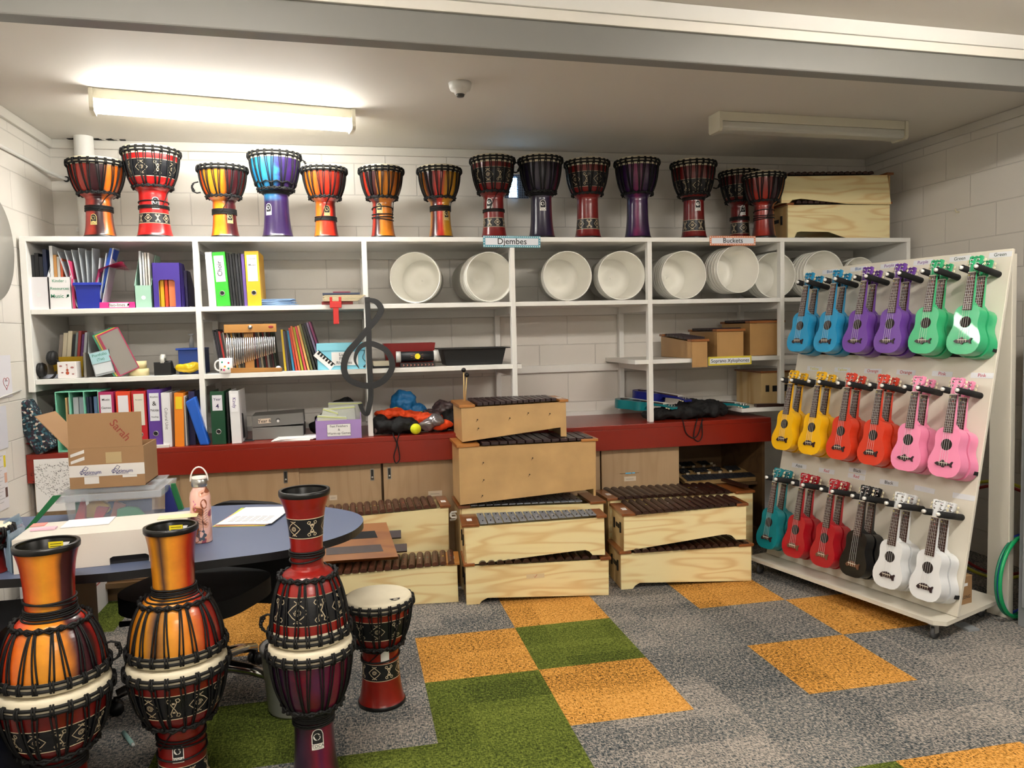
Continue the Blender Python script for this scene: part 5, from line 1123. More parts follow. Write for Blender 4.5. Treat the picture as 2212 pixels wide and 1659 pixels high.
for s in (-1, 1): b.box(s*.026-.008, s*.026+.008, -.01, .012, .0185, .045)
b.build('clamp', col('c8201c', .3), t, bev=.003)
for z in (1,): 
    o = MB().box(-.08, .1, .0, .06, .0, .018).build('card_box', col('8a2420')); o.location = (t.location.x, YS+.006, Z2+.0005); tag(o, 'small dark red block under the cream cards', 'box')
# bay two, middle shelf: music books
random.seed(21)
bc = [('1a1a22', 'black'), ('2a2430', 'charcoal'), ('141820', 'near-black'), ('b02a24', 'red'), ('3a3a3a', 'dark grey'), ('9a948a', 'grey'), ('6a2a24', 'maroon'), ('b8b0a0', 'cream'), ('2a2a30', 'black'), ('c89a3a', 'gold'), ('8a8a80', 'grey')]
x = at(455, 760, 'y', Y1+.03).x; k = 0
def book(x, wd, h, c_, lab, lean, Y=Y1+.03):
    b = MB(); dx_ = -lean*h; b.hexa([(0, 0, 0), (wd, 0, 0), (0, .2, 0), (wd, .2, 0), (dx_, 0, h), (dx_+wd, 0, h), (dx_, .2, h), (dx_+wd, .2, h)]); o = b.build('book', mat('book_'+c_, c_, .45)); o.location = (x, Y, Z3+.001)
    return tag(o, lab, 'book', 'thin music books on the middle shelf')
for i, (c_, nm) in enumerate(bc):
    wd = random.uniform(.007, .011); book(x+.05, wd, random.uniform(.22, .265), c_, 'thin %s music book leaning above the mug, %s from the upright' % (nm, ORD[i]), .14); x += wd+.0015
mid = ['8a5040', '40485a', 'b0b0a8', '6a2020', 'a8a090', '3a4a3a', '8a8478', '504030', '23262e', 'a03a30', '6a6a70', 'c0b8a0', '2a3028', '7a2a2a', '9a9a94', '35302a', '5a2430', '2e4030']
mn = ['rust', 'slate', 'pale grey', 'oxblood', 'stone', 'dark green', 'taupe', 'brown', 'black', 'brick red', 'steel grey', 'ivory', 'olive black', 'wine', 'silver', 'umber', 'plum', 'forest green']
x = at(505, 760, 'y', Y1+.10).x+.02
for i, (c_, nm) in enumerate(zip(mid, mn)):
    wd = random.uniform(.008, .012); book(x, wd, random.uniform(.235, .26), c_, 'thin %s music book seen behind the chime bars, %s from left' % (nm, ORD[i]), .09, Y1+.14); x += wd+.0022
rt_ = [('d8b81c', 'yellow'), ('4a4456', 'grey purple'), ('1a1a20', 'black'), ('2a80a8', 'blue'), ('c03a2c', 'red'), ('d86a3a', 'orange red'), ('a8a020', 'olive'), ('d04850', 'coral'), ('e0a860', 'peach'), ('6a6a3a', 'khaki'), ('2a2a22', 'dark olive'), ('16161e', 'black'), ('7a6a8a', 'lavender'), ('7a2a5a', 'magenta')]
x = at(606, 760, 'y', Y1+.05).x
for i, (c_, nm) in enumerate(rt_):
    wd = .0118; book(x+.018, wd, .225+.004*i+random.uniform(0, .02), c_, 'thin %s music book right of the chimes, %s from left' % (nm, ORD[i]), .05+.018*i, Y1+.05); x += wd+.0035+.0004*i
# bar chimes
t = thing('bar_chimes', 'wooden tabletop bar chimes with hanging silver tubes in front of the music books', 'chimes', (at(545, 797, 'y', Y1-.01).x, Y1-.005, Z3+.001))
CW = wood('chime_wood', 'c08a44', 'a87234', .4, axis=0, scale=2, rings=3)
b = MB(); b.prism([(-.155, 0), (.165, 0), (.165, .022), (-.155, .03)], -.02, .03); b.build('base', CW, t, bev=.003)
b = MB(); b.box(-.145, .145, -.014, .014, .232, .28); b.build('top_bar', CW, t, bev=.002); b = MB(); b.box(-.04, .01, .014, .03, .02, .235); b.build('post', CW, t)
MB().cyl((-.0, -.0145, .262), (-.0, -.019, .262), .012, 14).build('screw', STEEL, t); MB().ball((.115, -.0145, .262), .011, 0, 10, (1.3, .1, .7)).build('emblem', col('9a2a2a'), t)
for i in range(24):
    x = -.135+.0115*i; L = .175-.0035*i; MB().cyl((x, 0, .205), (x, 0, .205-L), .0042, 8).build('chime', mat('chime_silver', 'cfd0d4', .25, metal=.85), t)
b = MB()
for i in range(24): x = -.135+.0115*i; b.tube([(x, 0, .205), (x, 0, .232)], .0008, 3)
b.build('chime_cord', INK, t)
# mug
t = thing('mug', 'white spotted mug at the front of the music books', 'mug', (at(488, 796, 'y', Y1-.01).x, Y1+.0, Z3+.001))
MB().lathe([(.0001, 0), (.036, 0), (.038, .004), (.038, .088), (.035, .088), (.034, .006), (.0001, .006)], 32).build('cup', mat('mug_white', 'ece9e6', .25), t)
b = MB(); b.tube([(-.036-.026*math.sin(a_), 0, .045+.03*math.cos(a_)) for a_ in [i*PI/10 for i in range(11)]], .005, 8); b.build('handle', mat('mug_white', 'ece9e6', .25), t)
b = MB(); CC = [col('1c9a80'), col('c8283a'), col('d8a838'), col('d83a80'), INK]
for a_, z, m in ((-2.0, .055, 0), (-1.6, .03, 2), (-1.05, .05, 1), (-1.75, .01, 3), (-1.1, .018, 0), (-2.2, .012, 4)):
    b.ball((.0383*math.cos(a_), .0383*math.sin(a_), z+.01), .0065, m, 10, (1, 1, 1), None) if False else b.add([(.0386*math.cos(a_+.16*math.cos(q)), .0386*math.sin(a_+.16*math.cos(q)), z+.01+.006*math.sin(q)) for q in [i*PI/5 for i in range(10)]], [tuple(range(10))], m)
b.build('spot', CC, t)
o = MB().ball((0, 0, .017), .017, 0, 16).build('ball', mat('blue_white', 'b9c6d2', .5)); o.location = (at(601, 793, 'y', Y1-.02).x, Y1-.0, Z3+.001); tag(o, 'small pale blue marbled ball by the chimes', 'ball')
# light blue box, treble clef
Yb = YS+.03
t, w_, h = boxpx('storage_box', 'sky blue lidded box labelled Large Floor Rhythms', 'box', 683, 800, 741, Yb, .22, Z3, '')
MB().box(.003, w_-.003, .002, .22, 0, h-.045).build('box', col('7cc6dc'), t, bev=.001); MB().box(0, w_, 0, .224, h-.045, h).build('lid', col('82cce0'), t, bev=.001)
MB().box(w_*.27, w_*.76, -.0008, .001, h*.15, h*.66).build('label_card', PAPER, t)
b = MB()
for i, s in enumerate(('Large', 'Floor', 'Rhythms')): b.text(s, Matrix.Translation((w_*.5, -.0012, h*(.56-.155*i))) @ Matrix.Rotation(PI/2, 4, 'X'), .026)
b.build('lettering', col('55585c'), t)
b = MB(); M = Matrix.Translation((w_*.14, .0, h*.38)) @ Matrix.Rotation(.75, 4, 'Y')
b.box(-.065, .065, -.0006, .0015, -.024, .02, 0, M)
for i in range(6): b.box(-.056+.02*i, -.044+.02*i, -.0012, -.0006, -.002, .02, 1, M)
b.box(-.065, .065, -.0012, -.0006, .016, .021, 1, M); b.build('keyboard_picture', [PAPER, INK], t)
b = MB(); cx, cz = w_*.87, h*.36
b.tube([(cx+.016*math.sin(i*.7)*(1-i/14), -.001, cz-.04+.008*i) for i in range(13)], .0022, 4); b.ball((cx, -.001, cz-.045), .006, 0, 8, (1, .2, 1)); b.build('clef_picture', INK, t)
t = thing('treble_clef', 'large black painted treble clef cut-out hanging on the front of the shelf upright', 'decoration', (XU[1], YS-.02, 0))
yc = YS-.016
def cpt(px, py): p = at(px, py, 'y', YS-.016); return (p.x-XU[1], p.z)
def strip(pts, ws, name='band'):
    pts = [Vector(cpt(*p)) for p in pts]
    # catmull-rom resample
    out = []; wo = []
    for i in range(len(pts)-1):
        p0, p1, p2, p3 = pts[max(i-1, 0)], pts[i], pts[i+1], pts[min(i+2, len(pts)-1)]
        for k in range(6):
            u = k/6; out.append(.5*((2*p1)+(p2-p0)*u+(2*p0-5*p1+4*p2-p3)*u*u+(3*p1-p0-3*p2+p3)*u**3)); wo.append(ws[i]+(ws[i+1]-ws[i])*u)
    out.append(pts[-1]); wo.append(ws[-1]); v = []
    for i, p in enumerate(out):
        d = (out[min(i+1, len(out)-1)]-out[max(i-1, 0)]).normalized(); n = Vector((-d.y, d.x))*wo[i]/2
        for q in (p+n, p-n): v += [(q.x, 0, q.y), (q.x, .006, q.y)]
    b = MB(); f = []
    for i in range(len(out)-1):
        a_ = 4*i; c_ = a_+4; f += [(a_, c_, c_+2, a_+2), (a_+1, a_+3, c_+3, c_+1), (a_, a_+1, c_+1, c_), (a_+2, c_+2, c_+3, a_+3)]
    f += [(0, 2, 3, 1), (len(v)-4, len(v)-3, len(v)-1, len(v)-2)]
    b.add(v, f); return b.build(name, mat('clef_black', '17181a', .45), t, loc=(0, {'stem': 0, 'curl': -.003, 'hook': .002}[name], 0))
strip([(793, 642), (796, 700), (798, 780), (801, 850), (797, 880), (794, 893)], [.03, .032, .032, .032, .032, .026], 'stem')
strip([(789, 647), (812, 652), (823, 668), (814, 688), (797, 708), (772, 738), (750, 765), (743, 795), (752, 818), (775, 830), (803, 833), (828, 822), (845, 800), (846, 778), (834, 757), (814, 746), (797, 742), (780, 748), (770, 762), (767, 780), (776, 796)], [.02, .032, .038, .034, .034, .036, .04, .038, .034, .034, .038, .038, .036, .036, .034, .034, .032, .028, .022, .014, .003], 'curl')
strip([(797, 884), (794, 894), (787, 893), (782, 884), (779, 872)], [.028, .024, .022, .024, .034], 'hook'); 
# right of the clef
x0 = at(806, 780, 'y', Yb).x
o = MB().prism([(0, .006), (.006, 0), (.12, 0), (.126, .006), (.126, .03), (0, .03)], 0, .05).build('eraser', col('cfc8b0')); o.location = (x0, Yb, Z3+.014); 
for v in (0,): pass
tag(o, 'long cream eraser block behind the treble clef', 'eraser'); o2 = MB().box(0, .13, 0, .06, 0, .0125).build('eraser_base', INK); o2.parent = o; o2.location = (-.002, -.004, -.013)
t = thing('storage_tub', 'dark red plastic tub behind the sun-painted tube', 'tub', (at(885, 748, 'y', Yb+.1).x, Yb+.2, Z3+.001)); b = MB(); tub(b, .32, .19, .145); b.build('tub', col('8a1a18', .35), t, bev=.003)
t = thing('painted_tube', 'black painted cardboard tube with a yellow sun, on the middle shelf', 'tube', (at(902, 782, 'y', Yb).x, Yb+.02, Z3+.03)); 
b = MB(); b.cyl((-.118, 0, .035), (.118, 0, .035), .031, 24); b.build('tube', col('15171c'), t)
for s in (-1, 1): MB().cyl((s*.10, 0, .035), (s*.128, 0, .035), .0335, 24).build('end_band', col('c9c8c4'), t)
b = MB(); b.add([(.017*math.cos(q), -.0318+.4*(.017*math.sin(q))**2*30*.03, .036+.017*math.sin(q)) for q in [i*PI/8 for i in range(16)]], [tuple(range(16))], 0)
for i in range(9): q = i*2*PI/9; b.add([(.02*math.cos(q), -.0322, .036+.014*math.sin(q)), (.045*math.cos(q+.05), -.0300, .036+.02*math.sin(q+.05)), (.045*math.cos(q-.04), -.0300, .036+.02*math.sin(q-.04))], [(0, 1, 2)], 1)
b.build('sun_painting', [col('f0dc10'), col('c87a4a')], t)
b = MB(); b.box(-.105, .105, -.03, .03, 0, .027); o = b.build('painted_block', col('1a1214')); o.location = (at(902, 782, 'y', Yb).x, Yb+.02, Z3+.001)
for i in range(9): pass
tag(o, 'black painted stick with small red marks under the sun tube', 'block'); b = MB()
for i in range(9): b.prism([(-.09+.022*i, .005), (-.08+.022*i, .013), (-.09+.022*i, .021), (-.086+.022*i, .013)], -.0306, -.0301)
k = b.build('red_marks', col('c07868')); k.parent = o
t = thing('storage_tray', 'long black plastic tray on the middle shelf', 'tray', (at(1020, 745, 'y', Yb+.12).x, Yb+.16, Z3+.001)); b = MB(); tub(b, .40, .26, .105, tp=.88); b.build('tray', BLACK, t, bev=.004)
b = MB()
for s in ((-.225, .225, -.15, -.128), (-.225, .225, .128, .15), (-.225, -.198, -.128, .128), (.198, .225, -.128, .128)): b.box(*s, .100, .106)
b.build('rim', BLACK, t, bev=.002)
# ------------------------------------------------------------ on the red counter, left
YK = YC+.04
t = thing('divider_box', 'mint green four-slot divider box full of books on the counter', 'divider box', (at(118, 850, 'y', YK).x, YK, ZC+.001)); w_ = at(212, 850, 'y', YK).x-t.location.x; h = at(160, 846, 'y', YK).z-ZC
MT = col('7fcdb0'); b = MB(); b.box(0, w_, .24, .245, 0, h); b.box(0, w_, 0, .24, h-.004, h); b.box(0, w_, 0, .24, 0, .004)
for i in range(4): b.box(w_*i/3-(.004 if i else 0), w_*i/3+(.0 if i else .004), 0, .24, .004, h-.004)
b.build('box', MT, t)
for i, (x, wd, c_, nm) in enumerate(((.2, .04, 'd9b27c', 'tan spotted'), (.27, .03, 'c8c8c4', 'white'), (.38, .12, 'a9b0b4', 'silver covered'), (.52, .1, '8f9ca4', 'grey covered'), (.69, .05, '1a2440', 'navy'), (.76, .05, '15203a', 'dark navy'), (.86, .08, '5a7aa0', 'blue plastic'))):
    o = MB().box(0, w_*wd, .02, .22, 0, h*.88).build('book', col(c_)); o.location = (t.location.x+w_*x, YK, ZC+.0065); tag(o, '%s book in the mint divider box, %s from left' % (nm, ORD[i]), 'book', GR)
binder('magenta binder marked Music Games and, on the counter', 211, 244, 847, YK, ZC, 'a8285c', 'dcdce0', ('Music', 'Games', 'and'), lh=(.5, .95))
binder('orange-red binder with a blank white spine label', 249, 280, 846, YK, ZC, 'd8431c', 'dcdce0', lh=(.4, .93))
binder('red binder with a printed white and tan spine card', 283, 314, 845, YK, ZC, 'b81a24', 'd8d4c4', ('Percussion', '', ''), lh=(.4, .95))
binder('purple binder marked Rhythm and Note Reading', 317, 346, 842, YK, ZC, '5d3a94', 'd9dce2', ('Rhythm', '&', 'Note', 'Reading'), lh=(.46, .94))
binder('white binder marked Cultural Unit standing on the counter', 347, 366, 849, YK-.01, ZC, 'd9d9dc', 'dfdfe2', ('Cultural Unit',), vertical=1, hole=False, lh=(.1, .95), ink='77777c')
binder('orange binder with a small yellow tag', 372, 392, 849, YK-.01, ZC, 'e8861a', 'e6c81c', ('', ''), hole=False, lean=.03, lh=(.7, .93))
for k, (c_, nm) in enumerate((('6a6a70', 'grey'), ('c8c4bc', 'cream'), ('3a3c42', 'charcoal'))): binder('thin %s folder right of the orange binder' % nm, 393+3.5*k, 396+3.5*k, 853+k*3, YK, ZC, c_, hole=False, dep=.2)
binder('dark indigo folder behind the blue zip bag', 404, 417, 846, YK+.03, ZC, '1e1c46', hole=False, dep=.2, lean=.02)
b = MB(); b.hexa([(0, 0, 0), (.05, 0, 0), (0, .07, 0), (.05, .07, 0), (-.07, .01, .25), (-.015, .01, .28), (-.07, .07, .25), (-.015, .07, .28)]); o = b.build('zip_bag', mat('blue_shiny', '1f5cc0', .25, bump=.3, bscale=20), bev=.008); o.location = (at(440, 965, 'y', YK-.03).x-.02, YC+.012, ZC+.003); tag(o, 'shiny bright blue zip bag leaning against the shelf upright', 'bag')
o = MB().box(0, .16, -.0, .1, 0, .015).build('card_pack', col('d6cfcc')); o.location = (at(311, 968, 'y', YC).x-.03, YC+.004, ZC+.001); tag(o, 'pale flat packet on the counter edge under the purple binder', 'packet')
# floral pencil case, keyboard strip, dark sparkly bag
FLO = D.materials.new('floral_cloth'); FLO.use_nodes = True; nt = FLO.node_tree; bb = nt.nodes['Principled BSDF']; tc = nd(nt, 'ShaderNodeTexCoord'); vo = nd(nt, 'ShaderNodeTexVoronoi'); vo.inputs['Scale'].default_value = 95; nt.links.new(tc.outputs['Object'], vo.inputs['Vector'])
sx_ = nd(nt, 'ShaderNodeSeparateColor'); nt.links.new(vo.outputs['Color'], sx_.inputs[0]); rr_ = ramp(nt, [(0, '16242e'), (.35, '27525e'), (.55, '8a9a9a'), (.62, '1a1a24'), (.8, '3a2030'), (.95, 'c8b8a8')], 'CONSTANT'); nt.links.new(sx_.outputs[0], rr_.inputs[0]); nt.links.new(rr_.outputs[0], bb.inputs['Base Color']); bb.inputs['Roughness'].default_value = .8
t = thing('pencil_case', 'dark floral pencil case with a red wrist strap at the left end of the counter', 'pencil case', (at(100, 985, 'y', YC).x, YC+.03, ZC+.012), (0, -.42, 0))
b = MB(); b.box(-.055, .055, -.04, .06, 0, .30); b.build('case', FLO, t, bev=.02)
b = MB()
v = []
for i in range(9): q = i*PI/8; v += [(-.055-.05*math.sin(q), -.02, .20-.13*i/8), (-.055-.05*math.sin(q), .015, .20-.13*i/8)]
b.add(v, [(2*i, 2*i+1, 2*i+3, 2*i+2) for i in range(8)]); b.build('wrist_strap', col('b82230'), t)
o = MB().box(-.05, .05, -.02, .03, 0, .24).build('sequin_bag', mat('sparkly_black', '0e0e10', .5, bump=1, bscale=60, spec=.8), bev=.015); o.location = (at(112, 940, 'y', YK+.15).x, YK+.2, ZC+.02); o.rotation_euler = (0, .25, 0); tag(o, 'black sparkly bag behind the floral pencil case', 'bag')
b = MB(); b.box(-.03, .03, 0, .004, 0, .34)
for i in range(16): b.box(-.03, .008, -.001, 0, .01+.02*i, .02+.02*i, 1)
o = b.build('piano_scarf', [PAPER, INK]); o.location = (at(74, 975, 'y', YK+.05).x, YK+.11, ZC+.001); o.rotation_euler = (0, -.08, 0); tag(o, 'black and white piano-key scarf at the far left of the counter', 'scarf')
# heart drawing stuck on the cupboard
t = thing('poster', 'white sheet with a heart made of music notes, stuck below the counter', 'poster', (0, 0, 0))
a, q, c_ = at(72, 993, 'y', YC-.005), at(160, 990, 'y', YC-.005), at(76, 1107, 'y', YC-.005)
MB().box(a.x, q.x+.06, YC-.004, YC-.0025, c_.z, a.z).build('sheet', PAPER, t)
b = MB(); random.seed(9); cx = at(118, 1040, 'y', YC).x; cz = at(118, 1045, 'y', YC).z
for i in range(620):
    x, z = random.uniform(-1.25, 1.25), random.uniform(-1.2, 1.3)
    if (x*x+z*z-1)**3-x*x*z**3 < 0:
        q_ = random.uniform(0, PI); l = .004; p = (cx+x*.10, cz+z*.095); b.add([(p[0]-l*math.cos(q_), YC-.0046, p[1]-l*math.sin(q_)), (p[0]+l*math.cos(q_), YC-.0046, p[1]+l*math.sin(q_)), (p[0]+l*math.cos(q_)+.0012, YC-.0046, p[1]+l*math.sin(q_)+.0016), (p[0]-l*math.cos(q_)+.0012, YC-.0046, p[1]-l*math.sin(q_)+.0016)], [(0, 1, 2, 3)], 0)
b.build('heart_drawing', INK, t)
# ------------------------------------------------------------ second bay on the counter
binder('dark green binder marked Year 4', 453, 483, 846, YK-.01, ZC, '13462c', 'dcdce4', ('Year', '4'), lh=(.64, .93), ink='3a2a5a')
binder('white binder marked Kindy on the counter', 496, 517, 845, YK-.01, ZC, 'e0e0e2', 'ebebee', ('Kindy',), vertical=1, hole=False, lh=(.6, .95), ink='5a4a8a', lean=-.02)
binder('black folder between the green and the Kindy binder', 487.5, 492, 848, YK+.01, ZC, '101114', hole=False, dep=.2)
b = MB(); b.prism([(0, 0), (.09, 0), (.09, .05), (.05, .16), (0, .17)], 0, .002, plane='yz'); b.box(-.0, .06, 0, .09, 0, .002); o = b.build('bookend', col('2e2f33')); o.location = (at(524, 945, 'y', YK+.05).x, YK+.06, ZC+.001); tag(o, 'dark metal bookend standing right of the Kindy binder', 'bookend')
for k, (l, r, z, h, lab, yaw) in enumerate(((544, 655, 0, .073, 'grey box file lying flat, lower of the two on the counter', 0), (545, 657, .075, .068, 'grey box file marked Year 6, lying on the other one', .06))):
    a = at(l, 920, 'y', YK+.10); q = at(r, 920, 'y', YK+.10); w_ = q.x-a.x; t = thing('box_file', lab, 'box file', (a.x, YK+.10, ZC+.001+z), (0, -.03*k, yaw*.5))
    MB().box(0, w_, 0, .25, 0, h).build('case', col('74736f'), t, bev=.003)
    if k:
        MB().box(w_*.12, w_*.36, -.0012, -.0002, h*.3, h*.72).build('label_card', col('d8c8b4'), t); MB().text('Year 6', Matrix.Translation((w_*.24, -.0016, h*.5)) @ Matrix.Rotation(PI/2, 4, 'X'), .028).build('lettering', INK, t)
        b = MB(); b.disc((w_*.5, -.0006, h*.5), .013, 18, 0, 'y'); b.disc((w_*.5, -.0012, h*.42), .008, 12, 1, 'y'); b.build('finger_hole', [col('4a4a48'), PAPER], t)
for k in range(4):
    o = MB().box(-.11, .11, -.08, .08, 0, .003).build('paper_sheet', PAPER); p = at(633, 945, 'y', YC+.12); o.location = (p.x+.01*k, YC+.10+.004*k, ZC+.001+.0034*k); o.rotation_euler = (0, 0, .1*k-.1); tag(o, 'loose white sheet in the small pile by the lilac box, %s from the bottom' % ORD[k], 'paper', 'loose papers by the lilac box')
t = thing('storage_box', 'open lilac box labelled Fast Finishers and Warm-up Games', 'box', (at(681, 905, 'y', YC+.005).x, YC+.004, ZC+.001)); w_ = at(780, 905, 'y', YC+.005).x-t.location.x; h = at(730, 908, 'y', YC).z-ZC
LIL = col('a486c4'); b = MB(); b.box(0, w_, 0, .003, 0, h); b.box(0, w_, .197, .2, 0, h); b.box(0, .003, .003, .197, 0, h); b.box(w_-.003, w_, .003, .197, 0, h+.03); b.box(.003, w_-.003, .003, .197, 0, .003); b.build('box', LIL, t)
MB().box(w_*.25, w_*.76, -.0014, -.0002, h*.16, h*.78).build('label_card', PAPER, t); b = MB(); b.box(w_*.245, w_*.765, -.0008, -.0001, h*.15, h*.79); b.build('label_border', INK, t)
b = MB()
for i, s in enumerate(('Fast Finishers', '&', 'Warm-up Games')): b.text(s, Matrix.Translation((w_*.505, -.002, h*(.68-.19*i))) @ Matrix.Rotation(PI/2, 4, 'X'), .019)
b.build('lettering', col('4a4c50'), t); lb = t
FILM = mat('zip_film', 'ccd0c4', .2, alpha=.55)
for k, (x, y, w2, h2, tl, c2) in enumerate(((.07, .03, .17, .055, .1, 'd8c83a'), (.12, .09, .19, .10, -.05, '8a9a94'), (.15, .12, .2, .125, .02, '30343a'), (.04, .07, .09, .09, .35, 'd0cc88'))):
    q = thing('zip_bag', ('clear zip bag of coloured cards at the front of the lilac box', 'clear zip bag with a white label in the lilac box', 'clear zip bag at the back of the lilac box', 'clear bag poking out at the left of the lilac box')[k], 'bag', (lb.location.x+x+.02, lb.location.y+y, ZC+h*.75), (-.15, tl, 0), 'zip bags in the lilac box')
    MB().box(-w2/2, w2/2, 0, .014, 0, h2).build('film', FILM, q, bev=.004); MB().box(-w2/3, w2/4, .003, .011, .0, h2*.6).build('cards', col(c2), q); MB().box(-w2/2, w2/2, -.0015, -.0003, h2-.014, h2-.008).build('zip_strip', col('b8c070'), q)
def blob(name, label, cat, pts, loc, m, seed=0, rough=.015, flat=True, group=None):
    """soft cloth heap: several merged ellipsoids with folds"""
    bm = bmesh.new(); rnd = random.Random(seed)
    for (x, y, z, rx, ry, rz) in pts:
        r = bmesh.ops.create_icosphere(bm, subdivisions=3, radius=1)
        for v in r['verts']: v.co = Vector((x+v.co.x*rx, y+v.co.y*ry, z+v.co.z*rz))
    me = D.meshes.new(name); bm.to_mesh(me); bm.free(); o = D.objects.new(name, me); COL.objects.link(o); me.materials.append(m)
    rm = o.modifiers.new('merge', 'REMESH'); rm.mode = 'VOXEL'; rm.voxel_size = .006; rm.use_smooth_shade = True
    tx = D.textures.new(name+str(seed), 'CLOUDS'); tx.noise_scale = .05; tx.noise_depth = 2; dm = o.modifiers.new('folds', 'DISPLACE'); dm.texture = tx; dm.strength = rough*2.4; dm.mid_level = .5; dm.texture_coords = 'LOCAL'
    t2 = D.textures.new(name+'v'+str(seed), 'VORONOI'); t2.noise_scale = .07; d2 = o.modifiers.new('creases', 'DISPLACE'); d2.texture = t2; d2.strength = rough*2.6; d2.mid_level = .4; d2.texture_coords = 'LOCAL'
    sm = o.modifiers.new('soft', 'SMOOTH'); sm.iterations = 1
    o.location = loc; return tag(o, label, cat, group)
ZK = ZC+.004
blob('snack_bag', 'crumpled yellow packet in front of the blue box', 'packet', [(0, 0, .032, .072, .035, .026), (.02, 0, .036, .05, .03, .024)], (at(407, 792, 'y', Y1).x, Y1+.035, Z3+.004), mat('yellow_foil', 'e8c31c', .3), 50, .008)
def pl(px, py, Y): return at(px, py, 'y', Y)
CLB = mat('cloth_black', '08080a', .8, bump=.5, bscale=40); 
blob('cloth_bag', 'black cloth spilling out behind the lilac box', 'bag', [(0, 0, .07, .13, .07, .07), (.05, .02, .13, .08, .05, .08), (-.09, -.0, .04, .07, .05, .04)], (pl(725, 900, YC+.33).x, YC+.34, ZK), CLB, 1)
p = pl(870, 900, YC+.12)
blob('drawstring_bag', 'black drawstring bag lying in front of the orange bib', 'bag', [(0, 0, .045, .13, .07, .045), (.07, 0, .04, .06, .06, .038), (-.1, .02, .06, .06, .06, .05)], (pl(855, 930, YC+.1).x, YC+.10, ZK), CLB, 2)
blob('gym_bag', 'bright blue bag at the back of the bag pile', 'bag', [(0, 0, .15, .085, .05, .085), (.06, 0, .11, .09, .05, .055), (.0, 0, .06, .12, .06, .06)], (pl(872, 880, YC+.3).x, YC+.32, ZK), mat('cloth_blue', '1568a0', .5, bump=.4, bscale=18), 3)
blob('sports_bib', 'orange sports bib draped over the black bags', 'bib', [(-.08, 0, .115, .09, .05, .025), (.03, -.01, .10, .08, .05, .022), (.13, -.02, .08, .07, .05, .03), (.22, -.0, .05, .06, .04, .03)], (pl(872, 900, YC+.2).x, YC+.19, ZK), mat('cloth_orange', 'e84a14', .7, bump=.3, bscale=20), 4)
blob('sports_bib', 'yellow bib showing between the blue bag and the orange bib', 'bib', [(0, 0, .09, .11, .03, .02), (-.14, .02, .12, .03, .02, .03)], (pl(905, 893, YC+.25).x, YC+.24, ZK), mat('cloth_yellow', 'd8b81a', .7), 5, .006)
blob('sequin_bag', 'brown and silver patterned cloth bag beside the plywood xylophone', 'bag', [(0, 0, .12, .08, .06, .06), (-.09, -.02, .08, .07, .06, .05), (.05, 0, .06, .1, .07, .06)], (pl(962, 890, YC+.2).x, YC+.22, ZK), mat('cloth_brown', '4a3c3e', .35, vary=.8, vscale=40, bump=.6, bscale=30), 6)
blob('bean_bag', 'shiny silver crumpled bag behind the tennis ball', 'bag', [(0, 0, .05, .055, .04, .045), (.04, 0, .06, .04, .04, .04)], (pl(928, 910, YC+.1).x, YC+.10, ZK), mat('cloth_silver', '8a8486', .2, metal=.5, bump=.8, bscale=30), 7)
blob('sports_bib', 'second orange bib half under the silver bag', 'bib', [(0, 0, .035, .07, .04, .03)], (pl(955, 915, YC+.1).x, YC+.11, ZK), mat('cloth_orange', 'e84a14', .7), 8, .008)
blob('gig_bag', 'flat black bag under the pile, against the plywood xylophone', 'bag', [(0, 0, .03, .16, .08, .03), (.07, .02, .08, .06, .06, .07)], (pl(950, 925, YC+.12).x+.02, YC+.17, ZK), CLB, 9)
t = thing('tennis_ball', 'yellow-green tennis ball on the counter edge', 'ball', (pl(898, 926, YC+.035).x, YC+.036, ZC+.034)); MB().ball((0, 0, 0), .033, 0, 24).build('ball', mat('tennis_felt', 'd8dc1e', .9, bump=.4, bscale=300), t)
MB().tube([(.0335*math.cos(q)*.75, .0335*math.sin(q)*.75, .0335*(.62*math.sin(2*q))) for q in [i*PI/16 for i in range(32)]], .0012, 4, 0, True).build('seam', PAPER, t)
b = MB(); b.cyl((0, 0, .036), (.08, 0, .036), .034, 20); b.cyl((-.001, 0, .036), (-.003, 0, .036), .03, 20, 1); o = b.build('cardboard_tube', [col('6a5a58'), col('3a3236')]); o.location = (pl(802, 925, YC+.06).x+.02, YC+.12, ZC+.001); tag(o, 'brownish cardboard tube lying behind the upright below the clef', 'tube')
def cord(name, label, pts, Y, r=.0035, m=None):
    P = [at(x, y, 'y', Y+dy) for x, y, dy in pts]; out = []
    for i in range(len(P)-1):
        p0, p1, p2, p3 = P[max(i-1, 0)], P[i], P[i+1], P[min(i+2, len(P)-1)]
        for k in range(6): u = k/6; out.append(.5*((2*p1)+(p2-p0)*u+(2*p0-5*p1+4*p2-p3)*u*u+(3*p1-p0-3*p2+p3)*u**3))
    out.append(P[-1]); o = MB().tube(out, r, 6).build(name, ROPE); return tag(o, label, 'cord')
cord('bag_cord', 'black drawstring loop dangling over the red counter front, left', [(849, 935, .05), (850, 941, -.004), (857, 960, -.008), (851, 985, -.008), (855, 1000, -.008), (863, 992, -.008), (861, 970, -.008), (858, 955, -.008), (861, 941, -.004), (862, 935, .05)], YC)
cord('bag_cord', 'black bag cords looping over the red counter front, right', [(1473, 905, .05), (1476, 912, -.004), (1482, 935, -.008), (1497, 946, -.008), (1508, 938, -.008), (1516, 912, -.004), (1518, 905, .05), (1516, 912, -.005), (1517, 940, -.008), (1510, 953, -.008), (1500, 948, -.008), (1499, 935, -.008), (1505, 909, -.004), (1506, 903, .05)], YC)
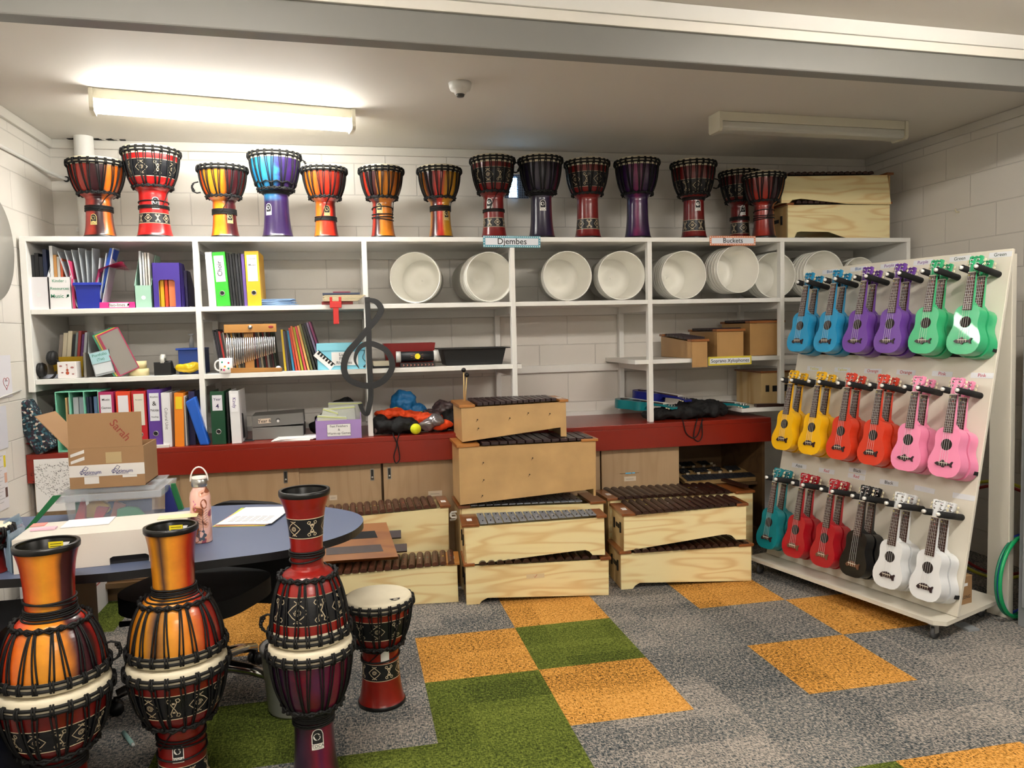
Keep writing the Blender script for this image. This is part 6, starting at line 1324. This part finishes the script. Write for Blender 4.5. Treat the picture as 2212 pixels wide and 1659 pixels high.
# ukuleles and bags on the counter, right
blob('gig_bag', 'heap of black gig bags on the right part of the counter', 'bag', [(0, 0, .04, .2, .12, .045), (.18, .02, .05, .16, .12, .05), (-.15, 0, .03, .12, .1, .03), (.1, .0, .075, .12, .08, .04)], (pl(1470, 890, YC+.2).x, YC+.20, ZK), CLB, 10)
def loose(c, kind, px, py, Y, z, rz, lab, rx=-PI/2, nm='Teal'):
    src, new = getuke(c, kind); o = src if new else dup(src, lab); o['label'] = lab; o['group'] = 'loose ukuleles on the counter'
    p = at(px, py, 'y', Y); o.location = (p.x, Y, z); o.rotation_euler = Euler((rx, 0, rz)); return o
UC['Navy'] = '101c78'
loose('Aqua', 0, 1436, 880, YC+.15, ZK+.10, -2.62, 'teal ukulele lying on its back, left of the gig bag heap', rx=-PI/2-.06)
loose('Aqua', 0, 1590, 885, YC+.14, ZK+.085, -2.6, 'teal ukulele lying on its back, right of the gig bag heap', rx=-PI/2-.02)
loose('Navy', 0, 1468, 866, YC+.17, ZK+.145, -2.72, 'navy blue ukulele lying on top of the gig bag heap', rx=-PI/2-.08)
# ------------------------------------------------------------ desk, chair and what stands around them
ZT = .74
DT = mat('desk_laminate', '5b6682', .45, bump=.05, bscale=500); EDGE = mat('desk_edge', '0c0d10', .4)
t = thing('desk', 'blue-grey laminate desk with a rounded end and black edge', 'desk', (0, 0, 0))
tp = [(-2.43, -1.02), (-1.9, -1.03), (-1.55, -1.055), (-1.22, -.995), (-1.02, -.95), (-.88, -.865), (-.79, -.77), (-.745, -.66), (-.733, -.55), (-.76, -.44), (-.84, -.33), (-.95, -.24), (-1.10, -.165), (-1.25, -.12), (-1.5, -.10), (-2.43, -.06)]
def rs(P, k=5):
    out = []
    for i in range(1, len(P)-2):
        p0, p1, p2, p3 = [Vector(P[i+j]) for j in (-1, 0, 1, 2)]
        for u in range(k): u /= k; out.append(tuple(.5*((2*p1)+(p2-p0)*u+(2*p0-5*p1+4*p2-p3)*u*u+(3*p1-p0-3*p2+p3)*u**3)))
    return [P[0]]+out+[P[-2], P[-1]]
tpr = rs(tp)
MB().prism(tpr, ZT-.028, ZT, 1, plane='xy', mcap=0).build('table_top', [DT, EDGE], t, bev=.003)
for x in (-1.875,): MB().box(x-.02, x+.012, -.72, -.16, 0, ZT-.029).build('leg', mat('desk_leg', '15161a', .5), t)
MB().box(-2.42, -2.40, -.95, -.12, 0, ZT-.029).build('leg', mat('desk_leg', '15161a', .5), t)
b = MB(); b.box(-1.02, -.96, -.56, -.50, .02, ZT-.029); b.box(-1.25, -.75, -.56, -.50, 0, .03) if False else None; b.cyl((-.99, -.53, 0), (-.99, -.53, .02), .0, 8) if False else None
# drawer pedestal
t = thing('drawer_unit', 'dark navy low cabinet with black edges under the desk, lower left', 'cabinet', (-2.28, -1.30, 0))
MB().box(0, .46, 0, .42, 0, .60).build('cabinet', mat('navy_panel', '1a2038', .5), t, bev=.003); b = MB(); b.box(-.004, .464, -.008, .424, .60, .625); b.box(.44, .464, -.008, 0, 0, .60); b.build('edging', EDGE, t)
# chair
CHB = mat('chair_fabric', '08080a', .85, bump=.2, bscale=300)
t = thing('office_chair', 'black swivel office chair with a chrome star base, pushed under the desk', 'chair', (-1.42, -.36, 0), -.45)
b = MB(); sp = [(.27*math.copysign(abs(math.cos(a_))**.6, math.cos(a_)), .24*math.copysign(abs(math.sin(a_))**.6, math.sin(a_))) for a_ in [i*PI/16 for i in range(32)]]
b.prism(sp, .40, .47, plane='xy', smooth=True); b.build('seat', CHB, t, bev=.022)
b = MB(); rp = [(.24*math.copysign(abs(math.cos(a_))**.5, math.cos(a_)), .495+.235*math.copysign(abs(math.sin(a_))**.6, math.sin(a_))) for a_ in [i*PI/16 for i in range(32)]]
b.prism(rp, .37, .42, smooth=True); b.build('backrest', CHB, t, bev=.02)
b = MB(); b.box(-.03, .03, .20, .45, .33, .37); b.box(-.03, .03, .425, .45, .33, .55); b.build('back_support', BLACK, t)
b = MB(); b.tube([(-.05, -.02, .38), (-.2, -.06, .32), (-.30, -.1, .315)], [.008, .01, .014], 6); b.build('lever', BLACK, t)
b = MB(); b.cyl((0, 0, .1), (0, 0, .39), .025, 16); b.box(-.09, .09, -.09, .09, .37, .398); b.build('gas_lift', BLACK, t)
ch_ = mat('chair_chrome', 'c8c8c8', .12, metal=1)
for k in range(5):
    a_ = 1.39+k*2*PI/5; c_, s_ = math.cos(a_), math.sin(a_)
    lg = MB().tube([(0, 0, .12), (.1*c_, .1*s_, .125), (.22*c_, .22*s_, .108), (.315*c_, .315*s_, .078)], [.034, .028, .023, .019], 10).build('base_arm', ch_, t)
    b = MB(); nx, ny = -s_, c_
    for s in (-1, 1): b.cyl((.32*c_+nx*s*.012, .32*s_+ny*s*.012, .028), (.32*c_+nx*s*.028, .32*s_+ny*s*.028, .028), .027, 16)
    b.cyl((.32*c_, .32*s_, .03), (.32*c_, .32*s_, .07), .01, 8); b.build('caster', BLACK, lg)
# bucket used as a bin behind the drum stack
p = at(615, 1500, 'z', .0)
t = MB(); t.lathe([(.0001, .0), (.105, 0), (.112, .01), (.13, .25), (.137, .255), (.137, .262), (.127, .262), (.108, .012), (.0001, .012)], 36); o = t.build('waste_bin', mat('bin_grey', 'a8aaac', .4)); o.location = (-1.02, -.58, .001); tag(o, 'pale grey plastic bin on the floor behind the plum drum stack', 'bin')
t = thing('marker_pen', 'pale teal marker pen lying on the carpet between the drum stacks', 'pen', (at(277, 1600, 'z', 0).x, at(277, 1600, 'z', 0).y, .009), (0, 0, -1.05))
MB().cyl((-.06, 0, 0), (.055, 0, 0), .008, 12).build('barrel', col('8fb6b0'), t); MB().cyl((.055, 0, 0), (.068, 0, 0), .006, 12).build('tip', col('d8dcda'), t)
# white carton with red lettering
p = at(218, 1310, 'z', .1)
t = thing('carton', 'white carton with red letters ACE standing by the desk leg', 'box', (-2.46, .60, 0), .0)
MB().box(0, .30, 0, .38, 0, .36).build('carton', col('cfcfd2'), t, bev=.002)
b = MB(); b.text('ACE', Matrix.Translation((.3008, .19, .23)) @ Matrix.Rotation(PI/2, 4, 'Z') @ Matrix.Rotation(PI/2, 4, 'X'), .13); b.box(.3002, .3008, .04, .34, .155, .162); b.build('lettering', col('a83a40'), t)
b = MB(); b.text('ACE', Matrix.Translation((.22, -.0008, .23)) @ Matrix.Rotation(PI/2, 4, 'X'), .09); b.build('lettering', col('a83a40'), t)
# riser on the desk
a0 = math.radians(5)
P = at(30, 1242, 'z', ZT); t = thing('monitor_riser', 'white box-shaped monitor stand with a black cut-out slot on the desk', 'monitor stand', (P.x, P.y, ZT+.001), a0)
RW_ = .515; RD = .235; rh = .112
RIS = mat('riser_white', 'cfc9bf', .5)
b = MB(); sl = (.28, .40)
b.prism([(0, 0), (sl[0], 0), (sl[0], .022), (sl[0]+.01, .028), (sl[1]-.01, .028), (sl[1], .022), (sl[1], 0), (RW_, 0), (RW_, rh), (0, rh)], 0, .012)
b.prism([(0, rh-.012), (0, rh), (RW_, rh), (RW_, rh-.012)], .012, RD); b.box(0, .012, .012, RD, 0, rh-.012); b.box(RW_-.012, RW_, .012, RD, 0, rh-.012); b.build('shell', RIS, t, bev=.002)
b = MB(); b.box(sl[0]-.02, sl[1]+.02, .014, .018, 0, .05); b.build('dark_inside', INK, t)
zr = ZT+rh+.0015
def flat(name, label, cat, px, py, w_, d, z, rz, c_, th=.001, rad=None):
    p = at(px, py, 'z', z); o = MB().box(-w_/2, w_/2, -d/2, d/2, 0, th).build(name, col(c_) if isinstance(c_, str) else c_); o.location = (p.x, p.y, z+.0006); o.rotation_euler = (0, 0, rz); return tag(o, label, cat)
flat('envelope', 'white paper lying on the monitor stand', 'paper', 192, 1129, .15, .11, zr, .08, 'e4e4e8', .003)
flat('sticky_note', 'coral pink sticky note on the monitor stand', 'note', 84, 1134, .045, .05, zr, .1, 'e88a80')
flat('eraser_strip', 'clear and pink plastic strip on the monitor stand', 'strip', 95, 1144, .075, .03, zr, .05, 'dcb4c4', .006)
flat('paper_sheet', 'white and yellow sheets at the back right of the monitor stand', 'paper', 385, 1116, .13, .06, zr, .07, 'e2dca8', .0015)
# acrylic holder and small drum at the left edge
p = at(28, 1230, 'z', ZT)
for k in range(5):
    o = MB().box(0, .003, 0, .12, 0, .13+.008*k).build('acrylic_sheet', mat('acrylic_blue', '8fa8bc', .1, alpha=.55)); o.location = (P.x-.012-.008*k, P.y+.01+.012*k, ZT+.002); tag(o, 'clear bluish plastic sleeve standing at the left of the monitor stand, %s from the right' % ORD[k], 'sleeve', 'plastic sleeves beside the monitor stand')
djembe('small dark red drum standing on the desk at the left edge', (-1.937, -.93, ZT+.001), .155, .066, rb=.05, stops=solid('6a1410', '701812'), seed=60, wraps=(), loops=8, hd=.006, name='mini_drum')
# papers on desk
b = MB()
for k, (rz, c_, nm, dx_, dy_) in enumerate(((-.02, 'e8d86a', 'yellow', -.012, -.004), (.02, 'f0a0a0', 'pink', -.008, .004), (.06, 'c8d84a', 'lime', .0, .012), (-.05, 'e8e8ec', 'white lower', .004, 0), (.0, 'ececf0', 'white upper', .01, -.002))):
    p = at(552, 1117, 'z', ZT); o = MB().box(-.105, .105, -.15, .15, 0, .0012).build('paper_sheet', col(c_)); o.location = (p.x+dx_, p.y+dy_, ZT+.001+.0017*k); o.rotation_euler = (0, 0, rz-.22); tag(o, '%s sheet in the fanned pile on the right part of the desk' % nm, 'paper', 'papers on the desk')
    if k == 4:
        b = MB()
        for i in range(5):
            for j in range(6): b.box(-.085+.028*j, -.063+.028*j, -.11+.02*i, -.1+.02*i, .0012, .0014)
        b.build('printed_table', col('b8b8c0'), o)
# water bottle
p = at(437, 1170, 'z', ZT)
t = thing('water_bottle', 'pink floral steel water bottle with a loop handle on the desk', 'bottle', (p.x, p.y, ZT+.001))
pk = D.materials.new('bottle_pink'); pk.use_nodes = True; nt = pk.node_tree; bb = nt.nodes['Principled BSDF']; tc = nd(nt, 'ShaderNodeTexCoord'); no = nd(nt, 'ShaderNodeTexNoise'); no.inputs['Scale'].default_value = 22; no.inputs['Detail'].default_value = 0; nt.links.new(tc.outputs['Object'], no.inputs['Vector'])
rr_ = ramp(nt, [(0, '8a4a2a'), (.36, 'd8a088'), (.42, 'e6b8ac'), (.60, 'e0a890'), (.66, '9a4a5a')], 'CONSTANT'); nt.links.new(no.outputs['Fac'], rr_.inputs[0]); nt.links.new(rr_.outputs[0], bb.inputs['Base Color']); bb.inputs['Roughness'].default_value = .3; bb.inputs['Coat Weight'].default_value = .5
MB().lathe([(.0001, 0), (.034, 0), (.0365, .004), (.0365, .165), (.033, .185), (.024, .200), (.023, .212), (.0001, .212)], 36).build('body', pk, t)
MB().lathe([(.0255, .206), (.0275, .208), (.0275, .232), (.0255, .234), (.0001, .234)], 32).build('cap_band', STEEL, t)
MB().lathe([(.026, .2345), (.026, .242), (.0001, .243)], 32).build('cap', col('e6dcd4'), t)
b = MB(); b.tube([(-.029*math.cos(a_)*1.05, 0, .225+.052*math.sin(a_)) for a_ in [i*PI/12 for i in range(13)]], .0028, 6); b.build('loop_handle', col('e6e0da'), t)
b = MB()
def bw(s, z, off=.0006): a_ = -PI/2+s/.0365; return ((.0365+off)*math.cos(a_), (.0365+off)*math.sin(a_), z)
for i in range(7):
    for s in (-1, 1): z = .075+.009*i; x = .012; b.add([bw(x, z-.006), bw(x+s*.012, z+.002), bw(x+s*.019, z+.003-.002*i*0), bw(x+s*.010, z-.003)], [(0, 1, 2, 3)], 0)
b.add([bw(.0115, .045), bw(.0135, .045), bw(.0125, .145), bw(.0115, .145)], [(0, 1, 2, 3)], 0)
b.add([bw(.006+.018*math.cos(q)*(.6+.4*abs(math.cos(3*q))), .03+.022*math.sin(q)*(.7+.3*abs(math.cos(3*q)))) for q in [i*PI/12 for i in range(24)]], [tuple(range(24))], 1)
b.add([bw(-.014+.013*math.cos(q), .02+.016*math.sin(q)) for q in [i*PI/8 for i in range(16)]], [tuple(range(16))], 2); b.add([bw(.018+.012*math.cos(q), .145+.018*math.sin(q)) for q in [i*PI/8 for i in range(16)]], [tuple(range(16))], 2)
for i in range(9): z = .07+.01*i; s = 1 if i % 2 else -1; b.add([bw(-.014, z), bw(-.014+s*.006, z+.006), bw(-.014+s*.0035, z+.011), bw(-.015, z+.005)], [(0, 1, 2, 3)], 3)
b.build('printed_leaves', [col('1c1a22'), col('3a4654'), col('8a4a2a'), col('c86a9a')], t)
# clear tub with cloths, cardboard box on its lid
TX0, TX1, TY = -1.925, -1.575, -.30
t = thing('storage_tub', 'clear plastic tub full of coloured cloths on the desk beneath the cardboard box', 'tub', ((TX0+TX1)/2, TY+.13, ZT+.001), .0)
TUBM = mat('tub_film', 'd4dce2', .12, alpha=.16); LIDM = mat('lid_film', 'd8dce0', .15, alpha=.28)
b = MB(); tub(b, TX1-TX0, .25, .118, tp=.93); b.build('tub', TUBM, t, bev=.004)
b = MB(); tub(b, .41, .29, .03, tp=.97, oz=.093); b.box(-.195, .195, -.135, .135, .118, .122); tub(b, .36, .24, .022, tp=.93, oz=.121) ; b.build('lid', LIDM, t, bev=.003)
cl = [('1c6a3a', 'dark green', .06, [(590, 1420), (690, 1410), (740, 1250), (600, 1250)]), ('b81c24', 'red', .035, [(690, 1410), (800, 1405), (800, 1290), (770, 1205)]),
 ('d8a81c', 'yellow', .075, [(800, 1405), (960, 1395), (1040, 1320), (1020, 1270), (900, 1205), (800, 1290)]), ('c0283a', 'crimson', .045, [(880, 1392), (965, 1392), (1022, 1300), (910, 1288)]),
 ('a8503a', 'rust', .06, [(1040, 1355), (1145, 1345), (1175, 1275), (1080, 1235)]), ('2f8a58', 'light green', .03, [(1100, 1390), (1350, 1385), (1362, 1330), (1290, 1300), (1200, 1288), (1105, 1312)]),
 ('2a3a7a', 'blue', .12, [(1000, 1390), (1425, 1380), (1420, 1215), (1200, 1235), (1010, 1245)]), ('8a2a5a', 'plum', .15, [(560, 1400), (800, 1400), (790, 1215), (560, 1240)])]
for k, (c_, nm, dy, pp) in enumerate(cl):
    Yc_ = TY+.015+dy; P_ = [at(px/4.365, 800+py/4.365, 'y', Yc_) for px, py in pp]; zmn = ZT+.008
    P2 = [(min(max(q.x, TX0+.02), TX1-.02), zmn if q.z < ZT+.03 else min(q.z, ZT+.11)) for q in P_]
    o = MB().prism([(x-P2[0][0], z-zmn) for x, z in P2], 0, .022).build('play_cloth', mat('cloth_'+c_, c_, .8, bump=.5, bscale=25), bev=.006); o.location = (P2[0][0], Yc_, zmn); tag(o, nm+' cloth folded inside the clear tub on the desk', 'cloth', 'cloths in the clear tub')
b = MB(); b.hexa([(-.0, 0, 0), (.02, 0, 0), (0, .01, 0), (.02, .01, 0), (.11, .0, .13), (.14, .0, .13), (.11, .01, .13), (.14, .01, .13)]); o = b.build('ribbon', mat('cloth_1c6a3a', '1c6a3a', .8)); o.location = (TX0-.135, TY-.035, ZT+.001); tag(o, 'dark green cloth strip trailing from the left of the clear tub', 'cloth')
for k, (c_, x) in enumerate((('1c2468', 0), ('1c6a3a', .018))):
    b = MB(); b.hexa([(0, 0, 0), (.05, 0, 0), (0, .02, 0), (.05, .02, 0), (.005, 0, .115), (.02, 0, .115), (.005, .02, .115), (.02, .02, .115)]); o = b.build('ribbon', mat('cloth_'+c_, c_, .8)); o.location = (TX1+.005+x, TY+.13+.03*k, ZT+.001); tag(o, ('navy cloth corner hanging out of the right of the clear tub', 'green cloth corner hanging out behind the navy one')[k], 'cloth')
zc_ = ZT+.146
t = thing('cardboard_box', 'open brown cardboard box with printed white tape and Sarah written on its flap', 'box', (-1.897, TY+.005, zc_), .0)
bw_, bd, bh = .285, .22, .165
b = MB(); b.box(0, bw_, 0, .004, 0, bh); b.box(0, bw_, bd-.004, bd, 0, bh); b.box(0, .004, .004, bd-.004, 0, bh); b.box(bw_-.004, bw_, .004, bd-.004, 0, bh); b.box(0, bw_, .004, bd-.004, 0, .004); b.build('carton', CARD, t)
M = Matrix.Translation((0, 0, bh)) @ Matrix.Rotation(-.03, 4, 'X'); b = MB(); b.box(.003, bw_-.003, 0, .004, .0005, .142, M=M); fl_ = b.build('front_flap', CARD, t)
b = MB(); b.text('Sarah', M @ Matrix.Translation((.20, -.001, .068)) @ Matrix.Rotation(.9, 4, 'Y') @ Matrix.Rotation(PI/2, 4, 'X'), .045); b.build('handwriting', col('8a3a2a'), fl_)
b = MB(); b.hexa([(0, 0, bh), (.004, 0, bh), (0, bd, bh), (.004, bd, bh), (-.115, .0, bh+.14), (-.111, .0, bh+.14), (-.115, bd, bh+.14), (-.111, bd, bh+.14)]); b.build('side_flap', CARD, t)
b = MB(); b.box(-.0008, bw_+.0008, -.0012, -.0002, .048, .096); tp_ = b.build('printed_tape', mat('tape_white', 'd6d2cc', .25), t)
for x in (.05, .17):
    b = MB(); b.text('Optimum', Matrix.Translation((x+.03, -.0018, .065)) @ Matrix.Rotation(PI/2, 4, 'X'), .021); b.text('PERCUSSION', Matrix.Translation((x+.03, -.0018, .055)) @ Matrix.Rotation(PI/2, 4, 'X'), .008); b.tube([(x-.006, -.0018, .056), (x, -.0018, .075), (x+.012, -.0018, .09), (x+.022, -.0018, .084), (x+.014, -.0018, .072), (x, -.0018, .078)], .0012, 4)
    b.build('tape_print', col('22266a'), tp_)
TSM = [mat('tape_white', 'd6d2cc', .25), mat('tape_brown', 'b09a70', .3)]
MB().box(.14, .20, -.001, -.0001, .10, .145, 1).build('tape_strip', TSM, t)
for z in (.13, .102): MB().hexa([(.008, -.0012, z), (.06, -.0012, z+.016), (.008, -.0002, z), (.06, -.0002, z+.016), (.008, -.0012, z+.012), (.06, -.0012, z+.03), (.008, -.0002, z+.012), (.06, -.0002, z+.03)]).build('tape_strip', TSM, t)
MB().hexa([(.055, -.0012, .018), (.11, -.0012, .018), (.055, -.0002, .018), (.11, -.0002, .018), (.055, -.0012, .047), (.11, -.0012, .047), (.055, -.0002, .047), (.11, -.0002, .047)]).build('tape_strip', TSM, t); MB().box(.2, .255, -.0012, -.0002, .038, .0475).build('tape_strip', TSM, t)
# ------------------------------------------------------------ left wall
o = MB().cyl((0, .635, 1.978), (.012, .635, 1.978), .278, 64).build('round_board', mat('round_board', 'bcbab2', .25, coat=.4)); o.location = (XL+.001, 0, 0); tag(o, 'large round pale board on the left wall', 'wall board')
def wallpaper(name, label, a, b_, c_, parent=None):
    p, q = at(*a, 'x', XL+.004), at(*b_, 'x', XL+.004); y0, y1 = min(p.y, q.y), max(p.y, q.y); z0, z1 = min(p.z, q.z), max(p.z, q.z)
    o = MB().box(0, .0015, min(y0, y1)-.12, y1, z0, z1).build(name, col(c_)); o.location = (XL+.002, 0, 0); tag(o, label, 'paper'); return o, y0-.12, y1, z0, z1
o, y0, y1, z0, z1 = wallpaper('drawing', 'child drawing with a smiling red heart on the left wall', (0, 768), (28, 856), 'dcdbe2')
b = MB(); cy, cz = y1-.07, z0+.075; b.tube([(.002, cy+.035*math.sin(q)**3, cz+.035*(13*math.cos(q)-5*math.cos(2*q)-2*math.cos(3*q)-math.cos(4*q))/16) for q in [i*PI/12 for i in range(24)]], .0016, 4, 0, True); b.tube([(.002, cy-.012, cz+.008), (.002, cy-.006, cz+.012), (.002, cy, cz+.008)], .001, 4, 1); b.tube([(.002, cy+.006, cz+.008), (.002, cy+.012, cz+.012), (.002, cy+.018, cz+.008)], .001, 4, 1); b.tube([(.002, cy, cz-.012), (.002, cy+.004, cz-.016), (.002, cy+.008, cz-.012)], .0015, 4, 1); b.build('heart_drawing', [col('a84a50'), INK], o)
o, y0, y1, z0, z1 = wallpaper('notice', 'blank-looking white notice under the heart drawing on the left wall', (0, 878), (19, 966), 'd2d3dc')
o, y0, y1, z0, z1 = wallpaper('notice', 'long printed sheet with a yellow tag and small pictures on the left wall', (0, 978), (21, 1095), 'dcdade')
b = MB()
for i in range(14): b.box(.0015, .002, y0+.01, y1-.04-.02*(i % 3), z1-.02-.018*i, z1-.018-.018*i, 0)
b.box(.0016, .0024, y1-.035, y1-.012, z1-.08, z1-.02, 1); b.box(.0016, .0024, y1-.035, y1-.008, z1-.16, z1-.11, 2); b.box(.0016, .0024, y1-.035, y1-.01, z1-.235, z1-.185, 3); b.build('print', [col('8a8a90'), col('e6d21e'), col('d8a890'), col('5a3a34')], o)
b = MB(); b.tube([(XL+.008, .2, 1.27), (XL+.008, .6, 1.21), (XL+.008, .9, 1.235)], .004, 5); tag(b.build('wall_cable', WHITE), 'thin white cable running along the left wall below the drawing', 'cable')
blob('paper_bag', 'white crumpled bag on the desk against the left wall', 'bag', [(0, 0, .07, .08, .07, .065), (-.03, .02, .11, .05, .05, .05)], (-2.20, -.45, ZT+.01), mat('bag_white', 'dcdad8', .5), 40, .012)
